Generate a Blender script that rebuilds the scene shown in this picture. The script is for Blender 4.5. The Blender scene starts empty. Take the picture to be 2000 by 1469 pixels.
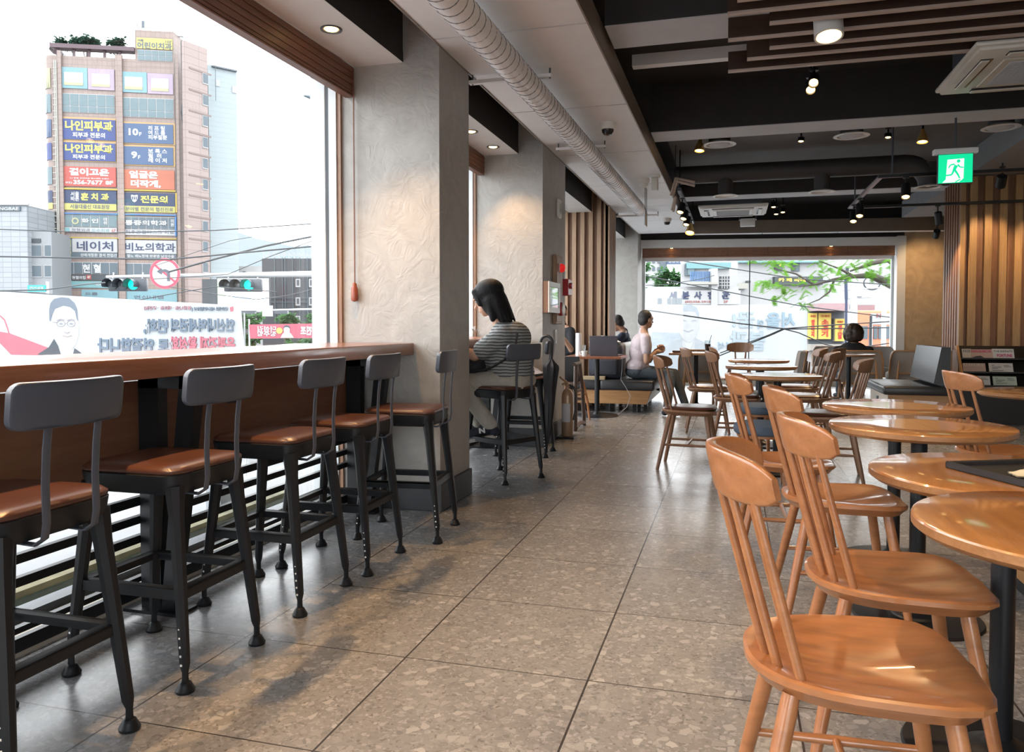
import bpy, bmesh, math, random
from mathutils import Vector, Matrix, noise as mnoise
R = math.radians
PI = math.pi
SC = bpy.context.scene
COL = SC.collection

# ------------------------------------------------------------------ camera
CAM_H, PITCH, FPX, PX0 = 1.1, R(2.0), 1520.0, 1000.0
CY0 = 635 + FPX * math.tan(PITCH)
YAW = math.atan(435 * math.cos(PITCH) / FPX)
cd = bpy.data.cameras.new('camera')
cam = bpy.data.objects.new('camera', cd)
COL.objects.link(cam)
cam.location = (0, 0, CAM_H)
cam.rotation_euler = (PI / 2 - PITCH, 0, YAW)
cd.sensor_width = 36.0
cd.lens = 36.0 * FPX / 2000.0
cd.shift_y = (CY0 - 734.5) / 2000.0
cd.clip_start, cd.clip_end = 0.05, 3000
SC.camera = cam
# ------------------------------------------------------------------ sky, exposure
SC.view_settings.view_transform = 'Standard'
SC.view_settings.look = 'None'
SC.view_settings.gamma = 1.0
SC.view_settings.use_curve_mapping = False
SC.view_settings.exposure = 0.38
SKY = 5.6
wd = bpy.data.worlds.new('overcast_sky')
SC.world = wd
wd.use_nodes = True
_n = wd.node_tree.nodes
_bg = _n['Background']
_tc = _n.new('ShaderNodeTexCoord')
_no = _n.new('ShaderNodeTexNoise')
_no.inputs['Scale'].default_value = 1.6
_rp = _n.new('ShaderNodeValToRGB')
_rp.color_ramp.elements[0].position, _rp.color_ramp.elements[1].position = .3, .7
_rp.color_ramp.elements[0].color = (.90, .955, 1, 1)
_rp.color_ramp.elements[1].color = (.97, .99, 1, 1)
wd.node_tree.links.new(_tc.outputs['Generated'], _no.inputs['Vector'])
wd.node_tree.links.new(_no.outputs['Fac'], _rp.inputs['Fac'])
wd.node_tree.links.new(_rp.outputs['Color'], _bg.inputs['Color'])
_bg.inputs['Strength'].default_value = SKY


# ------------------------------------------------------------------ picture <-> place
def ray(u, v):
    x, y, z = (u - PX0) / FPX, 1.0, -(v - CY0) / FPX
    c, s = math.cos(-PITCH), math.sin(-PITCH)
    y, z = y * c - z * s, y * s + z * c
    c, s = math.cos(YAW), math.sin(YAW)
    return Vector((x * c - y * s, x * s + y * c, z))


def at(u, v, x=None, y=None, z=None, d=None):
    r = ray(u, v)
    if x is not None: t = x / r.x
    elif y is not None: t = y / r.y
    elif z is not None: t = (z - CAM_H) / r.z
    else: t = d
    return Vector((0, 0, CAM_H)) + r * t


# ------------------------------------------------------------------ mesh building
class MB:
    def __init__(s):
        s.v, s.f = [], []

    def add(s, vs, fs, M=None):
        o = len(s.v)
        for p in vs:
            p = Vector(p)
            s.v.append(M @ p if M else p)
        s.f += [[i + o for i in f] for f in fs]
        return s

    def box(s, x0, y0, z0, x1, y1, z1, M=None):
        vs = [(x0, y0, z0), (x1, y0, z0), (x1, y1, z0), (x0, y1, z0), (x0, y0, z1), (x1, y0, z1), (x1, y1, z1), (x0, y1, z1)]
        return s.add(vs, [(0, 3, 2, 1), (4, 5, 6, 7), (0, 1, 5, 4), (1, 2, 6, 5), (2, 3, 7, 6), (3, 0, 4, 7)], M)

    def rbox(s, x0, y0, z0, x1, y1, z1, r=.01, seg=2, M=None):
        bm = bmesh.new()
        bmesh.ops.create_cube(bm, size=1)
        for q in bm.verts:
            q.co = Vector((x0 + (q.co.x + .5) * (x1 - x0), y0 + (q.co.y + .5) * (y1 - y0), z0 + (q.co.z + .5) * (z1 - z0)))
        r = min(r, .49 * min(abs(x1 - x0), abs(y1 - y0), abs(z1 - z0)))
        bmesh.ops.bevel(bm, geom=bm.edges[:], offset=r, segments=seg, affect='EDGES', profile=.5)
        bm.verts.index_update()
        s.add([q.co.copy() for q in bm.verts], [[q.index for q in f.verts] for f in bm.faces], M)
        bm.free()
        return s

    def tube(s, pts, r, n=8, cap=True, flat=None, M=None, closed=False):
        pts = [Vector(p) for p in pts]
        rs = r if isinstance(r, (list, tuple)) else [r] * len(pts)
        vs, fs = [], []
        up = None
        m = len(pts)
        for i, p in enumerate(pts):
            if closed: d = pts[(i + 1) % m] - pts[i - 1]
            else: d = pts[min(i + 1, m - 1)] - pts[max(i - 1, 0)]
            if d.length < 1e-9: d = Vector((0, 0, 1))
            d.normalize()
            if up is None:
                up = Vector((0, 0, 1)) if abs(d.z) < .9 else Vector((1, 0, 0))
            a = d.cross(up)
            if a.length < 1e-6: a = d.orthogonal()
            a.normalize()
            b = a.cross(d).normalized()
            up = b
            rr = rs[i]
            ra, rb = (rr if isinstance(rr, (tuple, list)) else (rr, rr))
            for k in range(n):
                t = 2 * PI * (k + .5) / n
                vs.append(p + a * math.cos(t) * ra + b * math.sin(t) * rb)
        rng = m if closed else m - 1
        for i in range(rng):
            j = (i + 1) % m
            for k in range(n):
                l = (k + 1) % n
                fs.append((i * n + k, j * n + k, j * n + l, i * n + l))
        if cap and not closed:
            fs.append([k for k in range(n)])
            fs.append([(m - 1) * n + k for k in reversed(range(n))])
        return s.add(vs, fs, M)

    def bar(s, p0, p1, w, h, M=None):
        p0, p1 = Vector(p0), Vector(p1)
        return s.tube([p0, p1], [(w * .7071, h * .7071)] * 2, 4, True, None, M)

    def lathe(s, prof, n=24, M=None, a0=0, a1=2 * PI):
        full = abs(a1 - a0 - 2 * PI) < 1e-6
        vs, fs = [], []
        nn = n if full else n + 1
        for r, z in prof:
            for k in range(nn):
                t = a0 + (a1 - a0) * k / n
                vs.append((r * math.cos(t), r * math.sin(t), z))
        for i in range(len(prof) - 1):
            for k in range(n if full else n):
                l = (k + 1) % nn
                fs.append((i * nn + k, i * nn + l, (i + 1) * nn + l, (i + 1) * nn + k))
        if full and tuple(prof[0]) != tuple(prof[-1]):
            if prof[0][0] > 1e-6: fs.append([k for k in reversed(range(nn))])
            if prof[-1][0] > 1e-6: fs.append([(len(prof) - 1) * nn + k for k in range(nn)])
        return s.add(vs, fs, M)

    def prism(s, poly, z0, z1, M=None):
        n = len(poly)
        vs = [(p[0], p[1], z0) for p in poly] + [(p[0], p[1], z1) for p in poly]
        fs = [list(reversed(range(n))), [n + i for i in range(n)]]
        for i in range(n):
            j = (i + 1) % n
            fs.append((i, j, n + j, n + i))
        return s.add(vs, fs, M)

    def ball(s, c, r, M=None, nu=14, nv=9):
        rx, ry, rz = r if isinstance(r, (tuple, list)) else (r, r, r)
        vs, fs = [], []
        for i in range(nv + 1):
            t = PI * i / nv
            for k in range(nu):
                a = 2 * PI * k / nu
                vs.append((c[0] + rx * math.sin(t) * math.cos(a), c[1] + ry * math.sin(t) * math.sin(a), c[2] - rz * math.cos(t)))
        for i in range(nv):
            for k in range(nu):
                l = (k + 1) % nu
                fs.append((i * nu + k, i * nu + l, (i + 1) * nu + l, (i + 1) * nu + k))
        return s.add(vs, fs, M)

    def grid(s, fn, nu, nv, close=False, M=None):
        vs = [fn(i / nu, j / nv) for j in range(nv + 1) for i in range(nu + 1)]
        w = nu + 1
        fs = [(j * w + i, j * w + i + 1, (j + 1) * w + i + 1, (j + 1) * w + i) for j in range(nv) for i in range(nu)]
        return s.add(vs, fs, M)

    def mesh(s, name, m=None, smooth=35, weld=True):
        me = bpy.data.meshes.new(name)
        me.from_pydata([tuple(p) for p in s.v], [], s.f)
        bm = bmesh.new()
        bm.from_mesh(me)
        if weld: bmesh.ops.remove_doubles(bm, verts=bm.verts[:], dist=1e-6)
        bmesh.ops.recalc_face_normals(bm, faces=bm.faces[:])
        bm.to_mesh(me)
        bm.free()
        if smooth:
            for p in me.polygons: p.use_smooth = True
            me.set_sharp_from_angle(angle=R(smooth))
        if m: me.materials.append(m)
        return me

    def build(s, name, m=None, parent=None, smooth=35, loc=None):
        o = bpy.data.objects.new(name, s.mesh(name, m, smooth))
        COL.objects.link(o)
        if parent: o.parent = parent
        if loc: o.location = loc
        return o


def tag(o, label=None, cat=None, group=None, kind=None):
    if label: o['label'] = label
    if cat: o['category'] = cat
    if group: o['group'] = group
    if kind: o['kind'] = kind
    return o


def thing(name, label, cat, loc=(0, 0, 0), rz=0, group=None):
    o = bpy.data.objects.new(name, None)
    o.empty_display_size = .1
    COL.objects.link(o)
    o.location = loc
    o.rotation_euler = (0, 0, rz)
    return tag(o, label, cat, group)


def struct(name, mb, m, smooth=35, parent=None):
    o = mb.build(name, m, parent, smooth)
    if parent is None: o['kind'] = 'structure'
    return o


def kids(o):
    return [c for c in COL.objects if c.parent == o]


def copy_tree(o, loc=None, rz=None, label=None, parent=None):
    ch = kids(o)
    c = o.copy()
    COL.objects.link(c)
    if parent: c.parent = parent
    if loc is not None: c.location = loc
    if rz is not None: c.rotation_euler = (0, 0, rz)
    if label: c['label'] = label
    for k in ch: copy_tree(k, parent=c)
    return c


def RZ(a): return Matrix.Rotation(a, 4, 'Z')
def RX(a): return Matrix.Rotation(a, 4, 'X')
def RY(a): return Matrix.Rotation(a, 4, 'Y')
def T(x, y, z): return Matrix.Translation((x, y, z))


# ------------------------------------------------------------------ materials
def newmat(name):
    m = bpy.data.materials.new(name)
    m.use_nodes = True
    nt = m.node_tree
    return m, nt, nt.nodes['Principled BSDF'], nt.links


def mat(name, c, rough=.5, metal=0, var=.06, vs=6, bump=0, bs=60, spec=.5, coat=0, stretch=None, alpha=None):
    m, nt, p, L = newmat(name)
    tc = nt.nodes.new('ShaderNodeTexCoord')
    mp = nt.nodes.new('ShaderNodeMapping')
    L.new(tc.outputs['Object'], mp.inputs['Vector'])
    if stretch: mp.inputs['Scale'].default_value = stretch
    nz = nt.nodes.new('ShaderNodeTexNoise')
    nz.inputs['Scale'].default_value = vs
    nz.inputs['Detail'].default_value = 4
    L.new(mp.outputs['Vector'], nz.inputs['Vector'])
    rp = nt.nodes.new('ShaderNodeValToRGB')
    a, b = rp.color_ramp.elements
    a.position, b.position = .3, .7
    a.color = (*[max(0, q * (1 - var)) for q in c], 1)
    b.color = (*[min(1, q * (1 + var)) for q in c], 1)
    L.new(nz.outputs['Fac'], rp.inputs['Fac'])
    L.new(rp.outputs['Color'], p.inputs['Base Color'])
    p.inputs['Roughness'].default_value = rough
    p.inputs['Metallic'].default_value = metal
    p.inputs['Specular IOR Level'].default_value = spec
    p.inputs['Coat Weight'].default_value = coat
    if bump:
        n2 = nt.nodes.new('ShaderNodeTexNoise')
        n2.inputs['Scale'].default_value = bs
        n2.inputs['Detail'].default_value = 5
        L.new(mp.outputs['Vector'], n2.inputs['Vector'])
        bp = nt.nodes.new('ShaderNodeBump')
        bp.inputs['Strength'].default_value = bump
        bp.inputs['Distance'].default_value = .01
        L.new(n2.outputs['Fac'], bp.inputs['Height'])
        L.new(bp.outputs['Normal'], p.inputs['Normal'])
    return m


def wood(name, c1, c2, rough=.4, axis='X', scale=9, coat=0., stretch=9, bump=.05, spec=.5):
    m, nt, p, L = newmat(name)
    tc = nt.nodes.new('ShaderNodeTexCoord')
    mp = nt.nodes.new('ShaderNodeMapping')
    sc = [scale * stretch] * 3
    sc['XYZ'.index(axis)] = scale * .7
    mp.inputs['Scale'].default_value = sc
    L.new(tc.outputs['Object'], mp.inputs['Vector'])
    nz = nt.nodes.new('ShaderNodeTexNoise')
    nz.inputs['Scale'].default_value = 1
    nz.inputs['Detail'].default_value = 6
    nz.inputs['Roughness'].default_value = .65
    nz.inputs['Distortion'].default_value = .4
    L.new(mp.outputs['Vector'], nz.inputs['Vector'])
    rp = nt.nodes.new('ShaderNodeValToRGB')
    a, b = rp.color_ramp.elements
    a.position, b.position = .32, .68
    a.color, b.color = (*c1, 1), (*c2, 1)
    L.new(nz.outputs['Fac'], rp.inputs['Fac'])
    L.new(rp.outputs['Color'], p.inputs['Base Color'])
    p.inputs['Roughness'].default_value = rough
    p.inputs['Coat Weight'].default_value = coat
    p.inputs['Coat Roughness'].default_value = .08
    p.inputs['Specular IOR Level'].default_value = spec
    bp = nt.nodes.new('ShaderNodeBump')
    bp.inputs['Strength'].default_value = bump
    bp.inputs['Distance'].default_value = .004
    L.new(nz.outputs['Fac'], bp.inputs['Height'])
    L.new(bp.outputs['Normal'], p.inputs['Normal'])
    return m


def glow(name, c, s):
    m, nt, p, L = newmat(name)
    p.inputs['Base Color'].default_value = (*c, 1)
    p.inputs['Emission Color'].default_value = (*c, 1)
    p.inputs['Emission Strength'].default_value = s
    return m


def pane_mat(name, tint=(1, 1, 1), refl=.05, rough=0.0):
    m = bpy.data.materials.new(name)
    m.use_nodes = True
    nt = m.node_tree
    nt.nodes.clear()
    L = nt.links
    out = nt.nodes.new('ShaderNodeOutputMaterial')
    tr = nt.nodes.new('ShaderNodeBsdfTransparent')
    tr.inputs['Color'].default_value = (*tint, 1)
    gl = nt.nodes.new('ShaderNodeBsdfGlossy')
    gl.inputs['Roughness'].default_value = rough
    lw = nt.nodes.new('ShaderNodeLayerWeight')
    lw.inputs['Blend'].default_value = .5
    pw = nt.nodes.new('ShaderNodeMath')
    pw.operation = 'POWER'
    pw.inputs[1].default_value = 4
    L.new(lw.outputs['Facing'], pw.inputs[0])
    fr = nt.nodes.new('ShaderNodeMapRange')
    fr.inputs['To Min'].default_value = refl * .6
    fr.inputs['To Max'].default_value = .55
    L.new(pw.outputs[0], fr.inputs['Value'])
    mx = nt.nodes.new('ShaderNodeMixShader')
    L.new(fr.outputs[0], mx.inputs['Fac'])
    L.new(tr.outputs['BSDF'], mx.inputs[1])
    L.new(gl.outputs['BSDF'], mx.inputs[2])
    L.new(mx.outputs['Shader'], out.inputs['Surface'])
    return m


def cloth_sheet(name, c, trans=.6):
    """printed fabric that lets daylight through"""
    m = bpy.data.materials.new(name)
    m.use_nodes = True
    nt = m.node_tree
    nt.nodes.clear()
    L = nt.links
    out = nt.nodes.new('ShaderNodeOutputMaterial')
    df = nt.nodes.new('ShaderNodeBsdfDiffuse')
    tl = nt.nodes.new('ShaderNodeBsdfTranslucent')
    tc = nt.nodes.new('ShaderNodeTexCoord')
    nz = nt.nodes.new('ShaderNodeTexNoise')
    nz.inputs['Scale'].default_value = 1.5
    rp = nt.nodes.new('ShaderNodeValToRGB')
    rp.color_ramp.elements[0].color = (*[q * .94 for q in c], 1)
    rp.color_ramp.elements[1].color = (*c, 1)
    L.new(tc.outputs['Object'], nz.inputs['Vector'])
    L.new(nz.outputs['Fac'], rp.inputs['Fac'])
    for n in (df, tl): L.new(rp.outputs['Color'], n.inputs['Color'])
    mx = nt.nodes.new('ShaderNodeMixShader')
    mx.inputs['Fac'].default_value = trans
    L.new(df.outputs['BSDF'], mx.inputs[1])
    L.new(tl.outputs['BSDF'], mx.inputs[2])
    L.new(mx.outputs['Shader'], out.inputs['Surface'])
    return m


def floor_mat():
    m, nt, p, L = newmat('terrazzo_tiles')
    N = nt.nodes.new
    tc = N('ShaderNodeTexCoord')

    def vmath(op, a, b=None):
        n = N('ShaderNodeMath')
        n.operation = op
        for i, q in enumerate((a, b)):
            if q is None: continue
            if isinstance(q, (int, float)): n.inputs[i].default_value = q
            else: L.new(q, n.inputs[i])
        return n.outputs[0]
    sx = N('ShaderNodeSeparateXYZ')
    L.new(tc.outputs['Object'], sx.inputs[0])
    gx = vmath('DIVIDE', vmath('ADD', sx.outputs[0], 0.427 + 61), .61)
    gy = vmath('DIVIDE', vmath('ADD', sx.outputs[1], 59 - 2.346), .59)
    fx, fy = vmath('FRACT', gx), vmath('FRACT', gy)
    ex = vmath('MULTIPLY', vmath('MINIMUM', fx, vmath('SUBTRACT', 1, fx)), .61)
    ey = vmath('MULTIPLY', vmath('MINIMUM', fy, vmath('SUBTRACT', 1, fy)), .59)
    ed = vmath('MINIMUM', ex, vmath('ADD', ey, .0008))
    jt = vmath('LESS_THAN', ed, .0032)
    cid = N('ShaderNodeCombineXYZ')
    L.new(vmath('FLOOR', gx), cid.inputs[0])
    L.new(vmath('FLOOR', gy), cid.inputs[1])
    wn = N('ShaderNodeTexWhiteNoise')
    L.new(cid.outputs[0], wn.inputs['Vector'])
    # chips: offset the pattern for each tile, warped cells of two sizes
    off = N('ShaderNodeVectorMath')
    off.operation = 'MULTIPLY_ADD'
    L.new(wn.outputs['Color'], off.inputs[0])
    off.inputs[1].default_value = (7, 7, 7)
    L.new(tc.outputs['Object'], off.inputs[2])
    nz = N('ShaderNodeTexNoise')
    nz.inputs['Scale'].default_value = 38
    nz.inputs['Detail'].default_value = 2
    L.new(off.outputs[0], nz.inputs['Vector'])
    wrp = N('ShaderNodeVectorMath')
    wrp.operation = 'MULTIPLY_ADD'
    L.new(nz.outputs['Color'], wrp.inputs[0])
    wrp.inputs[1].default_value = (.022, .022, 0)
    L.new(off.outputs[0], wrp.inputs[2])

    def chips(scale, keep, lo):
        v = N('ShaderNodeTexVoronoi')
        v.inputs['Scale'].default_value = scale
        L.new(wrp.outputs[0], v.inputs['Vector'])
        sp = N('ShaderNodeSeparateColor')
        L.new(v.outputs['Color'], sp.inputs[0])
        ve = N('ShaderNodeTexVoronoi')
        ve.feature = 'DISTANCE_TO_EDGE'
        ve.inputs['Scale'].default_value = scale
        L.new(wrp.outputs[0], ve.inputs['Vector'])
        inside = vmath('GREATER_THAN', ve.outputs['Distance'], lo)
        return vmath('MULTIPLY', inside, vmath('GREATER_THAN', sp.outputs[0], keep)), sp.outputs[1]
    c1, t1 = chips(34, .78, .09)
    c2, t2 = chips(66, .55, .07)
    c3, t3 = chips(120, .62, .05)
    base = N('ShaderNodeTexNoise')
    base.inputs['Scale'].default_value = 5
    base.inputs['Detail'].default_value = 8
    base.inputs['Roughness'].default_value = .7
    L.new(off.outputs[0], base.inputs['Vector'])
    rp = N('ShaderNodeValToRGB')
    rp.color_ramp.elements[0].position, rp.color_ramp.elements[1].position = .3, .72
    rp.color_ramp.elements[0].color = (0.179, 0.179, 0.183, 1)
    rp.color_ramp.elements[1].color = (0.262, 0.266, 0.275, 1)
    L.new(base.outputs['Fac'], rp.inputs['Fac'])

    def mixc(f, a, b):
        n = N('ShaderNodeMix')
        n.data_type = 'RGBA'
        L.new(f, n.inputs[0])
        if hasattr(a, 'type'): L.new(a, n.inputs[6])
        else: n.inputs[6].default_value = a
        if hasattr(b, 'type'): L.new(b, n.inputs[7])
        else: n.inputs[7].default_value = b
        return n.outputs[2]
    lt = N('ShaderNodeValToRGB')
    lt.color_ramp.elements[0].color = (0.225, 0.227, 0.231, 1)
    lt.color_ramp.elements[1].color = (0.357, 0.364, 0.370, 1)
    L.new(t1, lt.inputs['Fac'])
    dk = N('ShaderNodeValToRGB')
    dk.color_ramp.elements[0].color = (0.158, 0.160, 0.164, 1)
    dk.color_ramp.elements[1].color = (0.316, 0.318, 0.329, 1)
    L.new(t2, dk.inputs['Fac'])
    dk3 = N('ShaderNodeValToRGB')
    dk3.color_ramp.elements[0].color = (0.133, 0.132, 0.136, 1)
    dk3.color_ramp.elements[1].color = (0.308, 0.309, 0.319, 1)
    L.new(t3, dk3.inputs['Fac'])
    col = mixc(c3, rp.outputs['Color'], dk3.outputs['Color'])
    col = mixc(c2, col, dk.outputs['Color'])
    col = mixc(c1, col, lt.outputs['Color'])
    hs = N('ShaderNodeHueSaturation')
    L.new(col, hs.inputs['Color'])
    L.new(vmath('ADD', vmath('MULTIPLY', wn.outputs['Value'], .16), .92), hs.inputs['Value'])
    col = mixc(jt, hs.outputs['Color'], (0.038, 0.034, 0.033, 1))
    L.new(col, p.inputs['Base Color'])
    p.inputs['Roughness'].default_value = .34
    rr = N('ShaderNodeMapRange')
    rr.inputs['To Min'].default_value, rr.inputs['To Max'].default_value = .17, .34
    L.new(base.outputs['Fac'], rr.inputs['Value'])
    L.new(rr.outputs[0], p.inputs['Roughness'])
    bp = N('ShaderNodeBump')
    bp.inputs['Strength'].default_value = .35
    bp.inputs['Distance'].default_value = .002
    L.new(vmath('SUBTRACT', base.outputs['Fac'], vmath('MULTIPLY', jt, 1.0)), bp.inputs['Height'])
    L.new(bp.outputs['Normal'], p.inputs['Normal'])
    return m


def plaster(name, c, var=.09, bump=.5):
    m, nt, p, L = newmat(name)
    N = nt.nodes.new
    tc = N('ShaderNodeTexCoord')
    n1 = N('ShaderNodeTexNoise')
    n1.inputs['Scale'].default_value = 3.2
    n1.inputs['Detail'].default_value = 5
    n1.inputs['Distortion'].default_value = 2.2
    L.new(tc.outputs['Object'], n1.inputs['Vector'])
    rp = N('ShaderNodeValToRGB')
    rp.color_ramp.elements[0].position, rp.color_ramp.elements[1].position = .3, .7
    rp.color_ramp.elements[0].color = (*[q * (1 - var) for q in c], 1)
    rp.color_ramp.elements[1].color = (*[min(1, q * (1 + var)) for q in c], 1)
    L.new(n1.outputs['Fac'], rp.inputs['Fac'])
    L.new(rp.outputs['Color'], p.inputs['Base Color'])
    n2 = N('ShaderNodeTexNoise')
    n2.inputs['Scale'].default_value = 7
    n2.inputs['Detail'].default_value = 4
    n2.inputs['Distortion'].default_value = 3.
    L.new(tc.outputs['Object'], n2.inputs['Vector'])
    bp = N('ShaderNodeBump')
    bp.inputs['Strength'].default_value = bump
    bp.inputs['Distance'].default_value = .012
    L.new(n2.outputs['Fac'], bp.inputs['Height'])
    L.new(bp.outputs['Normal'], p.inputs['Normal'])
    p.inputs['Roughness'].default_value = .55
    return m


def tile_mat(name, c, g, w, h, mortar=.01, var=.06, rough=.6):
    """stone or metal cladding in courses, on vertical faces"""
    m, nt, p, L = newmat(name)
    N = nt.nodes.new
    tc = N('ShaderNodeTexCoord')
    sx = N('ShaderNodeSeparateXYZ')
    L.new(tc.outputs['Object'], sx.inputs[0])
    ad = N('ShaderNodeMath')
    L.new(sx.outputs[0], ad.inputs[0])
    L.new(sx.outputs[1], ad.inputs[1])
    cb = N('ShaderNodeCombineXYZ')
    L.new(ad.outputs[0], cb.inputs[0])
    L.new(sx.outputs[2], cb.inputs[1])
    br = N('ShaderNodeTexBrick')
    br.offset = 0
    br.inputs['Scale'].default_value = 1
    br.inputs['Brick Width'].default_value = w
    br.inputs['Row Height'].default_value = h
    br.inputs['Mortar Size'].default_value = mortar
    br.inputs['Color1'].default_value = (*[q * (1 - var) for q in c], 1)
    br.inputs['Color2'].default_value = (*[min(1, q * (1 + var)) for q in c], 1)
    br.inputs['Mortar'].default_value = (*g, 1)
    L.new(cb.outputs[0], br.inputs['Vector'])
    L.new(br.outputs['Color'], p.inputs['Base Color'])
    p.inputs['Roughness'].default_value = rough
    return m


M = {}
M['floor'] = floor_mat()
M['plaster'] = plaster('grey_plaster', (.355, .342, .318))
M['plaster_warm'] = plaster('tan_plaster', (.46, .33, .20), .14, .9)
M['ceil_dark'] = mat('dark_ceiling_paint', (.030, .028, .028), .75, var=.1)
M['beam_under'] = mat('beam_paint', (.50, .51, .535), .6, var=.08, vs=3)
M['panel'] = mat('ceiling_panel_grey', (.78, .78, .785), .5, var=.03)
M['panel_side'] = mat('ceiling_panel_edge', (.24, .20, .17), .4, var=.05)
M['soffit'] = mat('soffit_paint', (.66, .65, .63), .6, var=.03)
M['base'] = mat('charcoal_skirting', (.035, .037, .042), .5)
M['sill'] = mat('beige_sill', (.42, .38, .31), .6)
M['frame_alu'] = mat('white_window_frame', (.62, .66, .68), .4)
M['frame_dark'] = mat('dark_gasket', (.05, .06, .07), .5)
M['frame_wood'] = wood('window_wood_trim', (.20, .10, .055), (.34, .19, .11), axis='Z')
M['pane'] = pane_mat('clear_window_glass')
M['black_metal'] = mat('black_steel', (.008, .0095, .012), .42, .0, var=.15, spec=.35)
M['grey_metal'] = mat('gunmetal_steel', (.062, .071, .092), .38, .0, var=.06, spec=.6)
M['leather'] = mat('brown_leather', (.085, .034, .022), .32, var=.12, bump=.05, bs=150)
M['black_leather'] = mat('black_leather', (.026, .027, .03), .38, var=.1, bump=.05, bs=120)
M['counter'] = wood('counter_wood', (.20, .07, .035), (.30, .115, .06), .28, 'Y', 5, .3)
M['apron'] = wood('apron_wood', (.150, .066, .036), (.19, .088, .05), .5, 'Y', 5)
M['blind'] = wood('wooden_blind', (.13, .052, .03), (.20, .085, .05), .45, 'Y', 7)
M['blind_far'] = wood('wooden_blind_far', (.17, .075, .04), (.28, .13, .075), .5, 'X', 7)
M['chair'] = wood('chair_wood', (.30, .118, .043), (.42, .175, .068), .3, 'X', 5, .5, 6, .03)
M['chair_dark'] = wood('chair_wood_brown', (.20, .098, .052), (.29, .15, .082), .38, 'Z', 5, .1, 6, .03)
M['table'] = wood('table_wood', (.33, .130, .035), (.50, .215, .062), .3, 'Y', 6, .9, 8, .012)
M['table_edge'] = wood('table_edge_wood', (.30, .13, .045), (.42, .20, .08), .35, 'X', 8, .1)
M['bench_wood'] = wood('bench_wood', (.36, .18, .07), (.48, .26, .11), .45, 'X', 5)
M['slat'] = wood('slat_wood', (.27, .165, .10), (.38, .25, .155), .5, 'Z', 5)
M['slat_dark'] = wood('slat_wood_dark', (.15, .070, .035), (.23, .115, .06), .5, 'Z', 5)
M['baffle'] = wood('baffle_wood', (.036, .017, .010), (.058, .028, .016), .5, 'X', 5)
M['baffle_edge'] = wood('baffle_edge_wood', (.40, .31, .26), (.50, .40, .34), .5, 'X', 5)
M['duct'] = mat('galvanised_duct', (.78, .78, .79), .36, .15, var=.05)
M['duct_dark'] = mat('dark_duct_paint', (.045, .043, .045), .55)
M['white_plastic'] = mat('white_plastic', (.70, .69, .66), .4, var=.02)
M['dark_glass'] = mat('smoked_dome', (.02, .02, .025), .1)
M['black_plastic'] = mat('black_plastic', (.018, .018, .02), .45)
M['red'] = mat('red_plastic', (.40, .02, .025), .35)
M['lamp'] = glow('warm_lamp', (1, .62, .22), 9)
M['lamp_brass'] = mat('lamp_reflector', (.55, .36, .12), .3, .6)
M['fabric'] = mat('grey_brown_fabric', (.30, .265, .235), .9, var=.08, bump=.3, bs=300)
M['blue_fabric'] = mat('slate_blue_fabric', (.085, .115, .16), .85, var=.08, bump=.3, bs=250)
M['white_cloth'] = mat('white_cloth', (.72, .70, .66), .85, var=.05)
M['clear_glass'] = pane_mat('drinking_glass', (.93, .95, .95), .1)
# ------------------------------------------------------------------ lamps that stand outside their own builders: none
PX1 = -1.66          # aisle face of the pillars
WX = -2.44           # window plane of the street side
FAR0, FARS = 14.35, .15   # the far facade: y = FAR0 + FARS * (x - PX1)


def fary(x): return FAR0 + FARS * (x - PX1)


FAR_ANG = math.atan(FARS)
# floor and ceiling
struct('floor', MB().box(-2.62, -3.2, -.06, 5.2, 15.9, 0), M['floor'])
struct('ceiling', MB().box(-2.62, -3.2, 3.25, 5.2, 15.9, 3.4), M['ceil_dark'])
# pillars of the street side
def pillar(y0, y1, m=None, x1=PX1, nm='pillar'):
    o = struct(nm, MB().box(-2.475, y0, 0, x1, y1, 3.25), m or M['plaster'])
    return o


PIL = [(4.267, 4.79), (6.80, 7.76), (10.53, 11.24)]
pillar(*PIL[0])
pillar(*PIL[1])
struct('pillar', MB().box(-2.475, PIL[2][0] + .05, 0, PX1 - .05, PIL[2][1], 3.25), M['slat_dark'])
pillar(13.885, 14.6)
for (a, b), nm in zip(PIL[:2], ('baseboard_near', 'baseboard_mid')):
    struct(nm, MB().rbox(-2.2, a - .015, 0, PX1 + .015, b + .015, .165, .004, 1), M['base'])
struct('baseboard_far', MB().rbox(-2.2, 13.87, 0, PX1 + .015, 14.28, .13, .004, 1), M['base'])
# slats on the third pillar
s = MB()
x = -2.5
while x < PX1 - .03:
    s.box(x, PIL[2][0], 0, x + .055, PIL[2][0] + .06, 3.2)
    x += .115
y = PIL[2][0]
while y < PIL[2][1] - .02:
    s.box(PX1 - .06, y, 0, PX1, y + .035, 3.2)
    y += .075
struct('trim_1', s, M['slat'])

# soffits over the windows, dark fascia, and the blinds' pockets
bays = [(-3.2, 4.267), (4.79, 6.80), (7.76, 10.53), (11.24, 13.885)]
for i, (a, b) in enumerate(bays):
    struct('trim_%d' % (i + 2), MB().box(-2.20, a, 2.64, -1.886, b, 2.70), M['soffit'])
    struct('trim_%d' % (i + 6), MB().box(-1.92, a, 2.70, -1.886, b, 3.25).box(-1.888, a, 2.641, -1.884, b, 2.70), M['ceil_dark'])
    struct('wall_street_%d' % (i + 1), MB().box(-2.62, a, 2.74, -2.2, b, 3.25).box(-2.50, a, -.06, -2.27, b, .055), M['sill'])
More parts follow.
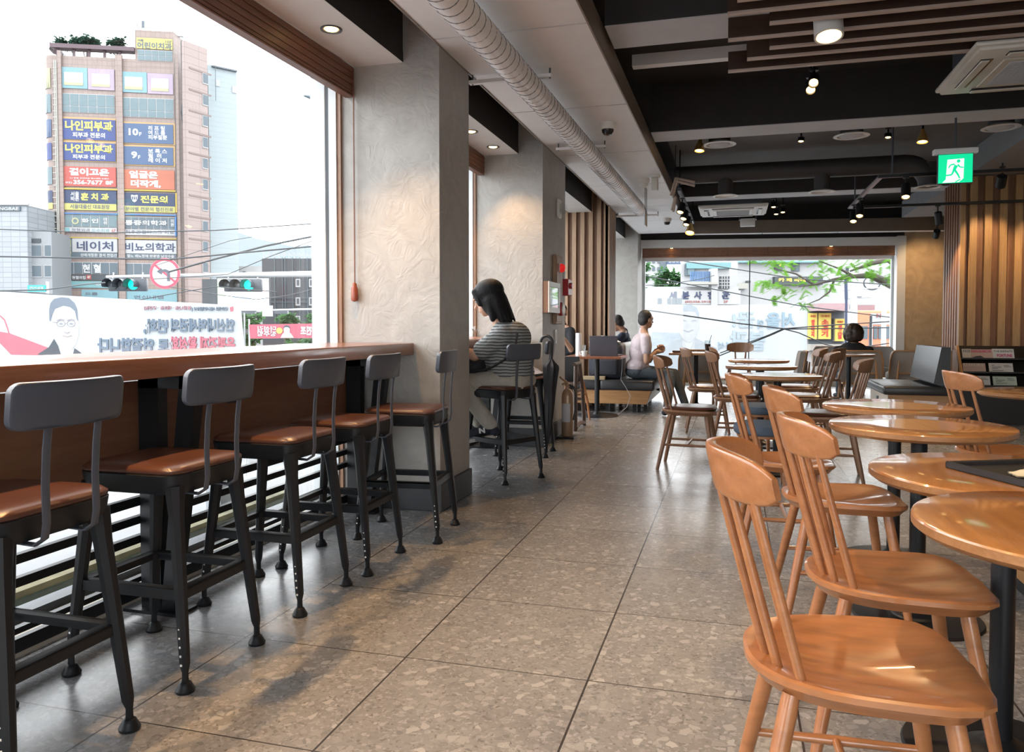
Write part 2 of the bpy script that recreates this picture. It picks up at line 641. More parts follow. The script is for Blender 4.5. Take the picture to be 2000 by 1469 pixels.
# windows of the street side
def side_window(n, a, b, mull=()):
    e = bpy.data.objects.new('window_%d' % n, None)
    COL.objects.link(e)
    e['kind'] = 'structure'
    f = MB()
    f.box(WX - .05, a, 2.66, WX + .05, b, 2.74)
    for q in [a, b - .035] + list(mull):
        f.rbox(WX - .04, q, .055, WX + .06, q + .035, 2.74, .004, 1)
    f.build('window_frame', M['frame_alu'], e)
    g = MB().box(WX - .04, a, .055, WX + .04, b, .085)
    for q in (b - .03, a + .01): g.box(WX + .06, q, .055, WX + .08, q + .02, 2.70)
    g.build('gasket', M['frame_dark'], e)
    w = MB()
    for q in (b - .02, a): w.box(WX + .13, q, .055, WX + .155, q + .02, 2.70)
    w.build('wood_trim', M['frame_wood'], e)
    w = MB()
    for q in (b - .03, a + .01): w.box(WX + .08, q, .055, WX + .13, q + .02, 2.70)
    w.build('inner_frame', M['frame_alu'], e)
    MB().box(WX - .006, a + .03, .07, WX + .006, b - .05, 2.70).build('pane', M['pane'], e)


side_window(1, -3.2, 4.267, (.1,))
side_window(2, 4.79, 6.80)
side_window(3, 7.76, 10.53, (9.1,))
side_window(4, 11.24, 13.885)

# the far facade
def fx(a, b, y0, y1, z0, z1, mb=None):
    """box along the far facade between x=a and x=b, y measured from the facade plane"""
    mb = mb or MB()
    A, B = fary(a), fary(b)
    vs = [(a, A + y0, z0), (b, B + y0, z0), (b, B + y1, z0), (a, A + y1, z0), (a, A + y0, z1), (b, B + y0, z1), (b, B + y1, z1), (a, A + y1, z1)]
    return mb.add(vs, [(0, 3, 2, 1), (4, 5, 6, 7), (0, 1, 5, 4), (1, 2, 6, 5), (2, 3, 7, 6), (3, 0, 4, 7)])


FXL, FXR = -1.66, 2.72
struct('wall_far', fx(FXR + .12, 5.2, -.02, .3, 0, 3.25), M['plaster_warm'])
struct('wall_far_lintel', fx(-2.62, 5.2, .0, .3, 2.66, 3.25), M['ceil_dark'])
struct('wall_far_sill', fx(-1.7, FXR + .2, .12, .34, -.06, .10), M['sill'])
struct('trim_10', fx(FXR, FXR + .14, -.03, .36, 0, 2.66), M['soffit'])
struct('trim_11', fx(FXL, FXR + .14, -.06, .34, 2.50, 2.64), M['soffit'])
e = bpy.data.objects.new('window_5', None)
COL.objects.link(e)
e['kind'] = 'structure'
f = fx(FXL, FXR, .26, .34, .10, .15)
fx(FXL, FXL + .05, .26, .34, .1, 2.6, f)
fx(FXR - .04, FXR, .26, .34, .1, 2.6, f)
fx(FXL, FXR, .26, .34, 2.28, 2.345, f)
f.build('window_frame', M['frame_alu'], e)
fx(.245, .262, .28, .32, .15, 2.3).build('gasket', M['frame_dark'], e)
fx(FXL, FXR, .296, .304, .12, 2.6).build('pane', M['pane'], e)

# lateral beams: dark sides, pale undersides
for i, (a, b) in enumerate(((4.54, 4.92), (7.13, 7.50), (10.83, 11.20), (.9, 1.3))):
    o = struct('beam', MB().box(-.74, a, 2.832, 5.2, b, 3.25), M['ceil_dark'])
    struct('beam', MB().box(-.74, a + .002, 2.826, 5.2, b - .002, 2.832), M['beam_under'])
struct('ceiling_bay', MB().box(-.72, 7.5, 3.1, 5.2, 10.83, 3.14), mat('bay_ceiling_paint', (.11, .108, .108), .7))
# longitudinal soffit over the right-hand side
struct('ceiling_soffit', MB().box(2.58, 7.51, 2.84, 5.2, 13.9, 3.1), mat('soffit_slate', (.20, .21, .225), .6))
# hung ceiling panels along the aisle and across the far window
pm = MB()
yj = [.98, 2.585, 4.185, 5.775, 7.36, 9.06, 10.76, 12.26, 14.0]
yj = [-2.2, -.62] + yj
for a, b in zip(yj, yj[1:]):
    pm.box(-1.655, a + .009, 2.72, -.775, b - .009, 2.735)
struct('ceiling_panel', pm, M['panel'])
ps = MB().box(-.775, -2.2, 2.712, -.765, 14.0, 2.875).box(-1.665, -2.2, 2.712, -1.655, 14.0, 2.76).box(-1.655, -2.2, 2.736, -.775, 13.9, 2.75)
struct('ceiling_panel_edge', ps, M['panel_side'])
xs = [-.775, .45, 1.7, 2.95, 4.2]
pf = MB()
for a, b in zip(xs, xs[1:]):
    fx(a + .005, b - .005, -.42, -.22, 2.70, 2.72, pf)
struct('ceiling_panel_far', pf, M['panel'])
struct('trim_12', fx(-.775, 4.2, -.43, -.42, 2.70, 2.92), mat('cove_face', (.20, .155, .12), .4))
# walls out of view that close the room
struct('wall_right', MB().box(5.2, -3.2, 0, 5.3, 15.9, 3.25), M['plaster_warm'])
struct('wall_back', MB().box(-2.62, -3.3, 0, -.6, -3.2, 3.25).box(-.6, -3.3, 2.6, 3.4, -3.2, 3.25).box(3.4, -3.3, 0, 5.3, -3.2, 3.25).box(-.6, -3.3, 0, 3.4, -3.2, .1), M['plaster'])

# slatted block on the right
SBX, SBY = 2.54, 10.3
sb = MB().box(SBX + .03, SBY + .03, 0, 5.2, 11.1, 2.84)
y = SBY + .02
while y < 11.08:
    sb.box(SBX, y, .8, SBX + .03, y + .055, 2.84)
    y += .11
struct('wall_slatted_core', sb, M['slat_dark'])
s = MB()
x = SBX + .09
while x < 5.1:
    s.box(x, SBY - .045, .02, x + .075, SBY + .03, 2.83)
    x += .155
s.box(SBX, SBY - .02, 0, SBX + .05, SBY + .03, 2.84)
struct('trim_13', s, wood('slat_wood_gold', (.26, .15, .065), (.36, .22, .10), .5, 'Z', 5))
# ------------------------------------------------------------------ counters along the street windows
def make_counter(label, y0, y1, posts):
    t = thing('bar_counter', label, 'counter', (0, 0, 0))
    MB().rbox(-2.33, y0, .925, -1.82, y1, .995, .006, 2).build('worktop', M['counter'], t)
    p = MB().box(-2.225, y0, .51, -2.205, y1, .885).build('back_panel', M['apron'], t)
    n = MB()
    for z0, z1 in ((.405, .44), (.335, .365), (.26, .29), (.05, .095), (.11, .13)):
        n.box(-2.222, y0, z0, -2.198, y1, z1)
    n.build('rail', M['black_metal'], t)
    for y in posts:
        q = MB().add([(-2.24, y, 0), (-2.02, y, 0), (-2.02, y + .06, 0), (-2.24, y + .06, 0), (-2.19, y, .02), (-2.19, y + .06, .02)], [])
        q = MB().box(-2.19, y, .012, -2.10, y + .05, .925).box(-2.25, y - .03, 0, -2.0, y + .08, .012)
        q.add([(-2.10, y, .012), (-2.045, y, .012), (-1.92, y, .925), (-2.0, y, .925), (-2.10, y + .05, .012), (-2.045, y + .05, .012), (-1.92, y + .05, .925), (-2.0, y + .05, .925)],
              [(0, 1, 2, 3), (7, 6, 5, 4), (0, 4, 5, 1), (1, 5, 6, 2), (2, 6, 7, 3), (3, 7, 4, 0)])
        q.box(-2.19, y, .86, -1.95, y + .05, .925)
        q.build('bracket_post', M['black_metal'], t)
    return t


ct = make_counter('long red-brown window counter running from the near edge to the first pillar', -1.2, 4.26, (.25, 2.46, 4.12))
MB().rbox(-2.206, 3.02, .745, -2.196, 3.10, .83, .004, 1).build('socket_plate', M['black_plastic'], ct)
make_counter('short window counter behind the first pillar where the striped-shirt person sits', 4.80, 6.79, (5.0, 6.6))


# ------------------------------------------------------------------ bar stools
def make_stool(label):
    t = thing('bar_stool', label, 'bar stool', (0, 0, 0), 0, 'metal bar stools at the window counters')
    LX, LY = .21, .18
    pad = MB()
    def outline(w, l, r, n=5):
        pts = []
        for cx, cy, a0 in ((l - r, w - r, 0), (-l + r, w - r, 90), (-l + r, -w + r, 180), (l - r, -w + r, 270)):
            for k in range(n + 1):
                a = R(a0 + 90 * k / n)
                pts.append((cx + r * math.cos(a), cy + r * math.sin(a)))
        return pts
    def stack(layers, mb):
        n = len(layers[0][0])
        vs = [(x, y, z) for o, z in layers for x, y in o]
        fs = []
        for i in range(len(layers) - 1):
            for k in range(n):
                l = (k + 1) % n
                fs.append((i * n + k, i * n + l, (i + 1) * n + l, (i + 1) * n + k))
        fs.append(list(reversed(range(n))))
        fs.append([(len(layers) - 1) * n + k for k in range(n)])
        return mb.add(vs, fs)
    stack([(outline(.175, .18, .05), .645), (outline(.182, .187, .055), .652), (outline(.182, .187, .055), .660), (outline(.172, .177, .055), .670), (outline(.12, .125, .06), .674), (outline(.04, .04, .02), .675)], pad)
    pad.build('seat_cushion', M['leather'], t, 50)
    pan = stack([(outline(.165, .17, .05), .585), (outline(.178, .183, .055), .60), (outline(.184, .189, .058), .645), (outline(.18, .185, .055), .648)], MB())
    pan.build('seat_pan', M['black_metal'], t)
    for sx in (1, -1):
        for sy in (1, -1):
            top, bot = Vector((sx * .155, sy * .145, .61)), Vector((sx * LX, sy * LY, .085))
            leg = MB()
            n = 6
            pts, rs = [], []
            for k in range(n + 1):
                f = k / n
                pts.append(top.lerp(bot, f))
                w = .030 - .011 * f
                if f < .15: w = .036
                rs.append((w * .95, w * .8))
            pts.append(Vector((sx * (LX + .002), sy * (LY + .002), .06)))
            rs.append((.010, .010))
            pts.append(Vector((sx * (LX + .002), sy * (LY + .002), .012)))
            rs.append((.011, .011))
            leg.tube(pts, rs, 8)
            o = leg.build('leg', M['black_metal'], t, 40)
            ft = MB().lathe([(.027, 0), (.029, .008), (.024, .016), (.021, .022), (.017, .03), (.011, .034)], 16, T(sx * (LX + .002), sy * (LY + .002), 0))
            ft.build('foot', M['black_metal'], o)
            if sy > 0:  # pale dots painted in for daylight showing through holes in the leg
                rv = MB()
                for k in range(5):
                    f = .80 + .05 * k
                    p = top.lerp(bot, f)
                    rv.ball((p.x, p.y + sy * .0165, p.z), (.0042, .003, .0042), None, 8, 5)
                rv.build('lit_hole_dot', M['white_plastic'], o)
    zs = .285
    lx = .155 + (LX - .155) * (.61 - zs) / .525
    ly = .145 + (LY - .145) * (.61 - zs) / .525
    for sx in (1, -1): MB().box(sx * lx - .006, -ly, zs - .016, sx * lx + .006, ly, zs + .016).box(sx * lx - .006 - (.02 if sx > 0 else 0), -ly, zs + .010, sx * lx + .006 + (.02 if sx < 0 else 0), ly, zs + .016).build('stretcher', M['black_metal'], t)
    for sy in (1, -1): MB().box(-lx, sy * ly - .006, zs - .016, lx, sy * ly + .006, zs + .016).box(-lx, sy * ly - .006 - (.02 if sy > 0 else 0), zs + .010, lx, sy * ly + .006 + (.02 if sy < 0 else 0), zs + .016).build('stretcher', M['black_metal'], t)
    for sy in (1, -1):
        st = MB()
        pts = [(-.12, sy * .075, .578), (-.185, sy * .075, .575), (-.212, sy * .075, .592), (-.219, sy * .075, .63), (-.217, sy * .075, .72), (-.222, sy * .075, .80), (-.235, sy * .075, .90)]
        st.tube(pts, [(.012, .0045)] * len(pts), 8)
        st.build('back_stem', M['grey_metal'], t, 50)
    bk = MB()
    def bp(u, v):
        y = (u - .5) * .335
        return y
    nu = 10
    outl = []
    W, Hh, rc = .168, .056, .026
    for cx, cz, a0 in ((W - rc, Hh - rc, 0), (-W + rc, Hh - rc, 90), (-W + rc, -Hh + rc, 180), (W - rc, -Hh + rc, 270)):
        for k in range(5):
            a = R(a0 + 90 * k / 4)
            outl.append((cx + rc * math.cos(a), cz + rc * math.sin(a)))
        if a0 in (0, 180):
            for k in range(1, 6):
                f = k / 6
                outl.append(((W - rc) * (1 - 2 * f) * (1 if a0 == 0 else -1), (Hh if a0 == 0 else -Hh)))
    n = len(outl)
    vs, fs = [], []
    for d, s in ((-.012, .97), (-.008, 1), (.008, 1), (.012, .97)):
        for y, z in outl:
            vs.append((-.245 + d + 1.1 * y * y - .10 * (z), y * s, .913 + z * s))
    for i in range(3):
        for k in range(n):
            l = (k + 1) % n
            fs.append((i * n + k, i * n + l, (i + 1) * n + l, (i + 1) * n + k))
    # caps as strips between the top and bottom runs
    fs.append(list(reversed(range(n))))
    fs.append([3 * n + k for k in range(n)])
    bk.add(vs, fs)
    bk.build('backrest', M['grey_metal'], t, 50)
    return t


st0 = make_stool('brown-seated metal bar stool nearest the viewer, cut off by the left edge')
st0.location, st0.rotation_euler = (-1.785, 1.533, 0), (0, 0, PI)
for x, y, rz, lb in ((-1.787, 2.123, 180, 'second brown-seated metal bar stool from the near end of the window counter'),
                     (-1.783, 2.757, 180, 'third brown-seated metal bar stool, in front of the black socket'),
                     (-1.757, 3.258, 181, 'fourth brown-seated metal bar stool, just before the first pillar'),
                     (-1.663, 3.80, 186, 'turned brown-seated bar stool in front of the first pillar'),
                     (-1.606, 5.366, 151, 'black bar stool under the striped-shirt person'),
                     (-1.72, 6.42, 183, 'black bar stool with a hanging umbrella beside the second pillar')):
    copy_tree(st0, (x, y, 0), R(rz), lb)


# ------------------------------------------------------------------ spindle-back chairs
def seat_out(a, s=1.0):
    """rounded outline of a wooden seat: narrower and rounder at the back (-x)"""
    c, q = math.cos(a), math.sin(a)
    e = 4.2 if c > 0 else 2.5
    r = (abs(c) ** e + abs(q) ** e) ** (-1 / e)
    x, y = r * c * .212, r * q * .205
    y *= 1 + .09 * (x / .212)
    return x * s, y * s


def make_spindle_chair(label, wd, cush=False, group=None):
    t = thing('spindle_chair', label, 'chair', (0, 0, 0), 0, group)
    s = MB()
    n = 36
    rings = [(0, .453, 0), (.2, .453, 1), (.38, .453, 1), (.54, .454, 1), (.68, .455, 1), (.80, .456, 1), (.90, .457, 1), (.97, .457, 1), (1.0, .4535, 0), (1.0, .442, 0), (.94, .430, 0), (.89, .416, 0), (.5, .414, 0), (0, .414, 0)]
    vs, fs = [], []
    for f, z, dip in rings:
        for k in range(n):
            a = 2 * PI * k / n
            x, y = seat_out(a, f)
            dz = 0
            if z > .45:
                g = max(0, 1 - (f / .92) ** 2)
                dz = -.027 * g * (1.0 if x > -.1 else .8)
                dz += .008 * math.exp(-(y / .03) ** 2) * max(0, x / .2) * g * 2
                dz -= .010 * max(0, (x - .15) / .06) ** 2 * (1 if abs(y) > .03 else .6)
            vs.append((x, y, z + dz))
    for i in range(len(rings) - 1):
        for k in range(n):
            l = (k + 1) % n
            fs.append((i * n + k, (i + 1) * n + k, (i + 1) * n + l, i * n + l))
    s.add(vs, fs)
    s.build('seat', wd, t, 28)
    if cush:
        c = MB()
        lay = [(.80, .452), (.90, .457), (.92, .466), (.86, .476), (.7, .480), (.3, .482), (0, .482)]
        c.add([(*[q for q in seat_out(2 * PI * k / n, f)], z) for f, z in lay for k in range(n)],
              [(i * n + k, i * n + (k + 1) % n, (i + 1) * n + (k + 1) % n, (i + 1) * n + k) for i in range(len(lay) - 1) for k in range(n)])
        c.build('seat_pad', M['leather'], t, 50)
    feet = {}
    for sx in (1, -1):
        for sy in (1, -1):
            top, bot = Vector((sx * .135, sy * .13, .42)), Vector((sx * .205 - (.015 if sx < 0 else 0), sy * .195, 0))
            feet[sx, sy] = (top, bot)
            MB().tube([top.lerp(bot, f) for f in (0, .08, .35, .7, 1)], [.016, .0175, .0175, .0155, .0125], 12).build('leg', wd, t, 60)
    def on(k, z):
        a, b = feet[k]
        return a.lerp(b, (.42 - z) / .42)
    h = []
    for sy in (1, -1):
        p, q = on((1, sy), .19), on((-1, sy), .19)
        MB().tube([p, p.lerp(q, .5), q], [.0085, .011, .0085], 10).build('stretcher', wd, t, 60)
        h.append(p.lerp(q, .5))
    MB().tube([h[0], h[1]], [.0095, .0095], 10).build('stretcher', wd, t, 60)
    for k in range(6):
        f = (k - 2.5) / 2.5
        y0, y1 = f * .148, f * .142
        x0 = -.172 + .055 * f * f
        x1 = -.266 + 2.9 * y1 * y1
        a, b = Vector((x0, y0, .44)), Vector((x1, y1, .785))
        MB().tube([a, a.lerp(b, .35), a.lerp(b, .7), b], [.0092, .0098, .0088, .0075], 10).build('spindle', wd, t, 60)
    c = MB()
    nu = 24
    sec = 16
    vs, fs = [], []
    for i in range(nu + 1):
        f = i / nu * 2 - 1
        y = f * .182
        x = -.270 + 3.0 * y * y
        dirv = Vector((6.0 * y, 1, 0)).normalized()
        nrm = Vector((-dirv.y, dirv.x, 0))
        g = max(0.0, 1 - abs(f) ** 5) ** .6
        hh = .020 + .029 * g
        zc = .808 + .008 * (1 - f * f)
        th = .0125 - .004 * abs(f) ** 3
        for k in range(sec):
            a = 2 * PI * k / sec
            ca, sa = math.cos(a), math.sin(a)
            u = math.copysign(abs(ca) ** .4, ca) * th
            w = math.copysign(abs(sa) ** .35, sa) * hh
            p = Vector((x, y, zc)) + nrm * (u) + Vector((0, 0, w))
            p.x -= w * .22
            vs.append(p)
    for i in range(nu):
        for k in range(sec):
            l = (k + 1) % sec
            fs.append((i * sec + k, i * sec + l, (i + 1) * sec + l, (i + 1) * sec + k))
    fs.append(list(range(sec)))
    fs.append([nu * sec + k for k in reversed(range(sec))])
    c.add(vs, fs)
    c.build('crest_rail', wd, t, 50)
    return t


GC = 'spindle-back chairs round the cafe tables'
ch = make_spindle_chair('spindle-back wooden chair nearest the viewer, its whole saddled seat in view', M['chair'], False, GC)
ch.location, ch.rotation_euler = (.235, 1.64, 0), (0, 0, R(3))
for x, y, rz, lb in ((.40, 2.20, 3, 'spindle-back chair at the round table with the black tray'),
                     (.395, 3.19, 4, 'third spindle-back chair from the viewer in the row beside the aisle'),
                     (.245, 3.97, 2, 'fourth spindle-back chair from the viewer in the row beside the aisle'),
                     (1.34, 4.55, 6, 'spindle-back chair on the far right in front of the magazine rack')):
    copy_tree(ch, (x, y, 0), R(rz), lb)
cc = make_spindle_chair('brown cushioned spindle chair standing out in the aisle, all four legs in view', M['chair_dark'], True, GC)
cc.location, cc.rotation_euler = (-.325, 6.15, 0), (0, 0, R(-4))
for x, y, rz, lb in ((.03, 7.30, 0, 'cushioned spindle chair on the aisle side of the middle round table of the far row'),
                     (-.26, 8.3, 4, 'cushioned spindle chair standing just in front of the iced drink'),
                     (.66, 6.0, 176, 'cushioned spindle chair with its broad crest toward the right, beside the blue stool'),
                     (.62, 7.45, 180, 'cushioned spindle chair turned left at the middle round table of the far row'),
                     (.64, 8.6, 183, 'cushioned spindle chair turned left at the farthest round table of the far row')):
    copy_tree(cc, (x, y, 0), R(rz), lb)


# ------------------------------------------------------------------ round pedestal tables
def make_round_table(label, r=.315):
    t = thing('round_table', label, 'table', (0, 0, 0), 0, 'round pedestal tables')
    n = 56
    top = MB().lathe([(0, .729), (r * .5, .729), (r - .006, .729), (r - .002, .7275), (r, .724)], n)
    top.build('tabletop', M['table'], t, 30)
    MB().lathe([(r, .724), (r, .709), (r - .014, .698), (r * .6, .697), (0, .697)], n).build('edge_band', M['table_edge'], t, 40)
    MB().lathe([(.028, .02), (.028, .66), (.028, .697)], 20).build('column', M['black_metal'], t)
    MB().lathe([(.10, .690), (.11, .697)], 20).build('mount_plate', M['black_metal'], t)
    MB().lathe([(.225, 0), (.227, .004), (.222, .011), (.09, .015), (.085, .022), (.078, .026), (.06, .030), (.04, .045), (.028, .055), (.0, .055)], 40).build('base', M['black_metal'], t, 30)
    return t


tb = make_round_table('round wooden table nearest the viewer, cut by the right edge')
tb.location = (.655, 1.665, 0)
for x, y, lb in ((.66, 2.215, 'round wooden table carrying the black tray'),
                 (.667, 3.20, 'round wooden table, third from the viewer, wholly in view'),
                 (.72, 3.95, 'round wooden table, fourth from the viewer, its left half pale with window glare'),
                 (.312, 6.13, 'nearest of three round tables in a file by the aisle'),
                 (.236, 7.47, 'middle of three round tables in a file by the aisle'),
                 (.25, 8.76, 'farthest of three round tables in a file by the aisle'),
                 (1.42, 10.85, 'small round table behind the curly-haired person'),
                 (1.66, 5.0, 'round wooden table in front of the magazine rack, cut by the right edge')):
    copy_tree(tb, (x, y, 0), R(random.Random(lb).uniform(-20, 20)), lb)

# tray with wrappers
tr = thing('serving_tray', 'black plastic serving tray lying on a round table', 'tray', (.785, 2.197, .729), R(25))
q = MB().rbox(-.21, -.15, 0, .21, .15, .006, .003, 1)
for a in ((-.212, -.152, .21, -.142), (-.212, .142, .212, .152), (-.212, -.152, -.202, .152), (.202, -.152, .212, .152)):
    q.rbox(a[0], a[1], .0, a[2], a[3], .018, .003, 1)
q.build('tray_body', M['black_plastic'], tr)


def crumple(name, label, loc, sx, sy, sz, m, seed, rz=0):
    rnd = random.Random(seed)
    def fn(u, v):
        x, y = (u - .5) * sx, (v - .5) * sy
        q = mnoise.noise((u * 4 + seed, v * 4, seed * .3)) * .5 + mnoise.noise((u * 9, v * 9 + seed, 3)) * .3
        e = max(0, 1 - (abs(u - .5) * 2) ** 3) * max(0, 1 - (abs(v - .5) * 2) ** 3)
        return (x * (1 - .2 * abs(q)), y * (1 + .3 * q), sz * (.15 + abs(q) * 1.1 * e + .5 * e * e))
    mb = MB().grid(fn, 16, 12)
    n = len(mb.v)
    mb.add([(p.x, p.y, .001) for p in mb.v], [list(reversed(f)) for f in mb.f])
    o = mb.build(name, m, None, 30, loc)
    o.rotation_euler = (0, 0, rz)
    return tag(o, label, 'wrapper')


crumple('paper_wrapper', 'crumpled clear wrapper at the back of the black tray', (.79, 2.28, .737), .17, .08, .035, M['white_cloth'], 3, .9)
crumple('paper_wrapper', 'twisted cream wrapper at the front of the black tray', (.73, 2.14, .737), .17, .06, .025, mat('cream_paper', (.62, .55, .40), .6), 8, .1)


# ------------------------------------------------------------------ upholstered stools
def make_round_stool(label):
    t = thing('upholstered_stool', label, 'stool', (0, 0, 0), 0, 'slate-blue stools at the file of round tables')
    MB().lathe([(0, .365), (.19, .365), (.20, .375), (.203, .40), (.198, .425), (.17, .437), (0, .44)], 28).build('seat_cushion', M['blue_fabric'], t, 50)
    for k in range(4):
        a = PI / 4 + k * PI / 2
        c, s = math.cos(a), math.sin(a)
        MB().tube([(c * .15, s * .15, .368), (c * .185, s * .185, 0)], [(.03, .022), (.018, .016)], 4).build('leg', M['chair'], t)
    MB().lathe([(.17, .345), (.18, .345), (.18, .368), (.17, .368)], 24).build('apron', M['chair'], t)
    return t


us = make_round_stool('nearest slate-blue upholstered stool, tucked at the front round table of the file')
us.location = (.20, 5.55, 0)
for x, y, lb in ((.21, 6.85, 'slate-blue upholstered stool between the front and middle tables of the file'),
                 (.22, 8.12, 'slate-blue upholstered stool between the middle and far tables of the file')):
    copy_tree(us, (x, y, 0), R(20), lb)

# ------------------------------------------------------------------ banquette along the right of the tables
bq = thing('banquette', 'long blue-cushioned banquette beyond the right side of the round tables', 'banquette')
MB().box(1.14, -.4, 0, 1.6, 4.0, .09).build('plinth', M['black_metal'], bq)
MB().rbox(1.09, -.42, .09, 1.62, 4.02, .35, .004, 1).build('base_panel', M['bench_wood'], bq)
MB().rbox(1.05, -.42, .352, 1.62, 4.03, .45, .02, 3).build('seat_cushion', M['blue_fabric'], bq)
MB().rbox(1.52, -.42, .45, 1.64, 4.03, .84, .03, 3).build('backrest', M['blue_fabric'], bq)

# ------------------------------------------------------------------ right-hand bench and magazine rack
bn = thing('bench', 'black-cushioned wooden bench beside the slatted block on the right', 'bench', (1.58, 9.35, 0))
MB().box(.13, .12, .0, .62, 1.1, .10).build('plinth', M['black_metal'], bn)
q = MB().add([(.06, .05, .33), (.66, .05, .33), (.66, .05, .10), (.12, .05, .10), (.06, 1.17, .33), (.66, 1.17, .33), (.66, 1.17, .10), (.12, 1.17, .10)],
             [(0, 3, 2, 1), (4, 5, 6, 7), (0, 1, 5, 4), (1, 2, 6, 5), (2, 3, 7, 6), (3, 0, 4, 7)])
q.build('base_panel', M['bench_wood'], bn)
MB().box(.054, .045, .155, .062, 1.175, .33).build('end_veneer', mat('pale_veneer', (.50, .42, .33), .45), bn)
MB().rbox(.045, .62, .20, .056, .72, .27, .003, 1).build('socket_plate', M['black_plastic'], bn)
MB().rbox(0, 0, .33, .68, 1.2, .43, .03, 3).build('seat_cushion', M['black_leather'], bn)
b = MB().add([(.50, 0, .47), (.66, 0, .44), (.66, 0, .86), (.57, 0, .86), (.50, 1.2, .47), (.66, 1.2, .44), (.66, 1.2, .86), (.57, 1.2, .86)],
             [(0, 1, 2, 3), (7, 6, 5, 4), (0, 4, 5, 1), (1, 5, 6, 2), (2, 6, 7, 3), (3, 7, 4, 0)])
b.build('backrest', M['black_leather'], bn)
MB().box(.60, .02, .42, .68, 1.18, .47).build('back_support', M['black_metal'], bn)
MB().box(.67, .1, .0, .70, 1.15, .82).build('back_board', M['bench_wood'], bn)

RX0, RY0 = 2.44, 9.72
rk = thing('magazine_rack', 'dark magazine rack with sloping oak sides against the slatted block', 'rack', (RX0, RY0, 0))
MB().box(.02, .0, .0, .92, .42, .40).build('cabinet', mat('dark_stained_wood', (.010, .008, .007), .45), rk)
for x in (.02, .90):
    q = MB().add([(x, .0, .40), (x, .06, .40), (x, .38, .86), (x, .32, .86), (x + .025, .0, .40), (x + .025, .06, .40), (x + .025, .38, .86), (x + .025, .32, .86)],
                 [(0, 1, 2, 3), (7, 6, 5, 4), (0, 4, 5, 1), (1, 5, 6, 2), (2, 6, 7, 3), (3, 7, 4, 0)])
    q.build('side_panel', M['bench_wood'], rk)
q = MB()
q.add([(.045, .10, .40), (.90, .10, .40), (.90, .40, .86), (.045, .40, .86), (.045, .12, .40), (.90, .12, .40), (.90, .42, .86), (.045, .42, .86)],
      [(0, 1, 2, 3), (7, 6, 5, 4), (0, 4, 5, 1), (1, 5, 6, 2), (2, 6, 7, 3), (3, 7, 4, 0)])
q.build('back_board', bpy.data.materials['dark_stained_wood'], rk)
for k in range(3):
    z = .41 + .15 * k
    yy = .02 + (z - .41) / .46 * .30
    MB().box(.045, yy, z - .012, .90, yy + .10, z).box(.045, yy, z - .012, .90, yy + .008, z + .018).build('shelf', bpy.data.materials['dark_stained_wood'], rk)
# ------------------------------------------------------------------ lamps
WARM = (1.0, .66, .34)
LAMPS = .28


def spot(parent, loc, target, watts, angle=70, blend=.6, size=.03, col=WARM):
    d = bpy.data.lights.new('spot_light', 'SPOT')
    d.energy, d.spot_size, d.spot_blend, d.shadow_soft_size, d.color = watts * LAMPS, R(angle), blend, size, col
    o = bpy.data.objects.new('spot_light', d)
    COL.objects.link(o)
    o.parent = parent
    o.location = loc
    dv = Vector(target) - Vector(loc)
    o.rotation_euler = dv.to_track_quat('-Z', 'Y').to_euler()
    return o


def downlight(label, p, target, watts, r=.055, ang=95):
    t = thing('downlight', label, 'ceiling light', p, 0, 'recessed downlights over the windows')
    MB().lathe([(r * .72, .02), (r * .75, -.002), (r, -.006), (r * 1.02, -.002), (r * 1.02, .0), (r * .72, .02)], 28).build('trim_ring', M['grey_metal'], t)
    MB().lathe([(0, -.009), (r * .35, -.008), (r * .58, -.004), (r * .64, .001)], 20).build('bulb', M['lamp'], t)
    spot(t, (0, 0, -.02), (target[0] - p[0], target[1] - p[1], target[2] - p[2]), watts, ang, .6, .025, (1.0, .56, .22))
    return t


SZ = 2.638
for u, v, lb, w in ((647, 57, 'recessed downlight over the big street window, before the first pillar', 260), (920, 257, 'recessed downlight half hidden by the first pillar edge', 130), (963, 287, 'recessed downlight just before the second pillar', 130)):
    p = at(u, v, z=SZ)
    downlight(lb, p, (p.x + .55, p.y - .1, 0), w)
for y, lb in ((.9, 'recessed downlight over the very near end of the window counter'), (2.0, 'recessed downlight over the window counter at the second stool')):
    downlight(lb, Vector((-2.04, y, SZ)), (-1.42, y, 0), 420)
for u, v, lb in ((1300, 470, 'tiny recessed downlight over the left end of the far window'), (1640, 467, 'tiny recessed downlight over the right half of the far window')):
    p = at(u, v, z=2.498)
    p.y = fary(p.x) - .0
    downlight(lb, p, (p.x, p.y - .8, 0), 12, .045)


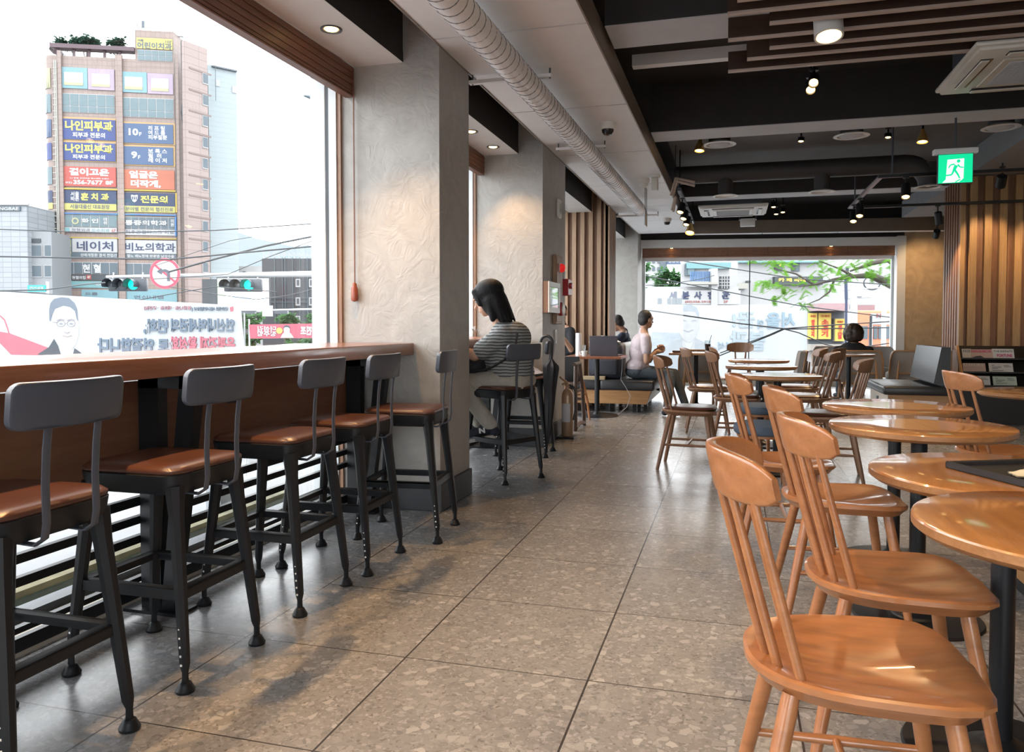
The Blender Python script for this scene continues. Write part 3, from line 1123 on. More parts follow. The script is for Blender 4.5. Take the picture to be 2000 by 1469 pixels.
def cyl_lamp(name, label, p, target, watts, r=.05, h=.11, group='spotlights under the dark ceiling', cone=False, m=None, stem=.05, ang=75, hang=0):
    """a small spotlight head hanging from p, aimed at target"""
    t = thing(name, label, 'spotlight', p, 0, group)
    MB().lathe([(.008, hang), (.008, 0), (.03, 0), (.03, -.012), (.010, -.014), (.008, -stem)], 14).build('mount', M['black_metal'], t)
    d = (Vector(target) - Vector(p)).normalized()
    q = d.to_track_quat('Z', 'Y').to_matrix().to_4x4()
    A = T(0, 0, -stem) @ q
    if cone:
        MB().lathe([(.018, 0), (.022, .03), (r * .75, h * .6), (r, h), (r * .9, h + .002), (r * .7, h * .62), (.015, .035)], 20, A).build('lamp_shade', m or M['lamp_brass'], t)
    else:
        MB().lathe([(r * .5, 0), (r, .01), (r, h), (r * .86, h), (r * .8, h - .025), (0, h - .03)], 22, A).build('lamp_shade', m or M['black_metal'], t)
    MB().lathe([(0, h - .012), (r * .78, h - .012), (r * .6, h - .002), (0, h)], 18, A).build('bulb', M['lamp'], t)
    e = Vector((0, 0, -stem)) + d * (h + .02)
    if watts: spot(t, e, Vector(target) - Vector(p), watts, ang, .7, .03)
    return t


cyl_lamp('spotlight', 'large cylindrical lamp among the wooden baffles', at(1617, 18, z=2.80), at(1617, 18, z=0) * 0 + Vector((.55, 3.9, 0)), 260, .075, .13, m=M['white_plastic'], stem=.03, hang=.45)
p = at(1590, 135, z=2.80)
cyl_lamp('spotlight', 'upper of the twin spotlights in front of the beam', p, (p.x - .3, p.y - 2.6, .6), 60, .035, .10, hang=.45)
cyl_lamp('spotlight', 'lower of the twin spotlights in front of the beam', p + Vector((-.01, .12, -.01)), (p.x - .2, p.y - 2.4, .6), 60, .035, .10, hang=.46)
for u, v, lb, cn in ((1368, 262, 'amber bell spotlight beside the round diffuser on the aisle side', True), (1803, 243, 'amber bell spotlight nearest the exit sign', True),
                     (1565, 258, 'small dim spotlight between the two round diffusers', False), (1735, 250, 'small spotlight above the suspended track rod', False)):
    p = at(u, v, z=3.095)
    cyl_lamp('spotlight', lb, p, (p.x - .2, p.y - .5, 0), 130, .055 if cn else .035, .13 if cn else .05, cone=cn)
for u, v, lb in ((1511, 388, 'topmost of three tiny spotlights behind the far air conditioner'), (1529, 399, 'right-hand one of three tiny spotlights behind the far air conditioner'), (1516, 403, 'lowest of three tiny spotlights behind the far air conditioner')):
    p = at(u, v, z=2.95)
    cyl_lamp('spotlight', lb, p, (p.x, p.y - .6, 0), 60, .04, .08, hang=3.25 - p.z)
# unseen lamps added over the near tables, for warm light on seats and floor
for x, y, tx, ty, w in ((.45, 1.45, .28, 1.75, 190), (.25, 2.9, .55, 2.7, 100), (1.4, 2.4, .8, 2.3, 90), (-.55, 3.45, -1.5, 2.5, 90)):
    cyl_lamp('spotlight', 'unseen added cylindrical spotlight above the near tables, %.1f metres into the room' % y, (x, y, 2.80), (tx, ty, 0), w, .075, .13, m=M['white_plastic'], stem=.03, group='unseen added spotlights over the near tables', hang=.45)

# track with spotlight heads, right
A, B = at(1720, 348, z=2.5), at(1657, 408, z=2.5)
tk = thing('light_track', 'suspended rectangular lighting track left of the exit sign', 'light track', (A.x, A.y, 2.5))
L1, W1 = B.y - A.y, 2.2
MB().box(-.018, 0, 0, .018, L1, .03).box(-.03, 0, .004, -.018, L1, .012).build('track_rail', M['grey_metal'], tk)
MB().box(-.018, -.018, 0, W1, .018, .03).build('track_rail', M['black_metal'], tk)
MB().box(-.018, L1 - .018, 0, W1, L1 + .018, .03).build('track_rail', M['black_metal'], tk)
for x, y in ((.10, 0), (.05, L1)):
    MB().tube([(x, y, .03), (x, y, .62)], .009, 8).build('rod', M['grey_metal'], tk)
for dx, dy, lb in ((.22, 0, 'black track spotlight hanging straight down from the near rail'), (0, L1 * .62, 'upper black track spotlight on the sloping rail'), (0, L1 * .85, 'lower black track spotlight on the sloping rail'), (.95, L1, 'black track spotlight on the far rail toward the slatted block')):
    p = Vector((A.x + dx, A.y + dy, 2.5))
    cyl_lamp('track_spotlight', lb, p, (p.x + (.5 if dx > .5 else -.25), p.y + (.6 if dx > .5 else -1.3), 0), 150, .042, .15, 'spotlights on the rectangular track', stem=.07)
# track by the aisle panels
p0 = at(1327, 366, z=2.62)
tk2 = thing('light_track', 'short lighting track beside the grey ceiling panels', 'light track', (-.62, 9.05, 2.62))
MB().box(-.02, 0, 0, .02, 3.0, .035).build('track_rail', M['grey_metal'], tk2)
for y in (.1, 2.9): MB().tube([(0, y, .03), (0, y, .6)], .008, 8).build('rod', M['black_metal'], tk2)
for k, (y, lb) in enumerate(((9.6, 'first black spotlight on the short track by the aisle'), (10.2, 'second black spotlight on the short track by the aisle'), (10.8, 'third black spotlight on the short track by the aisle'))):
    cyl_lamp('track_spotlight', lb, (-.62, y, 2.62), (-1.1, y - 1.2, 0), 130, .045, .13, 'spotlights on the short aisle track', stem=.06)
cyl_lamp('track_spotlight', 'amber-lit spotlight lowest on the short track by the aisle', (-.62, 11.6, 2.62), (-.9, 10.4, 0), 110, .07, .16, 'spotlights on the short aisle track', cone=True, stem=.05)
# wall washers over the slatted block
for x, w, lb in ((2.75, 150, 'first'), (3.35, 150, 'second'), (3.95, 120, 'third')):
    cyl_lamp('spotlight', 'black spotlight washing the slatted block, %s from its corner' % lb, (x, 9.55, 2.80), (x + .05, 10.28, 1.9), w, .05, .14, 'wall washers over the slatted block', stem=.09, ang=60, hang=.3)
cyl_lamp('spotlight', 'black spotlight washing the tan plaster wall', (3.1, 13.9, 2.7), (3.15, 15.0, 1.9), 120, .05, .14, 'wall washers over the slatted block', stem=.09, ang=80, hang=.55)

# ------------------------------------------------------------------ ducts and air conditioning
DA, DB = at(881, 0, z=2.585), at(1250, 410, z=2.585)
dd = (DB - DA)
da = DA - dd * .35
du = MB()
pts, rs = [], []
ln = (DB - da).length
n = int(ln / .02)
for i in range(n + 1):
    pts.append(da.lerp(DB, i / n))
    rs.append(.078 + (.0022 if i % 5 == 0 else 0))
du.tube(pts, rs, 24)
sd_ = tag(du.build('spiral_duct', M['duct'], None, 25), 'silver spiral duct running along the aisle under the grey ceiling panels', 'duct')
hx = []
dv = (DB - da).normalized()
sa_ = dv.cross(Vector((0, 0, 1))).normalized()
ub_ = sa_.cross(dv)
nt_ = int(ln / .085)
for i in range(nt_ * 16 + 1):
    a_ = 2 * PI * i / 16
    hx.append(da + dv * (.085 * i / 16) + sa_ * .0785 * math.cos(a_) + ub_ * .0785 * math.sin(a_))
MB().tube(hx, .0032, 5).build('seam', mat('duct_seam', (.16, .16, .165), .5), sd_, 60)
for y, x0, lb in ((4.84, -1.67, 'first pillar'), (6.86, -1.55, 'second pillar'), (11.3, -1.66, 'slatted pillar')):
    t = thing('duct_hanger', 'thin metal bar carrying the silver duct beside the ' + lb, 'bracket', (0, 0, 0), 0, 'bars carrying the silver duct')
    xx = DA.x + (DB.x - DA.x) * (y - DA.y) / (DB.y - DA.y)
    MB().box(x0, y - .02, 2.66, xx + .12, y + .02, 2.682).build('bar', M['panel'], t)
    for x in (x0 + .02, xx + .11): MB().tube([(x, y, 2.655), (x, y, 2.725)], .006, 8).build('rod', M['grey_metal'], t)

t = thing('branch_duct', 'dark lateral duct with three drops behind the first deep beam', 'duct', (0, 9.65, 2.90))
e1 = at(1790, 340, y=9.65).x
el = [(e1 - .12 + .24 * math.sin(a), 0, -.24 + .24 * math.cos(a)) for a in [R(q) for q in range(0, 91, 15)]]
MB().tube([(-.72, 0, 0), (e1 - .12, 0, 0)] + el[1:] + [(el[-1][0], 0, -.26)], .105, 20).build('duct_pipe', M['duct_dark'], t)
for u in (1417, 1605, None):
    x = el[-1][0] if u is None else at(u, 350, y=9.65).x
    o = MB().lathe([(.085, -.24), (.085, 0)], 20, T(x, 0, 0)).build('duct_drop', M['duct_dark'], t)
    MB().lathe([(.088, -.245), (.145, -.265), (.15, -.27), (.12, -.275), (.115, -.262), (.09, -.255), (0, -.262)], 28, T(x, 0, 0)).build('diffuser', M['white_plastic'], o)
for u, v, lb in ((1405, 283, 'round ceiling diffuser beside the amber bell spotlight'), (1663, 266, 'round ceiling diffuser in the middle of the ceiling bay'), (1955, 250, 'round ceiling diffuser nearest the right edge')):
    p = at(u, v, z=2.97)
    t = thing('ceiling_diffuser', lb, 'air diffuser', p, 0, 'round diffusers in the ceiling bay')
    MB().lathe([(.11, .13), (.11, .03)], 24).build('collar', M['duct_dark'], t)
    MB().lathe([(.11, .03), (.165, .006), (.17, 0), (.135, -.004), (.13, .012), (.10, .012), (.11, .03)], 32).build('outer_ring', M['white_plastic'], t)
    MB().lathe([(.11, .006), (.108, -.002), (.05, -.012), (0, -.014)], 28).build('inner_disc', M['beam_under'], t)


def cassette(label, x0, y0, s, z, grey):
    t = thing('air_conditioner', label, 'air conditioner', (x0 + s / 2, y0 + s / 2, z), 0, 'ceiling cassette air conditioners')
    h = s / 2
    MB().box(-h * .82, -h * .82, .05, h * .82, h * .82, .28).tube([(-h * .7, 0, .28), (-h * .7, 0, 3.24 - z)], .01, 6).tube([(h * .7, 0, .28), (h * .7, 0, 3.25 - z)], .01, 6).build('housing', M['grey_metal'], t)
    q = MB()
    q.rbox(-h, -h, .02, h, h, .05, .012, 2)
    q.rbox(-h * .95, -h * .95, -.0, h * .95, h * .95, .025, .012, 2)
    q.build('panel', grey, t)
    for k in range(4):
        A = RZ(k * PI / 2)
        MB().box(-h * .60, h * .70, -.004, h * .60, h * .84, .0, A).build('louvre', M['dark_glass'], t)
        MB().rbox(-h * .60, h * .72, -.016, h * .60, h * .82, -.006, .004, 1, A @ T(0, .01, 0)).build('flap', grey, t)
    g = MB().rbox(-h * .58, -h * .58, -.012, h * .58, h * .58, 0, .004, 1)
    g.build('intake', grey, t)
    g = MB()
    for k in range(26):
        y = -h * .48 + h * .96 * k / 25
        g.box(-h * .48, y - .003, -.016, h * .48, y + .003, -.011)
    for k in range(17):
        x = -h * .48 + h * .96 * k / 16
        g.box(x - .002, -h * .48, -.015, x + .002, h * .48, -.011)
    g.build('grille', M['beam_under'], t)
    MB().box(-h * .48, -h * .48, -.0125, h * .48, h * .48, -.0115).build('filter', M['black_plastic'], t)
    return t


cassette('large ceiling air conditioner at the upper right', 1.30, 5.02, .95, 2.66, mat('ac_ivory', (.55, .52, .46), .4))
a1, a2 = at(1362, 405, z=2.74), at(1500, 405, z=2.74)
cassette('white ceiling air conditioner far off between the beams', a1.x, 11.35, .95, 2.74, M['white_plastic'])
p = at(1462, 424, z=2.66)
bx = thing('junction_box', 'small white box hanging behind the far air conditioner', 'box', (p.x, 12.6, 2.62))
MB().rbox(-.11, -.05, 0, .11, .05, .12, .01, 2).build('case', M['white_plastic'], bx)
MB().box(-.13, -.06, .1, -.115, .06, .63).box(.115, -.06, .1, .13, .06, .63).build('strap', M['grey_metal'], bx)

# ------------------------------------------------------------------ wooden baffles
bf = [(1421, 30, 'second'), (1503, 48, 'third'), (1422, 81, 'fourth'), (1503, 96, 'fifth'), (1459, 118, 'sixth'), (1422, 142, 'last')]
prev = None
for k, (u, v, nm) in enumerate([(1440, 3, 'first')] + bf):
    p = at(u, v, z=2.70)
    o = MB().box(p.x, -.016, .012, 4.4, .016, .125).build('ceiling_baffle', M['baffle'])
    o.location = (0, p.y, 2.70)
    tag(o, 'dark wooden ceiling board, %s of the slanting row counted from the viewer' % nm, 'ceiling baffle', 'wooden baffles under the ceiling')
    e = MB().box(p.x, -.017, 0, 4.4, .017, .012).build('edge_strip', M['baffle_edge'], o)
struct('trim_14', MB().box(-.72, 5.62, 2.94, .06, 5.70, 3.02), M['panel'])

# ------------------------------------------------------------------ small devices overhead
def dome_cam(u, v, label, white):
    p = at(u, v, z=2.72)
    t = thing('dome_camera', label, 'security camera', (p.x, p.y, 2.72), 0, 'dome cameras under the grey panels')
    MB().lathe([(.066, 0), (.066, -.03), (.058, -.05), (.05, -.055)], 24).build('housing', M['white_plastic'], t)
    MB().lathe([(.05, -.05), (.046, -.075), (.03, -.095), (.0, -.103)], 24).build('dome', M['white_plastic'] if white else M['dark_glass'], t)


dome_cam(1187, 240, 'dome camera with dark glass nearest the viewer', False)
dome_cam(1257, 349, 'all-white dome camera beside the beige detector', True)
dome_cam(1303, 427, 'dome camera with dark glass farthest down the panels', False)
p = at(1279, 342, z=2.72)
dt = thing('detector', 'beige box detector on a bracket at the panel edge', 'detector', (p.x, p.y, 2.72))
MB().rbox(-.035, -.04, -.17, .035, .04, -.03, .012, 2).build('case', M['white_plastic'], dt)
MB().box(-.06, -.05, -.03, .05, .05, 0).build('bracket', M['white_plastic'], dt)
p = at(1266, 330, z=2.72)
hs = thing('hanging_card', 'small grey card hanging on wires under the grey panels', 'sign', (-1.02, 9.3, 2.72))
MB().rbox(-.006, -.12, -.45, .006, .12, -.28, .003, 1).build('card', M['beam_under'], hs)
for y in (-.11, -.04, .04, .11): MB().tube([(0, y, -.28), (0, y, 0)], .002, 6).build('wire', M['black_metal'], hs)
fr = thing('hanging_rods', 'bent pale wooden rods hanging beside the grey panels', 'rods', (0, 0, 0))
for a, b in (((1320, 348), (1357, 356)), ((1322, 354), (1357, 363)), ((1320, 347), (1310, 382)), ((1323, 350), (1314, 384)), ((1318, 386), (1312, 411)), ((1320, 384), (1315, 414))):
    MB().tube([at(*a, y=8.9), at(*b, y=8.9)], .014, 8).build('rod', M['baffle_edge'], fr)
_p = at(1319, 349, y=8.9)
MB().tube([_p, (_p.x, _p.y, 3.1)], .004, 6).build('wire', M['black_metal'], fr)

# ------------------------------------------------------------------ exit sign
ES = at(1865, 330, y=7.32)
ex = thing('exit_sign', 'green running-figure exit sign hanging from the beam', 'exit sign', ES)
W, Hh = .128, .118
MB().rbox(-W - .006, -.015, -Hh - .006, W + .006, .015, Hh + .006, .004, 1).build('frame', M['grey_metal'], ex)
MB().rbox(-W - .04, -.03, Hh + .004, W + .04, .03, Hh + .05, .006, 1).build('housing', M['panel'], ex)
MB().tube([(0, 0, Hh + .05), (0, 0, 2.83 - ES.z)], .009, 10).build('rod', M['grey_metal'], ex)
fo = MB().box(-W, -.0165, -Hh, W, -.0145, Hh).build('sign_face', glow('exit_green', (.0, .55, .24), 1.0), ex)
wm = glow('exit_white', (.80, .90, .80), .9)
gm = bpy.data.materials['exit_green']
def flat(poly, y, m, name, par, th=.001):
    mb = MB()
    n = len(poly)
    mb.add([(x, y, z) for x, z in poly] + [(x, y - th, z) for x, z in poly],
           [list(range(n)), [n + i for i in reversed(range(n))]] + [(i, n + i, n + (i + 1) % n, (i + 1) % n) for i in range(n)])
    return mb.build(name, m, par, 0)
def sg(x, y): return ((x - 1610) / 190 * W, -(y - 205) / 175 * Hh)   # drawn on a 380 x 350 sheet
flat([sg(*q) for q in ((1520, 92), (1705, 85), (1700, 330), (1650, 372), (1465, 375), (1505, 335))], -.0166, wm, 'doorway', fo)
run = MB()
def limb(a, b, r1, r2):
    a, b = sg(*a), sg(*b)
    run.tube([(a[0], -.0178, a[1]), (b[0], -.0178, b[1])], [(.0006, r1), (.0006, r2)], 8)
k = W / 190
for a, b, r1, r2 in (((1620, 165), (1592, 225), 24, 18), ((1592, 225), (1570, 280), 14, 11), ((1570, 280), (1485, 288), 11, 9), ((1605, 225), (1645, 290), 14, 12), ((1640, 285), (1660, 328), 11, 9), ((1600, 150), (1555, 158), 10, 9), ((1555, 158), (1533, 195), 9, 8), ((1635, 155), (1660, 190), 10, 9), ((1660, 190), (1700, 195), 9, 8), ((1668, 340), (1610, 370), 8, 8)):
    limb(a, b, r1 * k, r2 * k)
h = sg(1643, 115)
run.lathe([(0, -.0008), (21 * k, -.0008), (21 * k, .0008), (0, .0008)], 20, T(h[0], -.0178, h[1]) @ RX(PI / 2))
run.build('running_figure', gm, fo, 0)
# ------------------------------------------------------------------ lettering helper
def letters(body, w=None, h=None, bold=0.0, ext=.001, spacing=1.0, res=2):
    """mesh vertices of a line of writing: origin at its lower left, fitted to w x h, in the XZ plane facing -Y"""
    c = bpy.data.curves.new('lettering', 'FONT')
    c.body = body
    c.extrude = .5
    c.offset = bold
    c.resolution_u = res
    c.space_character = spacing
    c.space_line = .95
    o = bpy.data.objects.new('lettering', c)
    me = o.to_mesh()
    vs = [v.co.copy() for v in me.vertices]
    fs = [list(p.vertices) for p in me.polygons]
    o.to_mesh_clear()
    bpy.data.objects.remove(o)
    bpy.data.curves.remove(c)
    if not vs: return [], []
    x0, x1 = min(v.x for v in vs), max(v.x for v in vs)
    y0, y1 = min(v.y for v in vs), max(v.y for v in vs)
    sx = (w / (x1 - x0)) if w else None
    sy = (h / (y1 - y0)) if h else None
    sx = sx or sy
    sy = sy or sx
    return [Vector(((v.x - x0) * sx, -v.z * ext * 2, (v.y - y0) * sy)) for v in vs], fs


def write(name, body, A, w, h, m, parent, bold=0.02, mirror=False, ext=.001, lines=None):
    mb = MB()
    vs, fs = letters(body, w, h, bold, ext)
    if mirror: vs, fs = [Vector((w - v.x, v.y, v.z)) for v in vs], [list(reversed(f)) for f in fs]
    mb.add(vs, fs, A)
    return mb.build(name, m, parent, 0)


# ------------------------------------------------------------------ magazines on the rack
def rack_at(u, v, k):
    """a point on the sloping face of the rack shelf k, local to the rack"""
    y = RY0 + .05 + (.30 * k / 3)
    return at(u, v, y=y)


INK = mat('dark_print', (.05, .05, .055), .6)
REDINK = mat('crimson_print', (.42, .03, .12), .6)


def magazine(label, u0, v0, u1, v1, k, col, title, ink, tilt=0, th=.012):
    a, b = rack_at(u0, v0, k), rack_at(u1, v1, k)
    w, h = b.x - a.x, a.z - b.z
    t = thing('magazine', label, 'magazine', (a.x, a.y, b.z), 0, 'magazines on the rack')
    A = RX(R(-24))
    MB().box(0, 0, 0, w, th, h * 1.06, A).build('cover', col, t)
    if title: write('title', title, A @ T(w * .05, -.001, h * .68), w * .9, h * .30, ink, t, .015, ext=.0006)
    return t, A, w, h


cr, pk, wh, gn = mat('cream_cover', (.50, .46, .40), .5), mat('pinkish_cover', (.42, .30, .25), .5), mat('white_cover', (.50, .48, .47), .5), mat('pale_green_cover', (.38, .44, .36), .5)
for args in (('cream newspaper at the left of the top rack shelf', 1881, 681, 1898, 700, 2, cr, 'THE\nPOT\nTHE', INK),
             ('tan magazine with a dark photo in the middle of the top rack shelf', 1897, 682, 1940, 700, 2, pk, 'NEIGHBOR', REDINK),
             ('white newspaper with crimson lettering on the top rack shelf', 1940, 681, 1982, 701, 2, wh, None, INK),
             ('tan magazine on the middle rack shelf', 1882, 709, 1926, 727, 1, pk, 'LUXURY', wh),
             ('white booklet with small print on the middle rack shelf', 1933, 709, 1980, 728, 1, wh, None, INK),
             ('white booklet at the left of the lowest rack shelf', 1889, 734, 1935, 752, 0, wh, None, INK),
             ('pale green booklet on the lowest rack shelf', 1941, 735, 1987, 753, 0, gn, None, INK)):
    t, A, w, h = magazine(*args)
    if 'crimson' in args[0]:
        write('title', 'THE INFINITE', A @ T(w * .06, -.001, h * .70), w * .88, h * .2, INK, t, .0, ext=.0006)
        write('title', 'FORTUNE', A @ T(w * .2, -.001, h * .18), w * .7, h * .32, REDINK, t, .03, ext=.0006)
    elif 'booklet' in args[0]:
        q = MB()
        for i, (x0, x1, z) in enumerate(((.12, .22, .78), (.12, .5, .58), (.12, .38, .42), (.62, .85, .78), (.62, .92, .62), (.12, .6, .2))):
            q.box(w * x0, -.001, h * z, w * x1, 0, h * (z + .05), A)
        q.build('print', INK, t, 0)
    elif 'photo' in args[0]:
        q = MB().add([(w * .02, -.001, h * .05), (w * .6, -.001, h * .05), (w * .45, -.001, h * .3), (w * .25, -.001, h * .25)], [(0, 1, 2, 3)], A)
        q.build('print', INK, t, 0)

# ------------------------------------------------------------------ things on the second pillar
PXF = PX1 - .0
al = thing('fire_alarm', 'narrow brown fire alarm panel on the aisle face of the second pillar', 'alarm panel', (PX1, 7.30, 1.0))
def onp(u, v): return at(u, v, x=PX1)
a, b = onp(1079, 497), onp(1092, 633)
MB().rbox(0, a.y - 7.30, b.z - 1.0, .035, b.y - 7.30, a.z - 1.0, .006, 1).build('panel', M['slat'], al)
MB().rbox(.033, a.y - 7.28, b.z - .98, .040, b.y - 7.32, a.z - 1.02, .004, 1).build('panel_door', M['slat'], al)
c = onp(1089, 525)
o = MB().lathe([(.05, 0), (.05, .012), (.042, .012)], 20, T(.036, 0 + (a.y + b.y) / 2 - 7.3, c.z - 1.0) @ RY(PI / 2)).build('lamp_ring', M['white_plastic'], al)
MB().lathe([(.043, .012), (.04, .035), (.025, .052), (0, .058)], 20, T(.036, (a.y + b.y) / 2 - 7.3, c.z - 1.0) @ RY(PI / 2)).build('lamp_dome', glow('alarm_red', (.8, .02, .02), .35), al)
c = onp(1088, 604)
MB().lathe([(.065, 0), (.065, .03), (.055, .034)], 22, T(.036, (a.y + b.y) / 2 - 7.3, c.z - 1.0) @ RY(PI / 2)).build('bell', M['red'], al)
MB().lathe([(.055, .034), (.05, .045), (0, .05)], 22, T(.036, (a.y + b.y) / 2 - 7.3, c.z - 1.0) @ RY(PI / 2)).build('bell_face', M['white_plastic'], al)
c = onp(1083, 566)
MB().box(.036, a.y - 7.26, c.z - 1.06, .042, a.y - 7.20, c.z - .94).build('label_plate', M['white_plastic'], al)
a, b = onp(1096, 545), onp(1103, 578)
rb = thing('alarm_button', 'dark red call-point box at the far edge of the second pillar', 'alarm button', (PX1, (a.y + b.y) / 2, b.z))
MB().rbox(0, -.10, 0, .075, .10, a.z - b.z, .006, 1).build('case', M['red'], rb)
MB().lathe([(.03, 0), (.03, .02), (0, .024)], 16, T(.075, 0, (a.z - b.z) * .6) @ RY(PI / 2)).build('button', M['red'], rb)
MB().box(.0, -.06, a.z - b.z, .03, -.01, a.z - b.z + .075).build('label_plate', M['white_plastic'], rb)
a, b = onp(1060, 549), onp(1079, 612)
pc = thing('wall_frame', 'white-framed glass display near the edge of the second pillar', 'frame', (PX1, a.y, b.z))
W, Hh = b.y - a.y + .06, a.z - b.z
MB().box(0, 0, 0, .05, W, Hh).build('case', M['slat_dark'], pc)
f = MB()
for q in ((0, 0, W, .05), (0, Hh - .05, W, Hh), (0, .05, .05, Hh - .05), (W - .05, .05, W, Hh - .05)): f.rbox(.045, q[0], q[1], .062, q[2], q[3], .003, 1)
f.build('frame', M['white_plastic'], pc)
MB().box(.05, .05, .05, .056, W - .05, Hh - .05).build('glass', mat('mirror_glass', (.8, .82, .82), .03, 1.0, .0), pc)
a = onp(1084, 657)
sw = thing('wall_switch', 'white switch plate below the alarm panel', 'switch', (PX1, a.y, a.z - .07))
MB().rbox(0, -.035, -.0, .012, .035, .135, .003, 1).build('plate', M['white_plastic'], sw)
MB().rbox(.012, -.015, .03, .018, .015, .105, .002, 1).build('rocker', M['white_plastic'], sw)
a = onp(1089, 408)
el = thing('emergency_light', 'clear emergency flasher high on the second pillar', 'emergency light', (PX1, a.y, a.z))
MB().rbox(0, -.06, -.09, .03, .06, .09, .01, 1).build('back_plate', M['white_plastic'], el)
MB().lathe([(.05, 0), (.05, .03), (.03, .06), (0, .065)], 18, T(.03, 0, 0) @ RY(PI / 2)).build('lens', M['clear_glass'], el)

# ------------------------------------------------------------------ fire extinguisher, umbrella, bag
BR = mat('bronze_paint', (.36, .245, .16), .38, .35)
a = onp(1094, 790)
fe = thing('fire_extinguisher', 'bronze fire extinguisher standing by the second pillar', 'fire extinguisher', (PX1 + .10, 7.42, .0))
MB().lathe([(0, .02), (.052, .02), (.057, .03), (.057, .40), (.052, .44), (.035, .47), (.022, .48), (.022, .50), (0, .50)], 24).build('cylinder', BR, fe)
MB().rbox(-.10, -.10, 0, .085, .085, .018, .004, 1).build('stand', M['black_metal'], fe)
MB().rbox(-.018, -.02, .50, .018, .02, .54, .004, 1).build('valve', BR, fe)
MB().tube([(-.0, -.01, .54), (-.03, -.07, .575), (-.05, -.11, .60)], [.012, .010, .009], 8).build('handle', BR, fe)
MB().tube([(0, .01, .53), (-.02, -.06, .535), (-.03, -.10, .53)], [.010, .009, .008], 8).build('lever', BR, fe)
MB().tube([(.02, 0, .52), (.07, -.03, .50), (.088, -.03, .42), (.086, -.03, .28), (.07, -.045, .18)], [.009, .009, .009, .009, .013], 8).build('hose', M['black_plastic'], fe)
MB().lathe([(.0575, .16), (.0575, .34)], 24, None, R(190), R(310)).build('label_sticker', M['beam_under'], fe)

um = thing('umbrella', 'closed black umbrella with crook handle hooked on a stool back', 'umbrella', (-1.49, 6.26, .0))
pts = [(.0, .03, .84), (-.0, .02, .90), (.0, -.0, .955), (.0, -.035, .985), (.0, -.075, .975), (.0, -.095, .94), (.0, -.098, .91)]
pts = [(0, 0, .80)] + [(0, 0, .93)] + [(-.05 + .05 * math.cos(R(q)), -.0, .955 + .055 * math.sin(R(q))) for q in range(0, 200, 20)]
MB().tube(pts, [.010] + [.013] * (len(pts) - 1), 10).build('handle', M['black_plastic'], um)
q = MB()
n = 24
vs, fs = [], []
prof = [(.012, .82), (.03, .795), (.058, .765), (.062, .74), (.055, .66), (.045, .50), (.033, .34), (.018, .18), (.010, .12)]
for i, (r, z) in enumerate(prof):
    for k in range(n):
        a = 2 * PI * k / n
        rr = r * (1 + .16 * math.sin(a * 8 + z * 5))
        vs.append((rr * math.cos(a), rr * math.sin(a), z))
for i in range(len(prof) - 1):
    for k in range(n):
        l = (k + 1) % n
        fs.append((i * n + k, (i + 1) * n + k, (i + 1) * n + l, i * n + l))
q.add(vs, fs)
q.build('canopy', mat('black_nylon', (.012, .012, .016), .6), um, 60)
MB().tube([(0, 0, .04), (0, 0, .82)], .005, 8).build('shaft', M['black_metal'], um)
um.rotation_euler = (R(-3), R(2), 0)

# ------------------------------------------------------------------ blinds and their cord
def blind(label, M_, x0, x1, z0, z1, along, pos, group='wooden blinds rolled up over the windows'):
    t = thing('window_blind', label, 'blind', (0, 0, 0), 0, group)
    q = MB()
    if along == 'y':
        h = (z1 - z0)
        n = 9
        for k in range(n):
            zz = z0 + h * k / n
            q.box(pos - .03 - .004 * (k % 2), x0, zz, pos + .02 + .004 * (k % 2), x1, zz + h / n - .002)
        q.build('slats', M_, t)
        MB().rbox(pos - .034, x0, z0 - .014, pos + .024, x1, z0 - .004, .004, 1).build('bottom_rail', M_, t)
    return t


b1 = blind('rolled wooden blind across the top of the big street window', M['blind'], -3.1, 4.262, 2.475, 2.64, 'y', -2.225)
c = thing('blind_cord', 'blind cord with red-brown wooden pull hanging at the first pillar', 'blind pull', (-2.195, 4.24, 0))
MB().tube([(0, 0, 1.35), (0, 0, 2.62)], .003, 6).tube([(.006, -.004, 1.35), (.006, -.004, 2.62)], .0025, 6).build('cord', M['blind'], c)
MB().lathe([(.004, 1.355), (.012, 1.35), (.014, 1.33), (.020, 1.318), (.022, 1.26), (.018, 1.245), (.006, 1.24)], 16).build('pull', mat('red_brown_wood', (.25, .06, .03), .35), c)
blind('rolled wooden blind glimpsed between the two plaster pillars', M['blind'], 4.81, 6.79, 2.475, 2.64, 'y', -2.225)
t = thing('window_blind', 'rolled wooden blind along the top of the far window', 'blind', (0, 0, 0), 0, 'wooden blinds rolled up over the windows')
q = MB()
for k in range(5): fx(FXL + .02, FXR - .02, .06 - .003 * (k % 2), .12, 2.355 + .029 * k, 2.355 + .029 * k + .027, q)
q.build('slats', M['blind_far'], t)
fx(FXL + .02, FXR - .02, .05, .13, 2.33, 2.352).build('bottom_rail', M['blind_far'], t)
q = MB()
for x in (-.95, -.15, .55, 1.2, 1.9): fx(x, x + .02, .053, .058, 2.355, 2.5, q)
q.build('tape', M['slat_dark'], t)

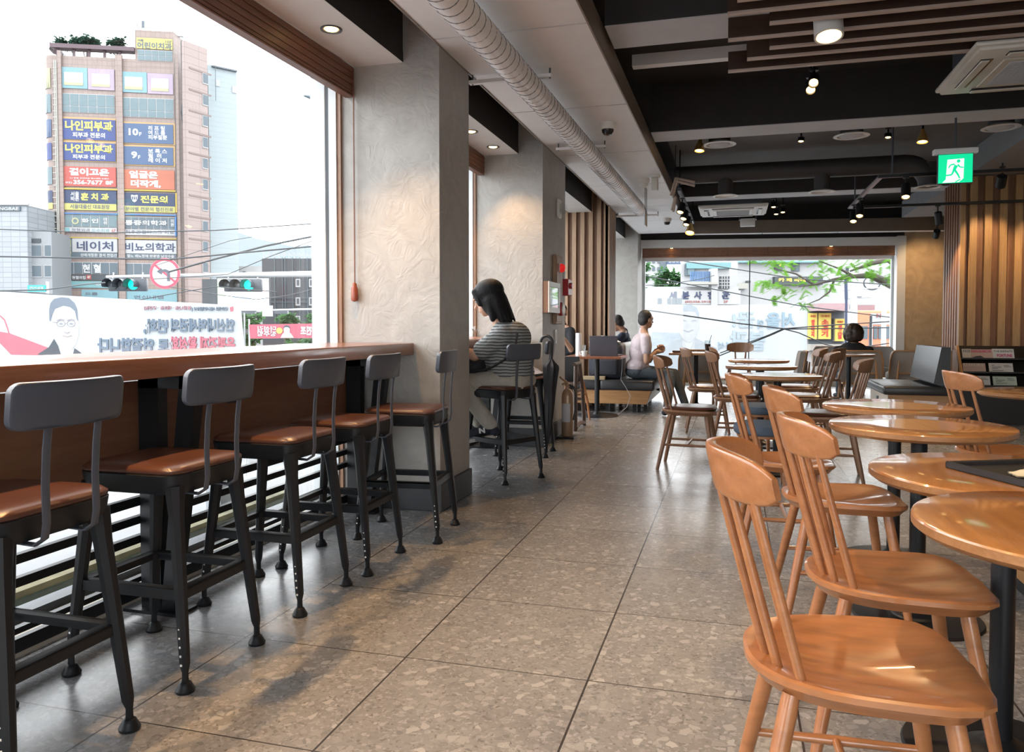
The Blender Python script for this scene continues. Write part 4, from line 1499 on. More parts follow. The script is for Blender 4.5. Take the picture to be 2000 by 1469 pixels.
# ------------------------------------------------------------------ far-left seating group
bl = thing('bench', 'black-cushioned wooden bench where the man in the pale shirt sits', 'bench', (-1.95, 9.72, 0))
MB().rbox(.32, 0, .28, 1.0, 2.15, .405, .03, 3).build('seat_cushion', M['black_leather'], bl)
MB().rbox(-.45, 0, .28, .315, .79, .405, .03, 3).build('seat_cushion', M['black_leather'], bl)
MB().box(-.43, .04, .11, .34, .77, .28).build('base_panel', M['bench_wood'], bl)
q = MB().add([(.34, .02, .28), (.96, .02, .28), (.90, .04, .11), (.34, .04, .11), (.34, 2.13, .28), (.96, 2.13, .28), (.90, 2.11, .11), (.34, 2.11, .11)],
             [(0, 3, 2, 1), (4, 5, 6, 7), (0, 1, 5, 4), (1, 2, 6, 5), (2, 3, 7, 6), (3, 0, 4, 7)])
q.build('base_panel', M['bench_wood'], bl)
MB().add([(.965, .03, .275), (.903, .05, .115), (.903, 2.1, .115), (.965, 2.12, .275)], [(0, 1, 2, 3)]).build('end_veneer', bpy.data.materials['pale_veneer'], bl)
for y in (.14, .62, 1.35, 1.95):
    MB().box(.72, y, 0, .77, y + .05, .12).build('leg', M['black_metal'], bl)
    MB().box(.37, y, 0, .42, y + .05, .12).build('leg', M['black_metal'], bl)
MB().rbox(.40, .78, .40, .54, 2.15, .86, .06, 4).build('backrest', mat('grey_leather', (.19, .185, .18), .42), bl)
MB().tube([(.94, .9, .23), (.985, .9, .23)], [.012, .02], 8).build('knob', M['black_metal'], bl)

lt = thing('cafe_table', 'square dark-red table with an open laptop before the slatted pillar', 'table', (-1.60, 9.35, 0))
MB().rbox(-.35, -.33, .70, .33, .33, .73, .005, 1).build('tabletop', M['counter'], lt)
MB().lathe([(.03, .02), (.03, .70)], 16).build('column', M['black_metal'], lt)
MB().lathe([(.26, 0), (.262, .006), (.25, .014), (.06, .02), (.03, .05), (0, .05)], 32).build('base', M['black_metal'], lt)
lp = thing('laptop', 'dark laptop standing open on the square table', 'laptop', (-1.50, 9.25, .73), R(-4))
MB().rbox(-.17, -.0, 0, .17, .24, .016, .004, 1).build('keyboard_deck', M['grey_metal'], lp)
MB().rbox(-.17, -.012, .0, .17, -.002, .245, .004, 1, RX(R(9))).build('screen', mat('slate_lid', (.055, .052, .065), .45), lp)
bo = thing('drinks_bottle', 'steel bottle standing on the square table', 'bottle', (-1.83, 9.35, .73))
MB().lathe([(0, 0), (.034, 0), (.036, .01), (.036, .20), (.034, .21)], 20).build('flask', M['duct'], bo)
MB().lathe([(.035, .21), (.035, .265), (.03, .272), (0, .272)], 20).build('cap', M['duct'], bo)
gl = thing('drinking_glass', 'clear water glass beside the small cup', 'glass', (-1.75, 9.2, .73))
MB().lathe([(0, .004), (.03, .004), (.036, .13), (.038, .13), (.032, 0), (0, 0)], 20).build('tumbler', M['clear_glass'], gl)
cu = thing('cup', 'small white cup on the square table', 'cup', (-1.70, 9.06, .73))
MB().lathe([(0, .0), (.026, 0), (.034, .02), (.037, .065), (.034, .065), (.03, .02), (0, .012)], 22).build('bowl', M['white_plastic'], cu)
MB().tube([(-.033, 0, .055), (-.055, 0, .05), (-.055, 0, .025), (-.033, 0, .018)], .005, 8).build('handle', M['white_plastic'], cu)
sa = thing('backpack', 'dark backpack on the bench behind the laptop', 'bag', (-1.60, 10.05, .405))
MB().rbox(-.22, -.12, 0, .22, .12, .46, .07, 4).build('sack', mat('dark_nylon', (.028, .03, .042), .7), sa)
MB().rbox(-.16, -.15, .05, .16, -.10, .26, .03, 3).build('pocket', bpy.data.materials['dark_nylon'], sa)
MB().tube([(-.05, -.1, .45), (-.04, -.11, .50), (.04, -.11, .50), (.05, -.1, .45)], .008, 8).build('strap', bpy.data.materials['dark_nylon'], sa)
o = crumple('white_jacket', 'crumpled white garment on top of the dark backpack', (-1.62, 10.05, .868), .42, .24, .10, M['white_cloth'], 5, .2)
o['category'] = 'clothing'
pb = thing('paper_bundle', 'folded papers lying at the left of the bench', 'papers', (-1.74, 9.84, .405))
MB().rbox(-.16, -.09, 0, .16, .09, .04, .004, 1, RZ(.1)).build('sheets', mat('kraft_paper', (.40, .31, .19), .7), pb)
cb = tag(MB().tube([(-1.33, 9.6, .70), (-1.34, 9.66, .55), (-1.36, 9.69, .42), (-1.30, 9.69, .33), (-1.24, 9.69, .22), (-1.28, 9.66, .08), (-1.36, 9.5, .008), (-1.5, 9.35, .006)], .0032, 8).build('charging_cable', M['beam_under'], None), 'thin charging cable dropping from the square table past the bench', 'cable')

# bentwood chair and high chair
bc = thing('bentwood_chair', 'pale wooden chair with a curved plywood back before the square table', 'chair', (-1.87, 8.86, 0), R(52))
MB().lathe([(0, .425), (.19, .425), (.205, .43), (.205, .445), (.19, .452), (0, .452)], 28).build('seat', M['chair'], bc, 50)
MB().lathe([(0, .452), (.18, .453), (.18, .468), (.165, .475), (0, .477)], 28).build('seat_pad', M['leather'], bc, 50)
for sx in (1, -1):
    for sy in (1, -1):
        if sx > 0: MB().tube([(.13, sy * .14, .43), (.17, sy * .17, .2), (.185, sy * .19, 0)], [(.02, .016), (.017, .015), (.013, .012)], 8).build('leg', M['chair'], bc)
        else: MB().tube([(-.19, sy * .20, 0), (-.17, sy * .185, .43), (-.20, sy * .185, .62), (-.25, sy * .185, .80)], [(.014, .014), (.019, .018), (.018, .016), (.012, .012)], 8).build('leg', M['chair'], bc)
MB().tube([(.16, .16, .30), (-.17, .18, .30)], .010, 8).tube([(.16, -.16, .30), (-.17, -.18, .30)], .010, 8).build('stretcher', M['chair'], bc)
q = MB()
def ply(u, v):
    y = (u - .5) * .46
    return (-.235 + 1.0 * y * y - .04 * (v - .5), y, .69 + (v - .5) * (.17 * (1 - .35 * (abs(u - .5) * 2) ** 3)))
q.grid(ply, 20, 6)
n = len(q.v)
q.add([(p.x - .014, p.y, p.z) for p in q.v], [list(reversed(f)) for f in q.f])
W_ = 21
rim = [i for i in range(W_)] + [W_ * (j + 1) - 1 for j in range(1, 7)] + [6 * W_ + i for i in range(W_ - 2, -1, -1)] + [W_ * j for j in range(5, 0, -1)]
q.f += [[rim[i], rim[(i + 1) % len(rim)], n + rim[(i + 1) % len(rim)], n + rim[i]] for i in range(len(rim))]
q.build('backrest', M['chair'], bc, 50)

hc = thing('high_chair', 'dark brown wooden high chair just beyond the second pillar', 'high chair', (-1.78, 8.16, 0))
DW = wood('dark_walnut', (.075, .045, .033), (.12, .075, .055), .4, 'Z', 5)
for sx in (-1, 1):
    for y0, y1 in ((-.25, -.10), (.25, .10)):
        MB().tube([(sx * .20, y0, 0), (sx * .19, (y0 + y1) * .56, .38), (sx * .175, y1, .68)], [(.026, .022)] * 3, 8).build('leg', DW, hc)
    MB().tube([(sx * .20, -.25, .03), (sx * .20, 0, .055), (sx * .20, .25, .03)], [(.025, .022)] * 3, 8).build('foot_rail', DW, hc)
    MB().tube([(sx * .18, -.17, .40), (sx * .18, .17, .40)], .018, 8).build('side_rail', DW, hc)
    MB().tube([(sx * .172, -.19, .69), (sx * .172, .16, .69)], [(.02, .018)] * 2, 8).build('armrest', DW, hc)
MB().tube([(-.19, -.15, .30), (.19, -.15, .30)], .016, 8).tube([(-.19, .15, .30), (.19, .15, .30)], .016, 8).build('cross_rail', DW, hc)
MB().rbox(-.17, -.15, .46, .17, .15, .485, .006, 1).build('seat', DW, hc)
MB().rbox(-.17, .12, .48, .17, .15, .76, .02, 2).build('backrest', M['black_leather'], hc)

# ------------------------------------------------------------------ armchairs
def make_armchair(label):
    """facing +Y; the curved upholstered back toward -Y"""
    t = thing('armchair', label, 'armchair', (0, 0, 0), 0, 'grey upholstered armchairs by the far window')
    def shell(off):
        def fn(u, v):
            a = (u - .5) * 1.15
            x = .275 * math.sin(a) / math.sin(.575) * (1 - .05 * (v - .5))
            y = -.235 + .12 * (1 - math.cos(a)) * 3.0 - .06 * v
            uu = abs(u - .5) * 2
            top = .742 - .05 * max(0, uu - .8) / .2 * (uu - .8) * 5
            return (x, y + off, .30 + (top - .30) * v)
        return fn
    q = MB()
    nu, nv = 20, 10
    q.grid(shell(0), nu, nv)
    n = len(q.v)
    q.grid(shell(.07), nu, nv)
    w = nu + 1
    rim = [i for i in range(w)] + [w * (j + 1) - 1 for j in range(1, nv + 1)] + [nv * w + i for i in range(nu - 1, -1, -1)] + [w * j for j in range(nv - 1, 0, -1)]
    q.f += [[rim[i], rim[(i + 1) % len(rim)], n + rim[(i + 1) % len(rim)], n + rim[i]] for i in range(len(rim))]
    q.build('backrest', M['fabric'], t, 50)
    f0 = shell(-.006)
    pts = [f0(.0, v / 10) for v in range(3, 9)] + [f0(.005 + .03 * k, .86 + .14 * math.sin(k / 3 * PI / 2)) for k in range(1, 4)]
    pts += [f0(u / 20, 1.0) for u in range(3, 18)] + [f0(.995 - .03 * k, .86 + .14 * math.sin(k / 3 * PI / 2)) for k in range(3, 0, -1)] + [f0(1, v / 10) for v in range(8, 2, -1)]
    MB().tube(pts, .011, 8).build('wood_trim', M['bench_wood'], t, 60)
    MB().rbox(-.25, -.16, .31, .25, .29, .43, .04, 3).build('seat_cushion', M['fabric'], t)
    MB().rbox(-.24, -.22, .27, .24, .26, .31, .006, 1).build('seat_frame', M['bench_wood'], t)
    for sx in (1, -1):
        MB().tube([(sx * .215, .22, .29), (sx * .24, .27, 0)], [(.022, .02), (.013, .012)], 8).build('leg', M['bench_wood'], t)
        MB().tube([(sx * .17, -.30, .60), (sx * .19, -.275, .30), (sx * .225, -.33, 0)], [(.010, .008), (.024, .020), (.013, .012)], 8).build('leg', M['bench_wood'], t)
    MB().tube([(-.19, -.275, .43), (.19, -.275, .43)], [(.022, .010)] * 2, 8).build('back_rail', M['bench_wood'], t)
    return t


ac = make_armchair('grey armchair with its back to us, holding the curly-haired person')
ac.location = (1.70, 11.95, 0)
for x, y, rz, lb in ((2.36, 12.1, 0, 'grey armchair with its back to us, next to the slatted block side'),
                     (1.52, 13.55, 180, 'grey armchair at the far window glimpsed left of the curly-haired person'),
                     (2.22, 13.65, 180, 'grey armchair at the far window glimpsed right of the curly-haired person'),
                     (.68, 11.4, 90, 'grey armchair seen from its side, alone in the middle of the far window'),
                     (-.50, 11.7, 0, 'grey armchair behind the table with the iced drink')):
    copy_tree(ac, (x, y, 0), R(rz), lb)

# table with the iced drink
mt = thing('cafe_table', 'rectangular wooden table carrying the iced drink', 'table', (-.50, 10.85, 0))
MB().rbox(-.34, -.33, .70, .31, .33, .73, .005, 1).build('tabletop', M['table'], mt)
MB().lathe([(.03, .02), (.03, .70)], 16).build('column', M['black_metal'], mt)
MB().lathe([(.24, 0), (.242, .006), (.23, .014), (.06, .02), (.03, .05), (0, .05)], 32).build('base', M['black_metal'], mt)
p = at(1382, 688, y=10.75)
ic = thing('iced_drink', 'tall glass of dark iced drink with a straw', 'drink', (p.x, 10.75, .73))
MB().lathe([(0, .004), (.030, .004), (.042, .165), (.044, .165), (.034, 0), (0, 0)], 22).build('tumbler', M['clear_glass'], ic)
MB().lathe([(0, .006), (.0295, .006), (.0375, .118), (0, .12)], 22).build('liquid', mat('cola', (.045, .012, .008), .15), ic)
MB().tube([(-.01, 0, .02), (.03, 0, .165), (.05, 0, .235)], .004, 8).build('straw', M['black_plastic'], ic)
wl = tag(MB().rbox(-.06, -.045, 0, .06, .045, .028, .012, 2).build('wallet', M['leather'], None), 'dark brown wallet lying on the iced-drink table', 'wallet')
p = at(1322, 688, y=10.72)
wl.location = (p.x, 10.72, .73)

# plywood-back chairs by the far window
def make_ply_chair(label):
    t = thing('plywood_chair', label, 'chair', (0, 0, 0), 0, 'two-post chairs by the far window')
    MB().lathe([(0, .43), (.19, .43), (.205, .44), (.2, .455), (0, .462)], 26).build('seat', M['chair_dark'], t, 50)
    for sx in (1, -1):
        for sy in (1, -1):
            MB().tube([(sx * .14, sy * .14, .435), (sx * .18, sy * .17, .2), (sx * .19, sy * .19, 0)], [.018, .015, .011], 8).build('leg', M['chair_dark'], t)
    for sy in (1, -1):
        MB().tube([(-.16, sy * .06, .44), (-.21, sy * .075, .62), (-.235, sy * .085, .78)], [.014, .014, .011], 8).build('back_post', M['chair_dark'], t)
    q = MB()
    def fn(u, v):
        y = (u - .5) * .40
        s = 1 - .55 * (abs(u - .5) * 2) ** 4
        return (-.23 + 1.6 * y * y - .03 * (v - .5), y, .755 + (v - .5) * .15 * s)
    q.grid(fn, 16, 5)
    n = len(q.v)
    q.add([(p.x - .014, p.y, p.z) for p in q.v], [list(reversed(f)) for f in q.f])
    w = 17
    rim = [i for i in range(w)] + [w * (j + 1) - 1 for j in range(1, 6)] + [5 * w + i for i in range(w - 2, -1, -1)] + [w * j for j in range(4, 0, -1)]
    q.f += [[rim[i], rim[(i + 1) % len(rim)], n + rim[(i + 1) % len(rim)], n + rim[i]] for i in range(len(rim))]
    q.build('backrest', M['chair_dark'], t, 50)
    MB().tube([(-.15, -.15, .22), (.15, -.15, .22), (.15, .15, .22), (-.15, .15, .22)], .009, 8, closed=True).build('stretcher', M['chair_dark'], t)
    return t


pc1 = make_ply_chair('two-post plywood chair turned away at the right of the three round tables')
pc1.location, pc1.rotation_euler = (1.03, 10.1, 0), (0, 0, R(150))
copy_tree(pc1, (.07, 12.3, 0), R(-95), 'dark two-post chair silhouetted against the far window')
copy_tree(pc1, (-.05, 10.0, 0), R(8), 'two-post plywood chair beside the iced-drink table')
# ------------------------------------------------------------------ people
def blob(name, parts, m, parent, vox=.012, smooth=2, loc0=None):
    """one continuous surface from overlapping limbs: ('c', p0, r0, p1, r1) tapered limb, ('e', centre, radii[, matrix]) ellipsoid"""
    mb = MB()
    for p in parts:
        if p[0] == 'c':
            a, r0, b, r1 = Vector(p[1]), p[2], Vector(p[3]), p[4]
            n = 6
            mb.tube([a.lerp(b, i / n) for i in range(n + 1)], [r0 + (r1 - r0) * i / n for i in range(n + 1)], 12)
            mb.ball(a, r0, None, 12, 8).ball(b, r1, None, 12, 8)
        else:
            c, r = Vector(p[1]), p[2]
            A = T(*c) @ (p[3] if len(p) > 3 else Matrix())
            mb.ball((0, 0, 0), r, A, 18, 12)
    me = mb.mesh('raw', None, 0)
    o = bpy.data.objects.new('raw', me)
    COL.objects.link(o)
    r = o.modifiers.new('r', 'REMESH')
    r.mode, r.voxel_size, r.adaptivity = 'VOXEL', vox, 0
    s = o.modifiers.new('s', 'SMOOTH')
    s.factor, s.iterations = .5, smooth
    dg = bpy.context.evaluated_depsgraph_get()
    out = bpy.data.meshes.new_from_object(o.evaluated_get(dg))
    bpy.data.objects.remove(o)
    bpy.data.meshes.remove(me)
    out.name = name
    for p in out.polygons: p.use_smooth = True
    out.materials.clear()
    out.materials.append(m)
    q = bpy.data.objects.new(name, out)
    COL.objects.link(q)
    if parent: q.parent = parent
    return q


def head_parts(c, fwd, s=1.0):
    """skull, jaw, nose, lips, brow and ears; fwd is where the face looks"""
    f = Vector(fwd).normalized()
    sd = f.cross(Vector((0, 0, 1))).normalized()
    up = sd.cross(f).normalized()
    A = Matrix((sd, f, up)).transposed().to_4x4()
    c = Vector(c)
    P = lambda x, y, z: c + (sd * x + f * y + up * z) * s
    out = [('e', P(0, -.01, .03), (.076 * s, .095 * s, .088 * s), A), ('e', P(0, .03, -.045), (.056 * s, .058 * s, .062 * s), A),
           ('e', P(0, .058, -.082), (.026 * s, .024 * s, .022 * s), A),
           ('c', P(0, .088, .005), .009 * s, P(0, .108, -.026), .012 * s), ('e', P(0, .086, -.056), (.023 * s, .010 * s, .008 * s), A), ('e', P(0, .085, .030), (.045 * s, .014 * s, .012 * s), A),
           ('e', P(.078, -.005, -.01), (.010 * s, .02 * s, .031 * s), A), ('e', P(-.078, -.005, -.01), (.010 * s, .02 * s, .031 * s), A)]
    return out, P, A


def hand_parts(wrist, dirv, palm_n, s=1.0, curl=.5, right=True):
    d = Vector(dirv).normalized()
    n = Vector(palm_n).normalized()
    sd = d.cross(n).normalized() * (1 if right else -1)
    n = sd.cross(d).normalized() * (1 if right else -1)
    w = Vector(wrist)
    P = lambda a, b, c: w + (d * a + sd * b + n * c) * s
    out = [('c', P(0, 0, 0), .024 * s, P(.045, 0, 0), .027 * s), ('c', P(.03, .02, 0), .016 * s, P(.085, .03, 0), .013 * s), ('c', P(.03, -.02, 0), .016 * s, P(.08, -.03, 0), .012 * s), ('c', P(.04, 0, 0), .018 * s, P(.088, 0, 0), .014 * s)]
    for k, (b, L) in enumerate(((.030, .070), (.010, .078), (-.011, .073), (-.031, .056))):
        a0 = P(.086, b, 0)
        ang = curl * (1 + .12 * k)
        a1 = a0 + (d * math.cos(ang) + n * math.sin(ang)) * L * .5 * s
        a2 = a1 + (d * math.cos(2 * ang) + n * math.sin(2 * ang)) * L * .33 * s
        a3 = a2 + (d * math.cos(2.7 * ang) + n * math.sin(2.7 * ang)) * L * .25 * s
        out += [('c', a0, .0095 * s, a1, .0088 * s), ('c', a1, .0088 * s, a2, .008 * s), ('c', a2, .008 * s, a3, .007 * s)]
    t0 = P(.02, .025, .005)
    t1 = P(.055, .055, .015)
    t2 = P(.08, .058, .03)
    out += [('c', t0, .014 * s, t1, .0105 * s), ('c', t1, .0105 * s, t2, .008 * s)]
    return out


SKIN = mat('skin', (.52, .31, .215), .5, var=.05)
SKIN2 = mat('skin_tan', (.45, .25, .16), .5, var=.05)
HAIR = mat('black_hair', (.006, .0055, .007), .55, spec=.25, var=.3, vs=40, stretch=(6, 6, .6), bump=.5, bs=50)
HAIRB = mat('dark_brown_hair', (.03, .016, .012), .5, var=.3, vs=60, bump=.6, bs=60)
HAIRG = mat('greying_hair', (.022, .020, .021), .6, var=.3, vs=80, bump=.5, bs=120)


def stripes(name, a, b, freq, w=.35):
    m, nt, p, L = newmat(name)
    N = nt.nodes.new
    tc = N('ShaderNodeTexCoord')
    nz = N('ShaderNodeTexNoise')
    nz.inputs['Scale'].default_value = 9
    L.new(tc.outputs['Object'], nz.inputs['Vector'])
    sx = N('ShaderNodeSeparateXYZ')
    L.new(tc.outputs['Object'], sx.inputs[0])
    ma = N('ShaderNodeMath')
    ma.operation = 'MULTIPLY_ADD'
    L.new(nz.outputs['Fac'], ma.inputs[0])
    ma.inputs[1].default_value = .02
    L.new(sx.outputs[2], ma.inputs[2])
    mu = N('ShaderNodeMath')
    mu.operation = 'MULTIPLY'
    mu.inputs[1].default_value = freq
    L.new(ma.outputs[0], mu.inputs[0])
    fr = N('ShaderNodeMath')
    fr.operation = 'FRACT'
    L.new(mu.outputs[0], fr.inputs[0])
    lt = N('ShaderNodeMath')
    lt.operation = 'LESS_THAN'
    lt.inputs[1].default_value = w
    L.new(fr.outputs[0], lt.inputs[0])
    mx = N('ShaderNodeMix')
    mx.data_type = 'RGBA'
    L.new(lt.outputs[0], mx.inputs[0])
    mx.inputs[6].default_value, mx.inputs[7].default_value = (*a, 1), (*b, 1)
    L.new(mx.outputs[2], p.inputs['Base Color'])
    p.inputs['Roughness'].default_value = .9
    return m


def folds(m, s=14, k=.5):
    nt = m.node_tree
    p = nt.nodes['Principled BSDF']
    tc = nt.nodes.new('ShaderNodeTexCoord')
    nz = nt.nodes.new('ShaderNodeTexNoise')
    nz.inputs['Scale'].default_value = s
    nz.inputs['Distortion'].default_value = 1.5
    bp = nt.nodes.new('ShaderNodeBump')
    bp.inputs['Strength'].default_value = k
    bp.inputs['Distance'].default_value = .03
    nt.links.new(tc.outputs['Object'], nz.inputs['Vector'])
    nt.links.new(nz.outputs['Fac'], bp.inputs['Height'])
    nt.links.new(bp.outputs['Normal'], p.inputs['Normal'])
    return m


# --- the person on the bar stool, seen from the side, facing the street window
YW = 5.43
W = lambda u, v, y=YW: at(u, v, y=y)
for _d in (0,): pass
pw = thing('person', 'person in a striped grey T-shirt with shoulder-length black hair sitting on a bar stool', 'person', (-1.70, YW, .66))
O = Vector((-1.70, YW, .66))
L_ = lambda p: Vector(p) - O
head = W(953, 585)
hp, HP, HA = head_parts(L_(head), (-.92, -.05, -.38), 1.04)
neck = W(979, 636)
shN, shF = W(983, 657, YW - .155), W(983, 657, YW + .175)
elN, elF = W(927, 694, YW - .20), W(925, 690, YW + .22)
wrN, wrF = elN + Vector((-.20, .08, .05)), elF + Vector((-.22, -.06, .03))
parts = hp + [('c', HP(0, -.02, -.03), .052, L_(neck), .056), ('c', L_(neck), .06, L_(neck) + Vector((.02, 0, -.08)), .07),
              ('c', L_(shN), .052, L_(elN), .043), ('c', L_(elN), .042, L_(wrN), .028), ('c', L_(shF), .052, L_(elF), .043), ('c', L_(elF), .042, L_(wrF), .028),
              ('c', L_(neck) + Vector((.02, 0, -.08)), .06, L_(shN), .05), ('c', L_(neck) + Vector((.02, 0, -.08)), .06, L_(shF), .05)]
parts += hand_parts(L_(wrN), (-1, .25, -.1), (0, .2, -1), 1, .5) + hand_parts(L_(wrF), (-1, -.25, -.1), (0, -.2, -1), 1, .5, False)
blob('body', parts, SKIN, pw, .008, 2)
for x in (.033, -.033):
    MB().ball((0, 0, 0), .011, T(*HP(x, .073, .012)), 10, 7).build('eye', M['white_plastic'], pw)
    MB().ball((0, 0, 0), .0065, T(*HP(x, .081, .012)), 8, 6).build('iris', HAIR, pw)
# hair
hairp = [('e', HP(0, -.022, .045), (.100, .120, .098), HA), ('e', HP(.05, -.03, -.04), (.055, .085, .10), HA), ('e', HP(-.05, -.03, -.04), (.055, .085, .10), HA), ('e', HP(0, -.075, -.045), (.085, .06, .12), HA),
         ('c', HP(.07, -.02, -.02), .038, HP(.085, .0, -.15), .022), ('c', HP(-.07, -.02, -.02), .038, HP(-.085, .0, -.15), .022),
         ('c', HP(.06, -.06, -.05), .045, HP(.07, -.05, -.175), .022), ('c', HP(-.06, -.06, -.05), .045, HP(-.07, -.05, -.175), .022), ('c', HP(0, -.08, -.05), .055, HP(0, -.085, -.165), .03),
         ('c', HP(.05, .055, .075), .028, HP(.078, .05, -.02), .016), ('c', HP(-.05, .055, .075), .028, HP(-.078, .05, -.02), .016)]
for k in range(9):
    a = R(200 + 140 * k / 8)
    hairp.append(('c', HP(.075 * math.cos(a), -.03 + .08 * math.sin(a), -.08), .024, HP(.09 * math.cos(a), -.03 + .09 * math.sin(a), -.19 - .01 * (k % 3)), .010))
blob('hair', hairp, HAIR, pw, .008, 2)
# shirt
chest, waist, hip = W(992, 672), W(998, 705), W(998, 742)
tee = folds(stripes('striped_jersey', (.29, .30, .29), (.06, .062, .068), 46, .40), 12, .35)
sp = [('e', L_(chest), (.150, .195, .165), RY(R(-20))), ('e', L_(waist) + Vector((-.015, 0, 0)), (.180, .195, .16)), ('e', L_(W(1000, 728)), (.165, .195, .11)),
      ('c', L_(neck) + Vector((.015, -.02, -.035)), .075, L_(shN) + Vector((0, .02, 0)), .072), ('c', L_(neck) + Vector((.015, .02, -.035)), .075, L_(shF) + Vector((0, -.02, 0)), .072),
      ('c', L_(shN), .075, L_(shN).lerp(L_(elN), .72), .072), ('c', L_(shF), .075, L_(shF).lerp(L_(elF), .72), .072),
      ('e', L_(W(962, 690)), (.07, .14, .09)), ('e', L_(W(1005, 660)), (.12, .17, .12))]
blob('shirt', sp, tee, pw, .011, 3)
# trousers
tr_m = folds(mat('beige_trousers', (.34, .315, .27), .85), 10, .6)
hN, hF = W(1003, 748, YW - .10), W(1003, 748, YW + .10)
kN, kF = hN + Vector((-.40, -.04, .0)), hF + Vector((-.40, .04, .0))
aN, aF = W(957, 829, YW - .12), W(935, 826, YW + .06)
tp = [('e', L_(W(1003, 742)), (.165, .19, .10)), ('c', L_(hN) , .098, L_(kN), .068), ('c', L_(hF), .098, L_(kF), .068), ('c', L_(kN), .070, L_(aN), .055), ('c', L_(kF), .070, L_(aF), .055)]
for p in tp:
    pass
blob('trousers', tp, tr_m, pw, .011, 3)
# shoes with pale soles and a slanted letter
SH = mat('navy_suede', (.018, .02, .032), .8)
for a, nm in ((aN, 1), (aF, 0)):
    q = L_(a)
    sh = blob('shoe', [('e', q + Vector((-.02, 0, -.035)), (.075, .042, .042)), ('e', q + Vector((-.12, 0, -.068)), (.09, .045, .032), RY(R(-12))), ('c', q + Vector((.0, 0, -.03)), .044, q + Vector((.0, 0, .01)), .043), ('e', q + Vector((.035, 0, -.05)), (.04, .038, .035))], SH, pw, .008, 2)
    sole = MB()
    pts = [(q.x + .075 * math.cos(t) + (-.055 if math.cos(t) < 0 else 0) * 1.0 - .03 + (-.05 if math.cos(t) < -.2 else 0), q.y + .045 * math.sin(t)) for t in [2 * PI * k / 28 for k in range(28)]]
    sole.prism([(x - q.x, y - q.y) for x, y in pts], -.012, .012, T(q.x, q.y, q.z - .092) @ RY(R(-12)))
    sole.build('sole', mat('pale_rubber', (.40, .37, .34), .7), sh)
    if nm: write('shoe_mark', 'N', T(q.x - .065, q.y - .047, q.z - .062) @ RY(R(-8)), .045, .038, M['white_plastic'], sh, .05)
# strap and bag
st = [W(998, 640, YW - .05), W(1010, 655, YW - .15), W(1006, 680, YW - .222), W(985, 703, YW - .238), W(962, 717, YW - .235), W(940, 724, YW - .20), W(925, 724, YW - .15)]
st = [L_(p) for p in st]
sm = MB()
sp2 = []
for i in range(len(st) - 1):
    for k in range(4): sp2.append(st[i].lerp(st[i + 1], k / 4))
sp2.append(st[-1])
sm.tube(sp2, [(.008, .019)] * len(sp2), 8)
sm.build('bag_strap', mat('black_canvas', (.015, .015, .02), .8), pw)
blob('waist_bag', [('e', L_(W(928, 715, YW - .08)), (.09, .11, .075)), ('e', L_(W(925, 725, YW + .02)), (.08, .12, .06))], bpy.data.materials['black_canvas'], pw, .01, 2)
# what the person holds up in front of the face: a clear cup lid/bag on the counter
p = at(930, 605, y=5.42)
o = crumple('plastic_bag', 'clear crumpled plastic bag held before the face of the striped-shirt person', (p.x - .03, 5.40, .997), .16, .16, .10, M['clear_glass'], 11)
o['category'] = 'bag'

# bag on the last stool: folded blue and white garment
o = crumple('folded_clothing', 'blue and white folded clothing on the stool beside the umbrella', (-1.72, 6.42, .677), .30, .30, .10, mat('blue_white_cloth', (.35, .38, .48), .8, var=.5, vs=12), 21)
o['category'] = 'clothing'


